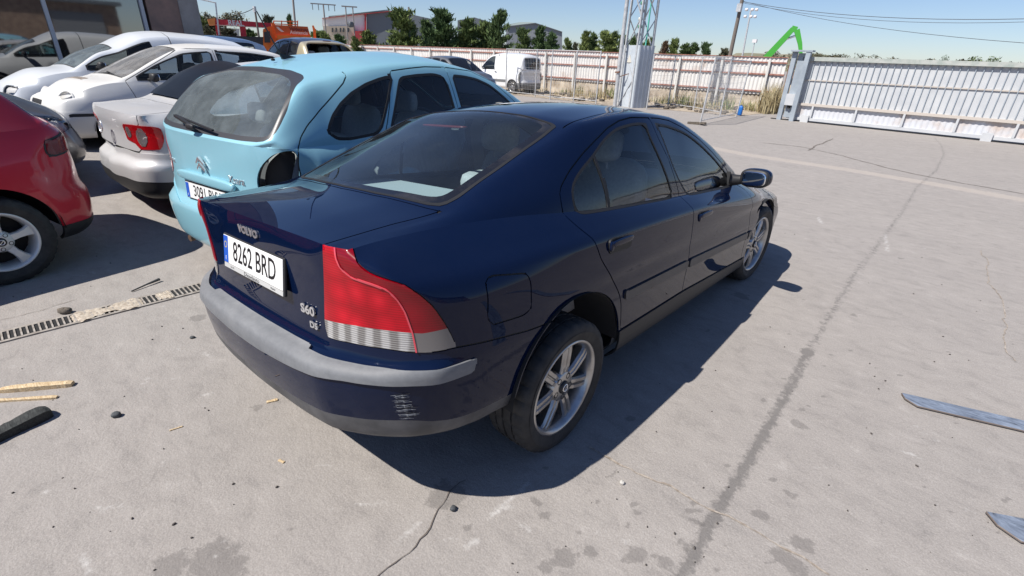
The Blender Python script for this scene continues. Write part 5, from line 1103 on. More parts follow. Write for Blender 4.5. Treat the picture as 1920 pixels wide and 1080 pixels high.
# ---------------------------------------------------------------- white hatchback, front towards us
POLO = dict(W=.825, Wb=.75, Wr=.565, wb=2.46, yr=-.62, yf=3.28, tail=(-.55, .98), glass_top=(-.22, 1.385), roof=[(.40, 1.455), (.95, 1.467)], screen_top=(1.42, 1.425), cowl=(2.33, 1.0), nose=(3.13, .74), belt_front=.93, ledge=.05, wr=.295, wz=.295, seat_y=1.2, hood=(2.78, .93), screen_mat=G_filthy, back_poly=[(-.2, 1.03), (.5, 1.03), (.60, 1.08), (.50, 1.36), (-.2, 1.38)])
def polo_extra(sh, sp, when, root, out):
    mk = lambda C, N: (C[:, 1] > 2.7) & (C[:, 0] > .05)
    if when == 'pre':
        sh.region('grille', area(rounded([(-.2, .60), (.225, .60), (.25, .69), (-.2, .70)], .02), xz), lambda C, N: C[:, 1] > 2.9, {'tub', 'top'})
        sh.region('slot', area(rounded([(2.66, .545), (3.05, .545), (3.05, .505), (2.66, .505)], .018)), side(.4, .3), {'tub'})
        sh.region('bump', lambda V: np.maximum(V[:, 2]-np.interp(V[:, 0], [0, .3, .6], [.56, .545, .565]), 2.75-V[:, 1]), None, {'tub'})
        return
    for s_ in (1, -1):
        for cx, cy_, cz, r, ry, rx in ((.535, 2.985, .690, .128, 26, 24), (.335, 3.085, .655, .078, 14, 20)):
            hl = empty('headlamp'); hl.parent = root; hl.matrix_local = Matrix.Translation((s_*cx, cy_, cz)) @ Matrix.Rotation(R(-s_*ry), 4, 'Z') @ Matrix.Rotation(R(rx), 4, 'X')
            MB().lathe([(-.10, r*1.06), (.012, r*1.08), (.020, r*1.02), (.010, r*.97), (-.03, r*.95)], 28, axis=1).build('lamp_bezel', M_whitep, hl); MB().lathe([(.006, r*.97), (.022, r*.75), (.034, r*.4), (.038, .001)], 28, axis=1).build('lens', L_clear, hl); MB().lathe([(.0, r*.97), (-.03, r*.8), (-.055, r*.45), (-.06, .001)], 28, axis=1).build('reflector', M_bowl, hl)
    sh.obj('grille', 'grille', M_black, root, mirror='both', off=-.012)
    for k in range(4):
        b = MB(); b.rbox((0, 3.115-.01*k, .612+.024*k), (.44, .02, .009), e=3, n=6); b.build('grille_bar', M_chrome if k in (0, 3) else M_black, root)
    [sh.obj('side_strip', 'slot', M_black, root, mirror=q, off=.006, skirt=.01) for q in (None, 'left')]; sh.obj('front_bumper', 'bump', M_whitep, root, mirror='both', off=.008, skirt=.02)
    ring_badge(root, Matrix.Translation((0, 3.155, .65)) @ Matrix.Rotation(R(180), 4, 'Z') @ Matrix.Rotation(R(80), 4, 'X'), .058)
    M_grime = mat('bonnet_grime', (.30, .25, .21), .9)
    b = MB()      # worn print on the bonnet
    drape(text_mesh('bonnet_print', 'TALLER', .14, M_grime, root, Matrix.Translation((.05, 2.66, .962)) @ Matrix.Rotation(R(184), 4, 'Z'), .001, 1.25, bold=.006), surf(sh, {'top'}, lambda P: P[:, 1] > 2.3), 2, .004)
    b = MB(); b.tube([(-.72, 2.42+.10*math.cos(t*math.pi/8), .82+.035*math.sin(t*math.pi/8)) for t in range(11)], .006, 6); b.build('pen_mark', mat('blue_pen', (.02, .05, .25), .6), root)
    mirrorset(root, .80, 1.98, 1.0, M_black)
    b = MB(); b.bar((-.55, 2.29, .975), (.10, 2.25, 1.035), .018, .015); b.build('wiper', M_black, root); b = MB(); b.bar((-.05, 2.27, 1.03), (.55, 2.28, .98), .018, .015); b.build('wiper', M_black, root)
polo, _, _ = make_car('small_hatchback', 'dusty white hatchback with twin round headlamps facing the wrecked silver saloon', POLO, (-8.15, 2.86, 176.6, .17), M_whitep, windows=[(-.05, .95), (1.02, 2.15)], step=.04, extra=polo_extra, doors=[np.array([(.98, .34), (.98, 1.40), (1.45, 1.39), (2.3, .95), (2.15, .34)])], wheel=dict(rt=.295, rr=.19, w=.18, lo=True, spokes=5, style='flare'))
# ---------------------------------------------------------------- white panel van with a raised roof
CADDY = dict(W=.845, Wb=.77, Wr=.60, wb=2.60, yr=-.72, yf=3.30, tail=(-.70, 1.05), glass_bot=(-.68, 1.1), glass_top=(-.60, 1.50), glass_bulge=.0, roof=[(.2, 1.60), (.80, 1.62), (1.18, 1.58), (1.42, 1.49)], screen_top=(1.62, 1.40), cowl=(2.32, 1.02), nose=(3.16, .76), belt_front=.94, rail_drop=.10, ledge=.04, wr=.295, wz=.295, seat_y=1.2, hood=(2.78, .95), screen_mat=G_dusty)
def caddy_extra(sh, sp, when, root, out):
    mk = lambda C, N: (C[:, 1] > 2.7) & (C[:, 0] > .05)
    if when == 'pre':
        sh.region('lampb', area(rounded([(.38, .60), (.66, .61), (.70, .72), (.40, .74)], .03), xz), mk, {'tub', 'top'})
        sh.region('bump', lambda V: np.maximum(V[:, 2]-.53, 2.75-V[:, 1]), None, {'tub'})
        sh.groove('gap', np.array([(.78, 1.0), (.80, 2.2), (-1.5, 2.2), (-1.5, 1.0)]), .008, yz, lambda C, N: (C[:, 2] > 1.2) & (C[:, 1] > .4), {'top'})
        return
    for mr in (None, 'left'):
        hl = sh.obj('headlamp', 'lampb', L_clear, root, mirror=mr, off=.008, skirt=.02); sh.obj('reflector', 'lampb', M_refl, hl, mirror=mr, off=-.03)
    sh.obj('front_bumper', 'bump', M_black, root, mirror='both', off=.008, skirt=.02)
    mirrorset(root, .82, 1.98, 1.05, M_black)
caddy, _, _ = make_car('panel_van', 'white panel van with domed raised roof behind the white hatchback, by the glass front', CADDY, (-10.1, 2.72, 178, .20), M_whiteb, windows=[(1.10, 2.15)], step=.05, rear_glass=False, extra=caddy_extra, cat='van', wheel=dict(rt=.295, rr=.19, w=.18, lo=True))
# ---------------------------------------------------------------- maroon hatchback, tail towards the wreck
REDH = dict(W=.875, Wb=.79, Wr=.60, wb=2.55, yr=-.71, yf=3.30, tail=(-.62, 1.05), glass_bot=(-.58, 1.06), glass_top=(-.22, 1.43), glass_bulge=.01, roof=[(.40, 1.475), (.95, 1.48)], screen_top=(1.42, 1.44), cowl=(2.35, .98), nose=(3.15, .74), ledge=.02, wr=.315, wz=.31, seat_y=1.2, back_poly=[(-.2, 1.085), (.55, 1.085), (.68, 1.10), (.66, 1.20), (.57, 1.38), (-.2, 1.40)], back_round=.03, rcs=.85, back_mat=G_car)
def red_extra(sh, sp, when, root, out):
    Ss = lambda V: np.stack([V[:, 0]+V[:, 1]+.6, V[:, 2]], 1); mk = lambda C, N: (C[:, 1] < -.1) & (C[:, 0] > .2)
    if when == 'pre':
        lampo = rounded([(.66, 1.0), (.95, .955), (.99, .87), (.94, .835), (.64, .86), (.60, .93)], .025)
        sh.region('lampseal', area(lampo, Ss), mk, {'tub', 'top'}); sh.region('lamp', lambda V: sdf(Ss(V), lampo)+.014, mk, {'lampseal'})
        sh.region('lamptip', lambda V: Ss(V)[:, 0]-.675, mk, {'lamp'})
        sh.region('lowbump', lambda V: np.maximum(V[:, 2]-.335, V[:, 1]+.2), None, {'tub'})
        def dent(V):
            k = np.exp(-((V[:, 1]+.50)**2)/.010-((V[:, 2]-.62)**2)/.006)*(V[:, 0] > .5); return k
        k = dent(sh.V); sh.V = sh.V-sh.N*(k*.05)[:, None]; k2 = np.exp(-((sh.V[:, 1]+.42)**2)/.02-((sh.V[:, 2]-.50)**2)/.004)*(sh.V[:, 0] > .5); sh.V = sh.V+sh.N*(k2*.02)[:, None]
        return
    for mr in (None, 'left'):
        sh.obj('lamp_seal', 'lampseal', M_black, root, mirror=mr, off=.003, skirt=.01); tl = sh.obj('tail_lamp', 'lamp', lens_thin('maroon_lens', (.7, .02, .03), (.28, .008, .02), .5), root, mirror=mr, off=.006, skirt=.012); sh.obj('clear_lens', 'lamptip', L_clear, tl, mirror=mr, off=.006, skirt=.012); sh.obj('reflector', {'lamp', 'lamptip'}, M_refl, tl, mirror=mr, off=-.02)
    sh.obj('bumper_valance', 'lowbump', M_black, root, mirror='both', off=.004, skirt=.02)
redh, _, _ = make_car('maroon_hatchback', 'maroon hatchback with dented rear corner and five-spoke wheel, tail to the silver wreck', REDH, (-3.86, -1.52, 171, .0), M_red, windows=[(.10, 1.0), (1.06, 2.2)], step=.035, frit=.02, extra=red_extra, doors=[np.array([(1.03, .34), (1.03, 1.40), (1.45, 1.38), (2.3, .93), (2.2, .34)]), np.array([(.45, .34), (.30, .75), (.10, 1.02), (.2, 1.36), (1.03, 1.40), (1.03, .34)])], wheel=dict(rt=.315, rr=.205, w=.195, spokes=5, style='flare', rot=.25, alloy=mat('pale_alloy', (.62, .62, .62), .4, .3)))
# ---------------------------------------------------------------- grey car whose front corner shows behind it
GREYC = dict(POLO, W=.86, Wb=.77, Wr=.57, wb=2.55, yf=3.45, nose=(3.30, .75), hood=(2.9, .95)); GREYC.pop('screen_mat')
def grey_extra(sh, sp, when, root, out):
    if when == 'pre':
        sh.region('lampb', area(rounded([(2.86, .80), (3.26, .72), (3.36, .62), (3.20, .58), (2.98, .66)], .03)), lambda C, N: C[:, 0] > .42, {'tub', 'top'}); return
    for mr in (None, 'left'):
        hl = sh.obj('headlamp', 'lampb', L_clear, root, mirror=mr, off=.006, skirt=.015); sh.obj('reflector', 'lampb', M_reflr, hl, mirror=mr, off=-.03)
    mirrorset(root, .84, 1.98, 1.0, M_black)
grey, _, _ = make_car('grey_car', 'grey car whose front corner shows between the maroon hatchback and the white one', GREYC, (-6.30, -3.72, 3, .13), M_greyp, windows=[(-.05, .95), (1.02, 2.15)], step=.05, extra=grey_extra, bumper=(.4, .55, M_greyp), wheel=dict(rt=.295, rr=.19, w=.18, lo=True))
# ---------------------------------------------------------------- navy car with a champagne tail and no back window
def gold_extra(sh, sp, when, root, out):
    if when == 'pre':
        mk = lambda C, N: C[:, 1] < .6
        sh.region('goldpart', lambda V: V[:, 1]-np.interp(V[:, 2], [.3, 1.0, 1.40, 1.5], [-.10, -.02, .02, .06]), mk, {'tub', 'top'})
        hole = rounded([(-.2, 1.05), (.5, 1.05), (.62, 1.10), (.55, 1.36), (.45, 1.41), (-.2, 1.425)], .06)
        sh.region('hole', area(hole, xz), lambda C, N: C[:, 1] < .0, {'goldpart', 'top'}); sh.drop('hole'); return
    sh.obj('champagne_tail', 'goldpart', M_gold, root, mirror='both', skirt=.03)
    b = MB(); b.rbox((0, -.16, 1.455), (.22, .03, .02), e=3); b.build('stop_lamp', mat('lamp_dark_red', (.12, .02, .02), .3), root)
    b = MB(); b.box((-.5, -.35, 1.0), (.2, .15, 1.12)); b.build('carton', mat('brown_carton', (.28, .14, .10), .8), root)
GOLD = dict(W=.86, Wb=.77, Wr=.575, wb=2.55, yr=-.65, yf=3.3, tail=(-.58, 1.02), glass_bot=(-.55, 1.04), glass_top=(-.12, 1.44), roof=[(.45, 1.52), (.95, 1.53)], screen_top=(1.45, 1.48), cowl=(2.35, 1.0), nose=(3.15, .76), ledge=.04, wr=.3, wz=.3, seat_y=1.2)
gold, _, _ = make_car('two_tone_car', 'navy car with champagne tail and no rear glass, behind the pale blue roof', GOLD, (-10.7, 5.75, -85, .36), M_navy, windows=[(.06, .52), (.60, 1.15), (1.22, 2.2)], step=.05, rear_glass=False, extra=gold_extra, wheel=dict(rt=.295, rr=.19, w=.18, lo=True))

# ---------------------------------------------------------------- white van behind the mesh fence, and cars that show only their roofs
KANGOO = dict(W=.83, Wb=.76, Wr=.62, wb=2.60, yr=-.70, yf=3.28, tail=(-.66, 1.06), glass_bot=(-.65, 1.08), glass_top=(-.56, 1.72), glass_bulge=.0, roof=[(.2, 1.82), (.9, 1.83)], screen_top=(1.55, 1.76), cowl=(2.32, 1.10), nose=(3.12, .82), belt_front=1.0, rail_drop=.09, ledge=.04, wr=.295, wz=.295, seat_y=1.2, hood=(2.78, 1.02), back_poly=[(-.2, 1.12), (.52, 1.12), (.56, 1.62), (-.2, 1.64)])
M_vanw = paint('van_white', (.72, .73, .74), 0, .5, .10, .35, (.46, .42, .36), .6, 2.0, spec=.4)
def van_extra(sh, sp, when, root, out):
    if when == 'pre':
        sh.region('strip', area(rounded([(.35, .62), (2.20, .60), (2.20, .50), (.35, .50)], .03)), side(.4, .3), {'tub'}); return
    [sh.obj('side_strip', 'strip', mat('van_strip', (.16, .165, .17), .6), root, mirror=q, off=.008, skirt=.01) for q in (None, 'left')]; mirrorset(root, .80, 1.95, 1.12, M_black)
    for s_ in (-1, 1): b = MB(); b.rbox((s_*.835, 1.12, .95), (.02, .15, .04), e=3, n=6); b.build('door_handle', M_black, root)
    b = MB(); b.prism([(-.35, 1.15), (-.60, 1.15), (-.60, 1.68), (-.48, 1.66), (-.40, 1.45), (-.30, 1.30)], -.845, -.80, axis=0); 
make_car('white_van', 'white panel van parked behind the wire mesh fence', KANGOO, (-15.3, 19.1, 272), M_vanw, windows=[(1.28, 2.15)], step=.06, extra=van_extra, cat='van', bumper=(.5, .55, mat('van_bumper', (.16, .165, .17), .6)), doors=[np.array([(1.05, .34), (1.05, 1.70), (1.6, 1.68), (2.3, 1.02), (2.25, .34)])], wheel=dict(rt=.295, rr=.19, w=.18, lo=True))
P = pix(818, 116, dist=24); make_car('dark_car', 'dark car whose roof shows between the pale blue roof and the white van', GOLD, (P[0], P[1], 95, .05), M_greyp, windows=[(.06, .52), (.60, 1.15), (1.22, 2.2)], step=.07, rear_glass=False, seats=False, wheel=dict(rt=.295, rr=.19, w=.18, lo=True))
P = pix(735, 104, dist=23); make_car('silver_car', 'silver car roof showing just over the pale blue roof near the fence', POLO, (P[0], P[1], -82, .20), M_silver, windows=[(-.05, .95), (1.02, 2.15)], step=.07, seats=False, wheel=dict(rt=.295, rr=.19, w=.18, lo=True))
P = pix(468, 84, dist=17); make_car('white_car', 'small white car behind the white hatchback, its window and mirror showing', KANGOO, (P[0]-.6, P[1]-.2, 150, .02), M_vanw, windows=[(.0, 1.15), (1.28, 2.15)], step=.07, seats=False, wheel=dict(rt=.295, rr=.19, w=.18, lo=True))
# ---------------------------------------------------------------- sliding gate on the right
M_gate = mat('gate_blue_grey', (.30, .345, .39), .5, .0, build=speckle((.26, .30, .345), (.34, .385, .43), 3, 4, .03, .002)); M_gpan = mat('gate_panel', (.50, .515, .53), .55, build=speckle((.46, .475, .495), (.54, .55, .56), 2, 5, 0, 0)); M_gtop = mat('gate_rail', (.36, .40, .37), .6, build=speckle((.30, .34, .31), (.44, .45, .42), 5, 5, .05, .002))
M_gwhite = mat('gate_skirt', (.52, .52, .54), .6, build=speckle((.50, .43, .39), (.56, .57, .60), 1.1, 4, 0, 0, .35, .5)); M_gtan = mat('gate_tan_rail', (.50, .45, .40), .6)
def build_gate():
    a = pix(1462, 224); b_ = pix(1919, 272); d = (b_-a)/np.linalg.norm(b_-a); rz = math.atan2(d[1], d[0]); L = 15.5; H = 1.98
    g = empty('sliding_gate', (a[0], a[1], 0), rz); tag(g, 'long grey sliding gate of upright slats across the yard entrance', 'gate')
    MB().box((.30, .05, .56), (L, .065, H-.02)).build('panel', M_gpan, g)
    MB().box((.25, -.05, H-.08), (L, .16, H+.04)).build('top_rail', M_gtop, g); MB().box((.25, -.03, .52), (L, .09, .60)).build('lower_rail', M_gtan, g); MB().box((.25, .015, 1.30), (L, .045, 1.335)).build('middle_rail', M_gtan, g); MB().box((.20, -.03, .055), (L, .09, .145)).build('bottom_rail', M_gpan, g)
    s0 = MB().box((-.010, .012, .60), (.010, .045, H-.08)).build('slat', M_gate, g); n = 0
    for i in range(86):
        x = .62+i*.172
        if x > L-.05: break
        o = s0 if i == 0 else s0.copy()
        if i: COL.objects.link(o)
        o.parent = g; o.location = (x, 0, 0)
    # corrugated skirt between short posts
    V = []; F = []; m = int((L-.3)/.035)
    for i in range(m+1):
        x = .30+i*.035; y = .05+(.012 if (i//2) % 2 else 0)
        V += [(x, y, .145), (x, y, .52)]
    F = [(2*i, 2*i+2, 2*i+3, 2*i+1) for i in range(m)]; mesh_obj('skirt_sheet', V, F, M_gwhite, g)
    p0 = MB().box((-.028, -.035, .145), (.028, .03, .52)).build('short_post', M_gpan, g); k = 0; x = .95
    while x < L:
        o = p0 if k == 0 else p0.copy()
        if k: COL.objects.link(o)
        o.parent = g; o.location = (x, 0, 0); x += 1.28; k += 1
    for x in (.80, 5.55): MB().box((x-.12, -.10, .0), (x+.12, .02, .22)).build('roller_box', M_gpan, g)
    MB().box((-.3, -.04, .0), (L, .02, .03)).build('track', M_dark, g)
    f = empty('gate_frame', (a[0], a[1], 0), rz); tag(f, 'blue-grey twin-post guide frame with motor box at the end of the gate', 'gate post')
    MB().box((-.09, -.10, 0), (.05, .03, 2.16)).build('post', M_gate, f); MB().box((.36, -.22, 0), (.50, -.08, 2.16)).build('post', M_gate, f)
    MB().box((-.12, -.24, 2.16), (.55, .05, 2.21)).build('cap_beam', M_gate, f); MB().box((.08, -.20, .50), (.36, -.02, .86)).build('motor_box', M_gpan, f); MB().box((.10, -.05, .1), (.34, .02, 2.12)).build('back_sheet', M_gate, f)
    b = MB(); b.tube([(.22, -.11, .40), (.22, -.11, .50)], .05, 10); b.build('gear', M_dark, f)
build_gate()
# ---------------------------------------------------------------- white corrugated fence behind
M_sheet = mat('white_sheet', (.62, .60, .575), .6, build=speckle((.52, .44, .38), (.68, .665, .64), 1.6, 6, 0, 0, .30, .46)); M_redrail = mat('red_oxide', (.34, .12, .085), .7, build=speckle((.22, .08, .06), (.42, .20, .15), 8, 4, 0, 0)); M_post = mat('pale_post', (.60, .59, .56), .7)
M_block = mat('rough_wall', (.48, .40, .31), .95, build=speckle((.26, .21, .16), (.64, .56, .45), 2.2, 7, .6, .05))
def white_fence(name, label, x0, x1, y, h, base=0.55, pitch=.16, post=1.9, mirror_rails=True, wave=.028):
    g = empty(name, (x0, y, 0)); tag(g, label, 'fence'); L = x1-x0; V = []; F = []; m = int(L/(pitch/4)); hs = h if callable(h) else (lambda x: h)
    for i in range(m+1):
        x = i*pitch/4; yy = (0, wave, wave, 0)[i % 4]; V += [(x, yy, base), (x, yy, hs(x))]
    F = [(2*i, 2*i+2, 2*i+3, 2*i+1) for i in range(m)]; mesh_obj('corrugated_sheet', V, F, M_sheet, g)
    MB().box((0, .06, 0), (L, .30, base+.04)).build('footing_wall', M_block, g)
    for z in (base+.10, base+.75, hs(0)-.22):
        MB().box((0, -.045, z), (L, -.005, z+.05)).build('rail', M_redrail, g)
    MB().box((0, -.03, hs(0)-.012), (L, .05, hs(0)+.012)).build('capping', M_redrail, g)
    p0 = MB().box((-.045, -.13, 0), (.045, -.045, hs(0)-.1)).build('post', M_post, g); k = 0; x = .3
    while x < L:
        o = p0 if k == 0 else p0.copy()
        if k: COL.objects.link(o)
        o.parent = g; o.location = (x, 0, 0); x += post; k += 1
    return g
white_fence('yard_fence', 'white corrugated sheet fence with red rails running behind the van and the tower', -62, -4.05, 22.0, 2.03, .62)
g = empty('barred_fence', (-3.95, 21.8, 0)); tag(g, 'short rusty barred fence panel beside the gate frame', 'fence')
for i in range(9): MB().box((.02+i*.14, -.012, .5), (.045+i*.14, .012, 1.78)).build('bar', M_rust, g)
MB().box((0, -.02, 1.66), (1.2, .02, 1.72)).build('rail', M_rust, g); MB().box((0, .05, 0), (1.2, .25, 1.05)).build('footing_wall', M_block, g); MB().box((0, .35, .9), (1.2, .5, 1.55)).build('brick_wall', mat('old_brick', (.20, .13, .10), .95, build=speckle((.12, .08, .06), (.30, .20, .15), 9, 5, .3, .02)), g)
# ---------------------------------------------------------------- steel-mesh panels in front of it
M_galv = mat('galvanised', (.52, .53, .54), .5, .3, build=speckle((.42, .43, .44), (.60, .60, .60), 9, 4, 0, 0))
def mesh_panel(label, p, q, h=1.95, tilt=0.0, nv=None, posts=(True, True), group='wire mesh fence panels'):
    p, q = np.array(p, float), np.array(q, float); L = np.linalg.norm(q-p); rz = math.atan2(q[1]-p[1], q[0]-p[0]); g = empty('mesh_panel', (p[0], p[1], gz(*p)), rz); g.rotation_euler = (tilt, 0, rz); tag(g, label, 'fence panel', group)
    for x in ((0,) if posts[0] else ())+((L,) if posts[1] else ()): b = MB(); b.tube([(x, 0, 0), (x, 0, h)], .026, 8); b.build('post', M_galv, g)
    b = MB(); b.tube([(0, 0, h-.03), (L, 0, h-.03)], .016, 6); b.build('rail', M_galv, g); b = MB(); b.tube([(0, 0, .12), (L, 0, .12)], .014, 6); b.build('rail', M_galv, g)
    b = MB(); n = int(L/.10)
    for i in range(1, n): b.bar((L*i/n, 0, .12), (L*i/n, 0, h-.03), .0045)
    for k in range(1, 10): b.bar((0, 0, .12+(h-.15)*k/10), (L, 0, .12+(h-.15)*k/10), .0045)
    tag(b.build('wire_mesh', M_galv, g), kind='stuff')
    return g
bl = [pix(948, 176)[:2], pix(1003, 182)[:2], pix(1031, 187)[:2], pix(1075, 190)[:2], pix(1117, 195)[:2]]
for i, nm in enumerate(('in front of the white van, farthest from the tower', 'at the tail of the white van', 'just past the tail of the white van', 'next to the grey cabinet')): mesh_panel('wire mesh fence panel '+nm, bl[i], bl[i+1], 2.0)
br = [pix(1212, 205)[:2], pix(1252, 200)[:2], pix(1300, 207)[:2], pix(1350, 217)[:2]]
for i, nm in enumerate(('beside the grey cabinet on its gate side', 'halfway between cabinet and gate', 'by the dry weeds, last before the blue canister')): mesh_panel('wire mesh fence panel '+nm, br[i], br[i+1], 1.95)
mesh_panel('loose wire mesh gate leaf swung out over the yard', pix(1312, 234)[:2], pix(1380, 219)[:2], 1.85, tilt=R(3))
b = MB(); P = pix(1312, 234); b.bar((P[0]-.35, P[1]-.1, .03), (P[0]+.15, P[1]+.1, .05), .12, .06); b.bar((P[0]-.25, P[1]+.15, .03), (P[0]+.22, P[1]-.15, .07), .07, .05); o = b.build('rubble_block', m_st2); tag(o, 'rusty scraps of steel at the foot of the loose mesh leaf', 'scrap')
b = MB(); P = pix(1386, 217); b.rbox((0, 0, .17), (.16, .12, .34), e=4, n=8); b.tube([(0, 0, .32), (0, 0, .37)], .03, 8); o = b.build('canister', mat('blue_plastic', (.01, .13, .45), .45)); o.location = P; tag(o, 'small blue plastic canister at the foot of the mesh fence', 'canister')
# ---------------------------------------------------------------- grey cabinet and lattice mast
def build_mast():
    a = pix(1152, 199); c_ = pix(1208, 207); base = np.array([(a[0]+c_[0])/2-.30, a[1]+.50]); rz = R(-24)
    cb_ = empty('cabinet', (base[0], base[1], 0), rz); tag(cb_, 'tall pale grey sheet cabinet around the foot of the lattice mast', 'cabinet')
    m = mat('cabinet_grey', (.46, .50, .54), .55, build=speckle((.42, .46, .50), (.50, .54, .58), 3, 4, 0, 0)); w, dp, H = .98, .72, 2.22; V = []; F = []; pts = []
    for (x0, y0, x1, y1) in ((-w/2, -dp/2, w/2, -dp/2), (w/2, -dp/2, w/2, dp/2), (w/2, dp/2, -w/2, dp/2), (-w/2, dp/2, -w/2, -dp/2)):
        n = 16
        for i in range(n): t = i/n; o_ = .018 if (i % 4) in (1, 2) else 0; nx, ny = (y1-y0), -(x1-x0); l = math.hypot(nx, ny); pts.append((x0+(x1-x0)*t+nx/l*o_, y0+(y1-y0)*t+ny/l*o_))
    n = len(pts); V = [(x, y, 0) for x, y in pts]+[(x, y, H) for x, y in pts]; F = [(i, (i+1) % n, n+(i+1) % n, n+i) for i in range(n)]+[tuple(range(n, 2*n))]; mesh_obj('sheet_casing', V, F, m, cb_)
    b = MB(); b.prism([(-.14, 1.62), (.14, 1.62), (0, 1.90)], -dp/2-.032, -dp/2-.022); b.build('warning_sign', mat('worn_sign', (.60, .57, .50), .6), cb_)
    t = empty('lattice_mast', (base[0], base[1], 0), rz); tag(t, 'galvanised lattice mast rising out of the grey cabinet', 'mast'); hw = .38
    zs = np.arange(0, 11, 1.05)
    for sx in (-1, 1):
        for sy in (-1, 1): b = MB(); b.bar((sx*hw, sy*hw, 0), (sx*hw*.72, sy*hw*.72, 11), .07); b.build('leg', M_galv, t)
    for i, z in enumerate(zs[:-1]):
        k0, k1 = 1-.28*z/11, 1-.28*(z+1.05)/11
        for f in range(4):
            ca = [(-1, -1), (1, -1), (1, 1), (-1, 1)]; p, q = ca[f], ca[(f+1) % 4]
            if i % 2: p, q = q, p
            b = MB(); b.bar((p[0]*hw*k0, p[1]*hw*k0, z), (q[0]*hw*k1, q[1]*hw*k1, z+1.05), .045, .02); b.build('brace', M_galv, t)
    for k in range(7): b = MB(); b.rbox((.0+.02*(k % 2), -.1, 2.6+k*.26), (.16, .14, .12), e=4, n=6); b.build('insulator', (mat('insulator_dark', (.03, .035, .05), .4), mat('insulator_green', (.05, .22, .12), .5), mat('insulator_pale', (.6, .58, .52), .5))[k % 3], t)
    b = MB(); b.tube([(.25, .1, 2.2), (.28, .05, 6)], .03, 6); b.build('cable', mat('green_cable', (.10, .45, .36), .5), t)
    p_ = empty('conduit_pole', (a[0]+.02, a[1]-.02, 0)); tag(p_, 'round galvanised conduit pole strapped to the grey cabinet', 'pole')
    b = MB(); b.tube([(0, 0, 0), (0, 0, 11)], .075, 12); b.build('tube', M_galv, p_); b = MB(); b.bar((-.05, -.05, 1.05), (.55, .25, 1.3), .03); b.bar((-.1, -.09, 1.25), (.1, -.09, 1.27), .05); b.build('strap', M_rust, p_)
build_mast()
# ---------------------------------------------------------------- dry weeds and rubble along the fence foot
def tuft(n, h, r, V, F, c, lean=.5):
    for _ in range(n):
        a = random.uniform(0, 6.283); x, y = c[0]+r*math.cos(a)*random.random(), c[1]+r*math.sin(a)*random.random(); hh = h*random.uniform(.4, 1); w = random.uniform(.008, .02); lx, ly = random.gauss(0, lean*hh*.4), random.gauss(0, lean*hh*.4); t = random.uniform(0, 3.14); dx, dy = math.cos(t)*w, math.sin(t)*w; b = len(V)
        V += [(x-dx, y-dy, 0), (x+dx, y+dy, 0), (x+lx*.4+dx*.8, y+ly*.4+dy*.8, hh*.55), (x+lx*.4-dx*.8, y+ly*.4-dy*.8, hh*.55), (x+lx, y+ly, hh)]; F += [(b, b+1, b+2, b+3), (b+3, b+2, b+4)]
def weeds_obj(label, pts, m):
    V = []; F = []
    for (x, y, n, h, r) in pts: tuft(n, h, r, V, F, (x, y))
    tag(mesh_obj('weeds', V, F, m), label, 'weeds', kind='stuff')
M_weed = mat('dry_weed', (.40, .33, .19), .9, build=speckle((.26, .20, .10), (.52, .45, .28), 3, 4, 0, 0)); M_weedg = mat('green_weed', (.13, .17, .06), .9, build=speckle((.08, .11, .035), (.22, .25, .10), 3, 4, 0, 0))
P1 = pix(1440, 214)
weeds_obj('tall dry weeds against the barred fence by the gate', [(P1[0]+random.uniform(-.5, .25), P1[1]+random.uniform(0, 1.5), 34, 1.25, .34) for _ in range(13)], M_weed)
weeds_obj('low dry weeds along the foot of the white fence', [(random.uniform(-17, -4.3), random.uniform(19.6, 21.6), 16, random.uniform(.15, .6), .35) for _ in range(70)], M_weed)
weeds_obj('green and brown weeds growing through the fence foot', [(random.uniform(-15, -4.3), random.uniform(20.2, 21.7), 16, random.uniform(.2, .7), .3) for _ in range(35)], M_weedg)
b = MB()
for _ in range(150):
    x, y = random.uniform(-16, -4.6), random.uniform(17.9, 21.2); s = random.uniform(.06, .28); b.rbox((x, y, s*.2), (s, s*random.uniform(.5, 1.4), s*random.uniform(.3, .8)), e=3, n=3, M=Matrix.Rotation(random.uniform(0, 3), 3, 'Z'))
tag(b.build('rubble', m_st2), 'loose stones and broken rubble strewn behind the mesh fence', 'rubble', kind='stuff')
mesh_obj('dirt', [(x, y, .006) for x, y in ((-24, 17.7), (-9.6, 17.4), (-4.3, 18.2), (-4.0, 21.95), (-24, 21.95))], [(0, 1, 2, 3, 4)], mat('bare_dirt', (.36, .29, .21), .95, build=speckle((.24, .19, .14), (.46, .39, .30), 5, 6, .3, .02)), ground)
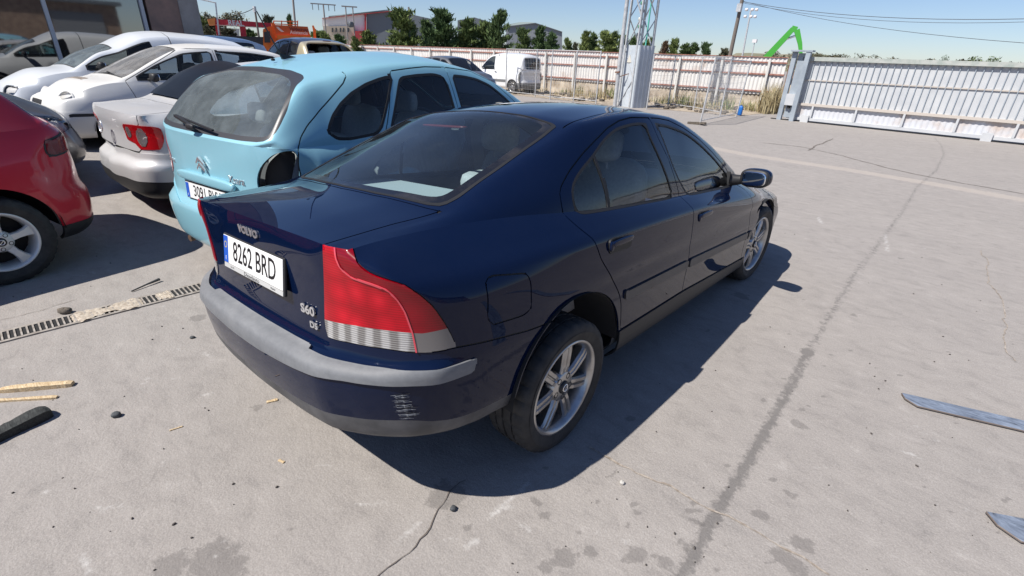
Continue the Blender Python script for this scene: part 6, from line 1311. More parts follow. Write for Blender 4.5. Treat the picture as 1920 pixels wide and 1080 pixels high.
# ---------------------------------------------------------------- glass-fronted building on the left
def build_left():
    X = -13.2; yc = None
    ys = np.linspace(-4, 14, 1801); best = None
    for y in ys:      # where the far corner of the wall meets the photograph's edge of it
        d = np.array([X, y, 1.75])-CAM_LOC; u = 960+CAM_F*1920*(d@_r)/(d@_f)
        if best is None or abs(u-384) < best[0]: best = (abs(u-384), y)
    yc = best[1]
    def y_at(px):
        b = None
        for y in ys:
            d = np.array([X, y, 2.2])-CAM_LOC; u = 960+CAM_F*1920*(d@_r)/(d@_f)
            if b is None or abs(u-px) < b[0]: b = (abs(u-px), y)
        return b[1]
    g = empty('workshop_building', (X, yc, 0)); tag(g, 'workshop building with dark mirror-like glass front beside the parked cars', 'building')
    L = yc+14; y1, y2 = y_at(340)-yc, y_at(280)-yc
    m_con = mat('wall_concrete', (.30, .275, .26), .9, build=speckle((.24, .22, .205), (.36, .33, .31), 2.2, 7, .25, .02)); m_brk = mat('wall_render', (.26, .17, .14), .9, build=speckle((.20, .14, .12), (.31, .20, .16), 2.6, 6, .2, .02))
    MB().box((-6, y1, 0), (0, 0, 9)).build('concrete_wall', m_con, g); MB().box((-6, y2, 0), (-.03, y1, 9)).build('rendered_wall', m_brk, g); MB().box((-6, -L, 0), (-.20, y2, 9)).build('back_wall', mat('dark_room', (.035, .035, .038), .9), g)
    gl = mat('mirror_glass_front', (.012, .014, .016), .03, 0, 0, .0, spec=1.0, build=lambda nt, b: setattr(b.inputs['IOR'], 'default_value', 2.1)); w = 1.75; k = 0; y = y2-.10
    while y > -L+.1:
        y0 = max(y-w, -L)
        for z0, z1 in ((.55, 2.95), (3.0, 5.4), (5.45, 8.6)): o = MB().box((-.10, y0+.02, z0), (-.085, y-.02, z1)).build('pane', gl, g); o.rotation_euler = (0, R(random.uniform(-.25, .25)), R(random.uniform(-.25, .25)))
        MB().box((-.13, y-.035, 0), (-.02, y+.035, 9)).build('mullion', mat('mullion_grey', (.42, .44, .47), .5), g); y -= w; k += 1
    for z in (.5, 2.95, 5.4, 8.6): MB().box((-.13, -L, z), (-.04, y2-.06, z+.06)).build('transom', MATS['mullion_grey'], g)
    MB().box((-.20, -L, 0), (.02, y2, .5)).build('plinth', m_con, g)
    o = MB().box((-.06, y2-1.15, 2.55), (-.03, y2-.35, 3.2)).build('paper_notice', mat('notice', (.6, .68, .70), .6), g)
build_left()
# ---------------------------------------------------------------- helpers for things beyond the fence
def depth_dir(px): d = pix(px, 100, dist=1.0)-CAM_LOC; d = np.array([d[0], d[1], 0]); return d/np.linalg.norm(d)
def slab(name, poly, dist, depth, m, parent, z0=None, dd=None):
    """upright wall whose outline is given in photograph pixels at a distance, running back from there"""
    P = [pix(x, y, dist=dist) for x, y in poly]; dd = depth_dir(np.mean([p[0] for p in poly])) if dd is None else dd
    if z0 is not None: P = [np.array([p[0], p[1], z0 if py == 'g' else p[2]]) for p, py in zip(P, [q[2] if len(q) > 2 else 0 for q in poly])]
    n = len(P); V = [tuple(p) for p in P]+[tuple(p+dd*depth) for p in P]; F = [tuple(range(n)), tuple(range(n, 2*n))[::-1]]+[(i, n+i, n+(i+1) % n, (i+1) % n) for i in range(n)]
    o = mesh_obj(name, V, F, m, parent); bm = bmesh.new(); bm.from_mesh(o.data); bmesh.ops.recalc_face_normals(bm, faces=bm.faces); bm.to_mesh(o.data); bm.free(); return o
def cladding(col, sc=8):
    def f(nt, b):
        tc = nd(nt, 'ShaderNodeTexCoord'); w = nd(nt, 'ShaderNodeTexWave'); w.inputs['Scale'].default_value = sc; w.inputs['Distortion'].default_value = 0; nt.links.new(tc.outputs['Object'], w.inputs[0]); nt.links.new(mixc(nt, .25, col, ramp(nt, w.outputs['Fac'], [(.2, tuple(c*.6 for c in col)), (.8, col)])), b.inputs['Base Color'])
    return f
M_clad = mat('grey_cladding', (.14, .155, .17), .6, build=cladding((.14, .155, .17))); M_cladl = mat('light_cladding', (.20, .215, .235), .6, build=cladding((.20, .215, .235))); M_wwall = mat('white_wall', (.72, .71, .69), .8); M_beige = mat('beige_wall', (.56, .46, .34), .85); M_redw = mat('red_wall', (.42, .045, .05), .7); M_pane = mat('far_pane', (.04, .05, .06), .1)
def hall_front():
    g = empty('white_hall', pix(650, 95, dist=88)*[1, 1, 0]); tag(g, 'white and beige industrial hall with red trim and grey gable behind the fence', 'building'); D = 88
    def S(nm, poly, m, d=D, dep=1.2): o = slab(nm, poly, d, dep, m, None); o.parent = g; o.matrix_parent_inverse = g.matrix_world.inverted() if False else Matrix.Translation(-Vector(g.location)); return o
    S('white_wall', [(604, 34), (684, 26), (684, 60), (664, 60), (664, 49), (604, 49)], M_wwall); S('beige_wall', [(606, 49.3), (663.7, 48.5), (664, 100), (606, 100)], M_beige, D-.6); S('red_porch', [(664.3, 58), (687, 58), (687, 100), (664.3, 100)], M_redw, D-1); S('red_trim', [(683.5, 25), (687, 25), (687, 58), (683.5, 58)], M_redw, D-.3)
    S('grey_gable', [(687.3, 26), (742, 20.5), (816, 37), (816, 100), (687.3, 100)], M_clad, D, 40); S('roof_edge', [(604, 33.6), (684, 25.2), (742, 19.6), (742, 20.6), (684, 26.3), (604, 34.6)], M_redw, D-.4, 1)
    S('rooftop_ridge', [(616, 30), (640, 27.5), (730, 17.5), (731, 20), (684, 24), (616, 31.5)], mat('roof_green_grey', (.26, .29, .28), .6), D+6, 12)
    for x in (622, 629, 637, 643, 652): S('window', [(x, 52.5), (x+2.4, 52.3), (x+2.4, 60), (x, 60.2)], M_pane, D-.75, .3)
hall_front()
def hall(name, label, polys):
    g = empty(name); g.location = pix(polys[0][1][0][0], 100, dist=polys[0][2])*[1, 1, 0]; tag(g, label, 'building')
    for nm, poly, d, dep, m in polys: o = slab(nm, poly, d, dep, m, None); o.parent = g; o.matrix_parent_inverse = Matrix.Translation(-Vector(g.location))
hall('grey_hall', 'low grey gabled hall between two clumps of cypresses', [('gable_wall', [(858, 38), (890, 32.5), (920, 42), (920, 110), (858, 110)], 96, 40, M_clad)])
hall('grey_hall', 'grey gabled hall with pale green roof, beside the row of small cypresses', [('gable_wall', [(949, 50), (1004, 43.5), (1054, 60), (1054, 115), (949, 115)], 92, 40, M_cladl), ('roof', [(944, 47.5), (975, 41.5), (994, 41.5), (1004, 43), (949, 49.6)], 97, 30, mat('roof_pale_green', (.42, .48, .44), .6)), ('roof_edge', [(948.5, 49.2), (1004, 42.6), (1054.5, 59.3), (1054.5, 60.3), (1004, 43.8), (948.5, 50.4)], 91.7, .5, M_clad)])
# red canopy with sign
def canopy():
    D = 62; g = empty('canopy', pix(430, 70, dist=D)*[1, 1, 0]); tag(g, 'red canopy with white lettering beyond the workshop corner', 'canopy'); iv = Matrix.Translation(-Vector(g.location))
    def S(nm, poly, m, d=D, dep=1.0): o = slab(nm, poly, d, dep, m, None); o.parent = g; o.matrix_parent_inverse = iv; return o
    mr = mat('canopy_red', (.50, .02, .035), .5); mo = mat('canopy_orange', (.75, .25, .06), .5)
    S('beam', [(402, 35), (510, 43.5), (510, 52), (402, 46)], mr); S('end_block', [(389, 36), (403.5, 33.5), (403.5, 46.5), (393, 47)], mo, D-.4, 2); S('column', [(403, 46), (411, 46.4), (414, 72), (407, 72)], mr, D+.2, .6); S('column', [(449, 49), (460.5, 49.6), (463, 74), (452, 74)], mr, D+.2, .6); S('soffit', [(404, 45.6), (510, 51.6), (510, 53), (404, 47)], M_wwall, D+.05, .9)
    a, b_ = pix(425, 42.6, dist=D-.12), pix(459, 44.8, dist=D-.12); ctr = (a+b_)/2; ex = (b_-a)/np.linalg.norm(b_-a); ez = np.array([0, 0, 1.0]); ey = np.cross(ez, ex); up = np.cross(ex, ey)*-1 if np.cross(ex, ey)[2] < 0 else np.cross(ex, ey); n = np.cross(ex, up)
    M = Matrix(((ex[0], up[0], n[0], ctr[0]), (ex[1], up[1], n[1], ctr[1]), (ex[2], up[2], n[2], ctr[2]), (0, 0, 0, 1))); W_ = np.linalg.norm(b_-a)
    o = text_mesh('sign_letters', 'REAL', W_*.40, M_wwall, None, Matrix.Translation(-Vector(g.location)) @ M, .03, .95, bold=.02); o.parent = g
    S('sign_line', [(425, 46.4), (459, 48.3), (459, 49), (425, 47.1)], M_wwall, D-.1, .05)
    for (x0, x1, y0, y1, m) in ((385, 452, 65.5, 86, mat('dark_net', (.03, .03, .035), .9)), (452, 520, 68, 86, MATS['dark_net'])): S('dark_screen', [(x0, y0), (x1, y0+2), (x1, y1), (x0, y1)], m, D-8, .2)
    S('far_wall', [(414, 52), (449, 54), (449, 80), (414, 80)], mat('far_wall', (.55, .55, .53), .9), D+22, 1)
canopy()
# ---------------------------------------------------------------- orange tow truck
def tow_truck():
    D = 24; g = empty('tow_truck', pix(545, 90, dist=D)*[1, 1, 0]); tag(g, 'orange tow truck with white lettering behind the two-tone car', 'truck'); iv = Matrix.Translation(-Vector(g.location)); mo = mat('truck_orange', (.72, .165, .02), .45, build=speckle((.62, .13, .015), (.78, .20, .03), 2, 4, 0, 0)); md = mat('truck_orange_deep', (.55, .10, .02), .5)
    def S(nm, poly, m, d=D, dep=.1): o = slab(nm, poly, d, dep, m, None); o.parent = g; o.matrix_parent_inverse = iv; return o
    S('cab', [(493, 55), (503, 50), (512, 48.5), (517, 60), (520, 100), (494, 100)], mo, D, 1.9); S('cab_window', [(495, 60), (506, 58.5), (507, 80), (496, 80)], M_pane, D-.03, .05); S('headboard', [(508, 42.5), (514, 42), (523, 70), (518, 72)], mo, D-.1, 2.0)
    S('side_panel', [(513, 46.5), (577, 50), (583, 72), (520, 70)], md, D-.2, .12); S('panel_sill', [(519, 65.5), (583, 67.5), (583, 76), (520, 74)], mo, D-.3, .2); S('deck', [(500, 72), (598, 74), (598, 100), (500, 100)], mo, D, 2.1)
    for y in (38.5, 44): S('top_rail', [(512, y), (559, y+1.6), (559, y+3.2), (512, y+1.6)], mo, D+.3, .1)
    for x in (512, 527, 543, 557): S('rail_post', [(x, 38.5), (x+2, 38.6), (x+2, 50), (x, 49.5)], mo, D+.32, .1)
    S('boom', [(585, 48), (588, 47.5), (592, 56), (593, 72), (588, 72), (587, 58)], mo, D+.4, .25)
    for x in (505, 560, 590): c_ = pix(x, 92, dist=D-.05); b = MB(); 
    a, b_ = pix(544, 54, dist=D-.25), pix(577, 56.5, dist=D-.25); 
    def lay(txt, p, q, size, m, sx):
        ctr = (p+q)/2; ex = (q-p)/np.linalg.norm(q-p); up = np.array([0, 0, 1.0]); up = up-ex*up.dot(ex); up /= np.linalg.norm(up); n = np.cross(ex, up); M = Matrix(((ex[0], up[0], n[0], ctr[0]), (ex[1], up[1], n[1], ctr[1]), (ex[2], up[2], n[2], ctr[2]), (0, 0, 0, 1)))
        o = text_mesh('panel_letters', txt, size, m, None, Matrix.Translation(-Vector(g.location)) @ M, .004, sx, bold=.004); o.parent = g
    lay('Valdecruas', a, b_, .17, mat('letter_dark', (.12, .02, .02), .6), .95); lay('Asistencia', pix(544, 60.5, dist=D-.25), pix(577, 62.5, dist=D-.25), .17, mat('letter_pale', (.75, .60, .55), .6), .95)
    b = MB(); p = [pix(x, y, dist=D-.25) for x, y in ((518, 50), (522, 50.5), (528, 56), (533, 59.5), (528, 60), (521, 55))]; o = mesh_obj('panel_swoosh', [tuple(q-Vector(g.location)) if False else (q[0]-g.location.x, q[1]-g.location.y, q[2]) for q in p], [tuple(range(6))], MATS['letter_pale'], g)
    for (x, z) in ((0, 0),):
        for k in range(3):
            c_ = pix(505+k*40, 90, dist=D); b = MB(); b.lathe([(-.13, .25), (-.13, .45), (.13, .45), (.13, .25)], 18, (c_[0]-g.location.x, c_[1]-g.location.y, .45)); b.build('wheel', M_rubber, g)
tow_truck()
# ---------------------------------------------------------------- poles, lamps, wires
M_pole = mat('weathered_pole', (.16, .135, .115), .85); M_polec = mat('concrete_pole', (.26, .235, .22), .85)
def pole(name, label, px0, px1, D, r, m, extra=None, cat='pole'):
    top, bot = pix(*px0, dist=D), pix(*px1, dist=D); d = (top-bot)/(top[2]-bot[2]); base = bot-d*bot[2]; g = empty(name, (base[0], base[1], 0)); tag(g, label, cat)
    b = MB(); b.tube([(0, 0, 0), tuple(d*top[2]*.999)], [r*1.25, r], 8); b.build('shaft', m, g)
    if extra: extra(g, d*top[2], np.cross(depth_dir(px0[0]), [0, 0, 1]))
    return g
def lamp_arm(g, t, rt):
    b = MB(); b.tube([(t[0], t[1], t[2]-.05), tuple(t-rt*1.3+np.array([0, 0, .15])), tuple(t-rt*2.1+np.array([0, 0, .1]))], .05, 6); b.build('arm', M_galv, g); b = MB(); c_ = t-rt*2.4+np.array([0, 0, .08]); b.rbox(tuple(c_), (.9, .5, .16), e=3, n=6, M=Matrix.Rotation(math.atan2(rt[1], rt[0]), 3, 'Z')); b.build('lamp_head', M_wwall, g)
pole('street_lamp', 'thin street lamp with white head in front of the red canopy', (404, 4), (411, 66), 55, .06, M_galv, lamp_arm, 'street lamp')
pole('utility_pole', 'bare wooden pole with small fitting beside the canopy lettering', (477, 12), (485, 66), 60, .09, M_pole, lambda g, t, rt: MB().box((t[0]-.25, t[1]-.1, t[2]-.5), (t[0]+.1, t[1]+.1, t[2])).build('fitting', M_galv, g))
pole('utility_pole', 'tall dark pole rising behind the orange tow truck', (546, -40), (553, 42), 50, .08, M_polec)
def tbar(g, t, rt):
    b = MB(); b.bar(tuple(t-rt*1.5), tuple(t+rt*1.5), .12); b.build('crossarm', M_polec, g)
    for k in (-1.3, -.6, .6, 1.3): b = MB(); p = t+rt*k; b.tube([tuple(p), tuple(p-np.array([0, 0, .7]))], .05, 6); b.build('insulator', mat('insulator_glass', (.15, .17, .16), .4), g)
pole('power_pole', 'concrete power pole with T crossarm and hanging insulators', (606, 8), (612, 72), 75, .09, M_polec, tbar, 'power pole')
def twin(g, t, rt):
    b = MB(); b.tube([tuple(rt*.95), tuple(t+rt*.85)], .07, 8); b.build('second_shaft', M_polec, g); b = MB(); b.bar(tuple(t-rt*.5), tuple(t+rt*1.4), .14); b.build('crossarm', M_polec, g); b = MB(); b.bar(tuple(t-np.array([0, 0, 2.0])), tuple(t+rt*.85-np.array([0, 0, 2.0])), .12); b.build('crossarm', M_polec, g)
    b = MB(); b.rbox(tuple(t+rt*.42-np.array([0, 0, 2.0])), (.6, .6, .7), e=4, n=6); b.build('transformer', mat('transformer_grey', (.10, .11, .12), .5), g)
pole('power_pole', 'twin-legged power pole carrying a small transformer before the white hall', (648, 12), (652, 76), 75, .07, M_polec, twin, 'power pole')
pole('utility_pole', 'single pole standing in front of the biggest cypress', (766, 13), (769, 84), 46, .07, M_polec)
wp = pole('utility_pole', 'leaning wooden pole carrying the overhead wires behind the fence', (1394, -12), (1368, 108), 34, .10, M_pole, lambda g, t, rt: MB().box((t[0]-.12, t[1]-.3, t[2]-.9), (t[0]+.12, t[1]-.05, t[2]-.5)).build('fitting', M_galv, g))
def heads(g, t, rt):
    for k in (-.45, .15, .6):
        for z in (0, -.7): b = MB(); b.rbox(tuple(t+rt*k+np.array([0, 0, z])), (.36, .3, .32), e=3, n=6); b.build('floodlight', mat('floodlight_pale', (.65, .62, .62), .4), g)
pole('floodlight_mast', 'thin floodlight mast with a cluster of lamp heads', (1408, 18), (1392, 104), 70, .09, M_galv, heads, 'floodlight'); pole('floodlight_mast', 'farther small floodlight mast, half the height of the other', (1415, 78), (1410, 104), 120, .09, M_galv, lambda g, t, rt: MB().box((t[0]-.4, t[1]-.3, t[2]-.2), (t[0]+.4, t[1]+.3, t[2]+.4)).build('floodlight', MATS['floodlight_pale'], g), 'floodlight')
def wire(label, p0, p1, D0, D1, sag, r=.012):
    a, b_ = pix(*p0, dist=D0), pix(*p1, dist=D1); b = MB(); b.tube([tuple(a+(b_-a)*t-np.array([0, 0, sag*4*t*(1-t)])) for t in np.linspace(0, 1, 14)], r, 5); o = b.build('overhead_wire', mat('wire_black', (.05, .05, .055), .6)); tag(o, label, 'wire', 'overhead wires')
wire('upper overhead wire from the leaning pole across the sky over the gate', (1392, 3), (2000, 33), 34, 30, .35); wire('overhead wire just below the upper one, over the gate', (1392, 5), (2000, 38), 34, 30, .42, .009); wire('lowest overhead wire sloping down from the leaning pole', (1392, 2), (2000, 86), 34, 26, .30, .009)
wire('faint wire between the bare pole and the street lamp by the canopy', (478, 14), (440, 28), 60, 60, .1, .03)
# ---------------------------------------------------------------- green grab arm
def grab():
    D = 42; g = empty('material_handler', pix(1440, 112, dist=D)*[1, 1, 0]); tag(g, 'bright green folded arm of a material handler above the fence', 'excavator'); mg = mat('machine_green', (.065, .36, .045), .4); iv = g.location
    L = lambda x, y, d=D: np.array(pix(x, y, dist=d))-np.array([iv.x, iv.y, 0])
    def beam(nm, pts, w):
        b = MB()
        for (p, q), (w0, w1) in zip(zip(pts[:-1], pts[1:]), zip(w[:-1], w[1:])):
            p, q = np.array(p), np.array(q); d = (q-p)/np.linalg.norm(q-p); dd = depth_dir(1470); u = np.cross(d, dd); u /= np.linalg.norm(u); V = []
            for c_, ww in ((p, w0), (q, w1)):
                for a, e in ((-1, -1), (1, -1), (1, 1), (-1, 1)): V.append(tuple(c_+u*a*ww/2+dd*e*.2))
            b.add(V, [(0, 3, 2, 1), (4, 5, 6, 7), (0, 1, 5, 4), (1, 2, 6, 5), (2, 3, 7, 6), (3, 0, 4, 7)])
        return b.build(nm, mg, g, True)
    beam('boom', [L(1418, 128), L(1440, 105), L(1465, 78), L(1487, 54)], [.42, .42, .38, .32]); beam('stick', [L(1484, 53), L(1494, 56), L(1500, 82), L(1502, 104)], [.32, .34, .26, .18])
    b = MB(); b.tube([tuple(L(1450, 98)), tuple(L(1478, 68))], .10, 8); b.build('ram', M_black, g); b = MB(); b.tube([tuple(L(1472, 74)), tuple(L(1495, 66))], .07, 8); b.build('ram', M_chrome, g)
    c_ = L(1425, 130); b = MB(); b.box((c_[0]-1.2, c_[1]-1.5, .9), (c_[0]+1.2, c_[1]+1.8, 1.7)); b.box((c_[0]-1.3, c_[1]-1.6, 0), (c_[0]-.8, c_[1]+1.6, .8)); b.box((c_[0]+.8, c_[1]-1.6, 0), (c_[0]+1.3, c_[1]+1.6, .8)); b.build('undercarriage', M_black, g)
grab()
# ---------------------------------------------------------------- trees
def leafy(nt, b):
    at = nd(nt, 'ShaderNodeObjectInfo'); n = noise(nt, 1.3, 4, .6); n2 = noise(nt, 9, 2, .5); c = ramp(nt, n, [(.3, (.040, .066, .024)), (.55, (.088, .122, .045)), (.75, (.155, .180, .070))]); c = mixc(nt, .3, c, ramp(nt, n2, [(.3, (.03, .05, .02)), (.7, (.16, .19, .08))])); c = mixc(nt, at.outputs['Random'], mixc(nt, 1.0, c, (.95, 1.12, 1.15), 'MULTIPLY'), mixc(nt, 1.0, c, (1.7, 1.55, 1.25), 'MULTIPLY')); nt.links.new(c, b.inputs['Base Color'])
M_leaf = mat('cypress_green', (.045, .075, .026), .8, spec=.2, build=leafy); M_leaf2 = mat('dusty_green', (.12, .12, .075), .85, spec=.2, build=speckle((.07, .075, .045), (.20, .18, .12), 1.5, 4, 0, 0)); M_bark = mat('bark', (.10, .075, .055), .95); M_leafb = mat('browned_cypress', (.15, .09, .045), .85, build=speckle((.09, .05, .03), (.20, .13, .07), 2, 4, 0, 0))
def conifer_mesh(name, seed, n=1500, spread=1.0, spiky=.5):
    """unit tree: height 1, half-width about .3; sprays of small faces on upswept branches"""
    r = random.Random(seed); V = []; F = []; nb = 46
    lob = [(r.uniform(0, 6.28), r.uniform(.25, .8), r.uniform(.6, 1.25)) for _ in range(7)]
    for i in range(nb):
        z0 = .04+.90*(i/nb)**.9; a = r.uniform(0, 6.283); prof = .34*(max(0, 1.0-z0)**.75)*min(1, .5+z0*3.5)+.02; ln = prof*r.uniform(.6, 1.2)*spread
        for (la, lz, lk) in lob:
            if abs((a-la+3.14) % 6.28-3.14) < .5 and abs(z0-lz) < .12: ln *= lk
        m = int(n/nb)
        for k in range(m):
            t = r.random()**.6; rr = ln*t; up = .08*t*t*(1+spiky)*(1-z0*.5); x, y, z = rr*math.cos(a), rr*math.sin(a), z0+up+r.gauss(0, .012)
            x += r.gauss(0, .034); y += r.gauss(0, .034); s = r.uniform(.017, .040); d = Vector((math.cos(a)*.5+r.gauss(0, .4), math.sin(a)*.5+r.gauss(0, .4), .9+r.gauss(0, .3))).normalized(); w = d.cross(Vector((r.gauss(0, 1), r.gauss(0, 1), r.gauss(0, 1)))).normalized()*s*.45; p = Vector((x, y, min(z, 1.02))); b = len(V)
            V += [tuple(p-w), tuple(p+w), tuple(p+d*s*1.9)]; F.append((b, b+1, b+2))
    for k in range(40):
        z = .90+.12*r.random(); p = Vector((r.gauss(0, .012), r.gauss(0, .012), z)); s = .02; b = len(V); w = Vector((r.gauss(0, 1), r.gauss(0, 1), 0)).normalized()*s*.4; V += [tuple(p-w), tuple(p+w), tuple(p+Vector((0, 0, s*2)))]; F.append((b, b+1, b+2))
    me = bpy.data.meshes.new(name); me.from_pydata(V, [], F); me.update(); return me
CON = [conifer_mesh('crown_mesh', s, 5600, 1.0, sp_) for s, sp_ in ((1, .5), (2, .9), (3, .3), (4, .7))]
TR = MB().tube([(0, 0, 0), (.01, 0, .5), (0, .005, .97)], [.022, .014, .003], 7)
trunk_me = TR.build('trunk_proto', M_bark).data; bpy.data.objects.remove(bpy.data.objects['trunk_proto'])
def conifer(label, px, top, wpx, D, k=0, m=None, kind='cypress_tree'):
    base = pix(px, 100, dist=D); t = pix(px, top, dist=D); h = t[2]; w = wpx*D/(CAM_F*1920)/.50
    g = empty(kind, (base[0], base[1], 0), random.uniform(0, 6)); tag(g, label, 'tree', 'cypresses beyond the fence'); me = CON[k % 4]
    for nm, d in (('crown', me), ('trunk', trunk_me)):
        o = bpy.data.objects.new(nm, d); COL.objects.link(o); o.parent = g; o.scale = (w, w, h) if nm == 'crown' else (h, h, h)
        if nm == 'crown':
            if not d.materials: d.materials.append(M_leaf)
            o.material_slots[0].link = 'OBJECT'; o.material_slots[0].material = m or M_leaf
for i, (lb, px, top, w, D, m) in enumerate([
    ('widest dark cypress standing in front of the grey gable', 757, 17, 62, 46, None), ('large cypress just past the grey gable corner', 829, 19, 58, 48, None), ('rounded lower cypress between two taller ones', 876, 35, 48, 49, None), ('tall narrow cypress at the end of the dark clump', 935, 22, 42, 47, None), ('cypress filling the gap beside the tall narrow one', 908, 41, 46, 50, None), ('cypress behind the gap next to the big grey gable', 801, 40, 34, 52, None),
    ('low bushy conifer at the foot of the white hall', 692, 58, 34, 44, None), ('small bush beside the red porch of the hall', 668, 70, 22, 42, None), ('single pointed cypress before the second grey hall', 980, 53, 36, 56, None), ('left one of the twin cypresses before the second grey hall', 1011, 51, 30, 56, None), ('right one of the twin cypresses before the second grey hall', 1033, 61, 28, 55, None),
    ('small cypress just past the corner of the second grey hall', 1063, 73, 20, 60, None), ('second small cypress past the hall corner', 1078, 80, 14, 62, M_leaf2), ('first of the row of cypresses leading to the mast', 1096, 60, 24, 58, None), ('second of the row of cypresses leading to the mast', 1110, 62, 24, 60, None), ('third and widest of the row leading to the mast', 1134, 60, 38, 58, None), ('fourth of the row leading to the mast', 1148, 60, 22, 60, None), ('cypress immediately before the mast', 1164, 67, 28, 58, None), ('cypress showing behind the mast legs', 1186, 68, 26, 60, None), ('cypress seen through the lattice of the mast', 1214, 72, 24, 60, None),
    ('browned cypress just past the mast', 1245, 78, 18, 60, M_leafb), ('pointed cypress after the browned one', 1262, 74, 24, 60, None), ('cypress in the thin row far past the mast', 1284, 82, 28, 62, None), ('wide cypress in the thin row far past the mast', 1300, 82, 26, 62, None), ('cypress near the blue post past the mast', 1322, 80, 24, 62, None), ('last small conifer before the leaning pole', 1358, 92, 22, 64, M_leaf2),
    ('dark cypress at the edge of the workshop wall', 389, 30, 22, 66, None), ('yellow-green bush below the canopy end', 397, 52, 26, 60, M_leaf2), ('conifer rising behind the tow truck rails', 513, 30, 24, 70, M_leaf2), ('thin conifer by the tall dark pole', 551, 30, 14, 70, None), ('bushes behind the tow truck boom', 597, 58, 34, 60, None), ('palm-like bush before the beige wall', 612, 60, 26, 58, None), ('bush at the foot of the beige wall', 640, 66, 30, 58, None), ('bush under the canopy between its columns', 436, 56, 34, 66, M_leaf2), ('bush past the canopy column', 474, 56, 30, 66, None)]):
    conifer(lb, px, top, w, D, i, m)
# thin airy tree behind the canopy sign
def airy(label, px, top, wpx, D):
    base = pix(px, 100, dist=D); h = pix(px, top, dist=D)[2]; w = wpx*D/(CAM_F*1920); g = empty('broadleaf_tree', (base[0], base[1], 0)); tag(g, label, 'tree'); r = random.Random(5); b = MB(); V = []; F = []
    b.tube([(0, 0, 0), (0, 0, h*.5), (.1, 0, h*.75)], [.22, .15, .08], 7)
    for k in range(12):
        a = r.uniform(0, 6.28); z = h*r.uniform(.45, .72); e = (w*.5*math.cos(a)*r.uniform(.5, 1), w*.5*math.sin(a)*r.uniform(.5, 1), min(h, z+h*r.uniform(.1, .28))); b.tube([(0, 0, z), (e[0]*.5, e[1]*.5, (z+e[2])/2+.1), e], [.06, .04, .015], 5)
        for q in range(420):
            t = r.uniform(.3, 1.05); p = Vector((e[0]*t+r.gauss(0, w*.06), e[1]*t+r.gauss(0, w*.06), z+(e[2]-z)*t+r.gauss(0, h*.035))); s = r.uniform(.12, .30); d = Vector((r.gauss(0, 1), r.gauss(0, 1), r.gauss(0, 1))).normalized(); u = d.cross(Vector((0, 0, 1))).normalized(); i0 = len(V); V += [tuple(p-u*s*.5), tuple(p+u*s*.5), tuple(p+d*s)]; F.append((i0, i0+1, i0+2))
    b.build('trunk', M_bark, g); mesh_obj('crown', V, F, M_leaf2, g)
airy('thin grey-green tree showing over the red canopy lettering', 432, 20, 58, 84)
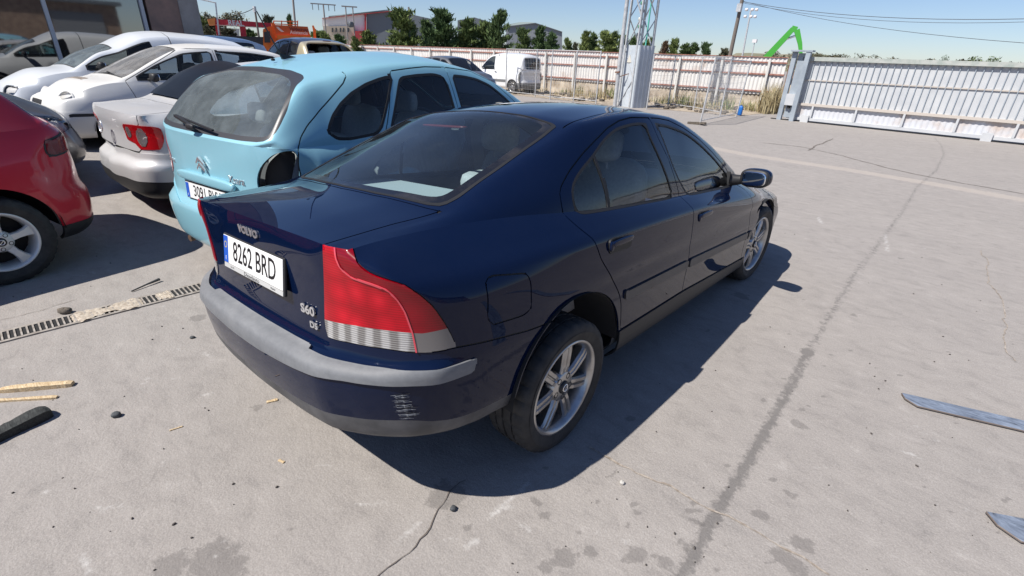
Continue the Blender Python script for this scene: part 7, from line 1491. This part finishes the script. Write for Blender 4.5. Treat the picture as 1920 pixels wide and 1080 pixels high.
# ---------------------------------------------------------------- low hills on the skyline and the farmland trees
M_hill = mat('dry_hill', (.17, .165, .105), .95, build=speckle((.10, .115, .065), (.26, .225, .15), .03, 8, 0, 0))
def hills():
    V = []; F = []; n = 120; D = 420
    for i in range(n+1):
        px = -300+3000*i/n; t = pix(px, 108+(px-960)*.0436, dist=D); nz = .5+.5*math.sin(px*.006)+.35*math.sin(px*.021+1)+.2*math.sin(px*.055); hh = 8.5+2.6*nz if px > 1350 else 4.0+2*nz
        d = depth_dir(px); b0 = np.array([t[0], t[1], 0]); V += [tuple(b0-d*60), tuple(b0+np.array([0, 0, hh])), tuple(b0+d*80+np.array([0, 0, hh*.9])), tuple(b0+d*160)]
    for i in range(n):
        for j in range(3): F.append((4*i+j, 4*i+4+j, 4*i+5+j, 4*i+1+j))
    o = mesh_obj('hills', V, F, M_hill, None, True); tag(o, kind='structure'); bm = bmesh.new(); bm.from_mesh(o.data); bmesh.ops.recalc_face_normals(bm, faces=bm.faces); bm.to_mesh(o.data); bm.free()
    V = []; F = []; r = random.Random(9)
    for k in range(170):
        px = r.uniform(1420, 1990); D2 = r.uniform(200, 330); g0 = pix(px, 100, dist=D2); hh = r.uniform(2.0, 3.8)+(3.8 if px < 1650 else 2.6); ww = r.uniform(1.5, 4)
        for q in range(150):
            p = Vector((g0[0]+r.gauss(0, ww*.33), g0[1]+r.gauss(0, ww*.33), hh*(1-r.random()**1.6*.8)*(.9+.1*r.random()))); s = r.uniform(.3, .7); d = Vector((r.gauss(0, 1), r.gauss(0, 1), r.gauss(0, 1))).normalized(); u = d.cross(Vector((.3, .2, 1))).normalized(); i0 = len(V); V += [tuple(p-u*s*.5), tuple(p+u*s*.5), tuple(p+d*s)]; F.append((i0, i0+1, i0+2))
    tag(mesh_obj('scrubland', V, F, M_leaf2), 'belt of scrub and small trees along the skyline over the gate', 'scrub', kind='stuff')
hills()
def round_tree(label, px, top, wpx, D):
    base = pix(px, 100, dist=D); h = pix(px, top, dist=D)[2]; w = wpx*D/(CAM_F*1920); g = empty('round_tree', (base[0], base[1], 0)); tag(g, label, 'tree'); r = random.Random(int(px)); V = []; F = []
    MB().tube([(0, 0, 0), (0, 0, h*.6)], [w*.06, w*.04], 6).build('trunk', M_bark, g)
    for q in range(700):
        d0 = Vector((r.gauss(0, 1), r.gauss(0, 1), r.gauss(0, 1))).normalized()*r.random()**.4; p = Vector((d0.x*w*.5*(1+.2*math.sin(d0.z*9)), d0.y*w*.5, h*.66+d0.z*h*.34)); s = w*r.uniform(.05, .11); d = Vector((r.gauss(0, 1), r.gauss(0, 1), r.gauss(0, 1))).normalized(); u = d.cross(Vector((.3, .2, 1))).normalized(); i0 = len(V); V += [tuple(p-u*s*.5), tuple(p+u*s*.5), tuple(p+d*s)]; F.append((i0, i0+1, i0+2))
    mesh_obj('crown', V, F, M_leaf, g)
round_tree('round dark tree on the skyline, biggest of the two near the picture edge', 1868, 104, 20, 170); round_tree('smaller round dark tree on the skyline next to the biggest', 1834, 105, 22, 175); round_tree('lone dark tree on the skyline over the middle of the gate', 1776, 103, 15, 180)

# ---------------------------------------------------------------- warehouse added across the yard, unseen, for glass and paint to mirror
g = empty('warehouse', (22, -4, 0)); tag(g, 'tan brick warehouse added out of view for reflections', 'building')
MB().box((0, -16, 0), (8, 15, 4.2)).build('wall', mat('tan_brick', (.30, .21, .15), .9, build=speckle((.22, .15, .11), (.36, .26, .19), 3, 6, .2, .02)), g)
for k in range(5): MB().box((-.06, -13+k*6, 0), (-.004, -10+k*6, 3.6)).build('roller_door', mat('roller_grey', (.22, .23, .24), .6), g)
MB().box((-.4, -16.3, 4.2), (8.3, 15.3, 4.45)).build('roof_edge', M_clad, g)
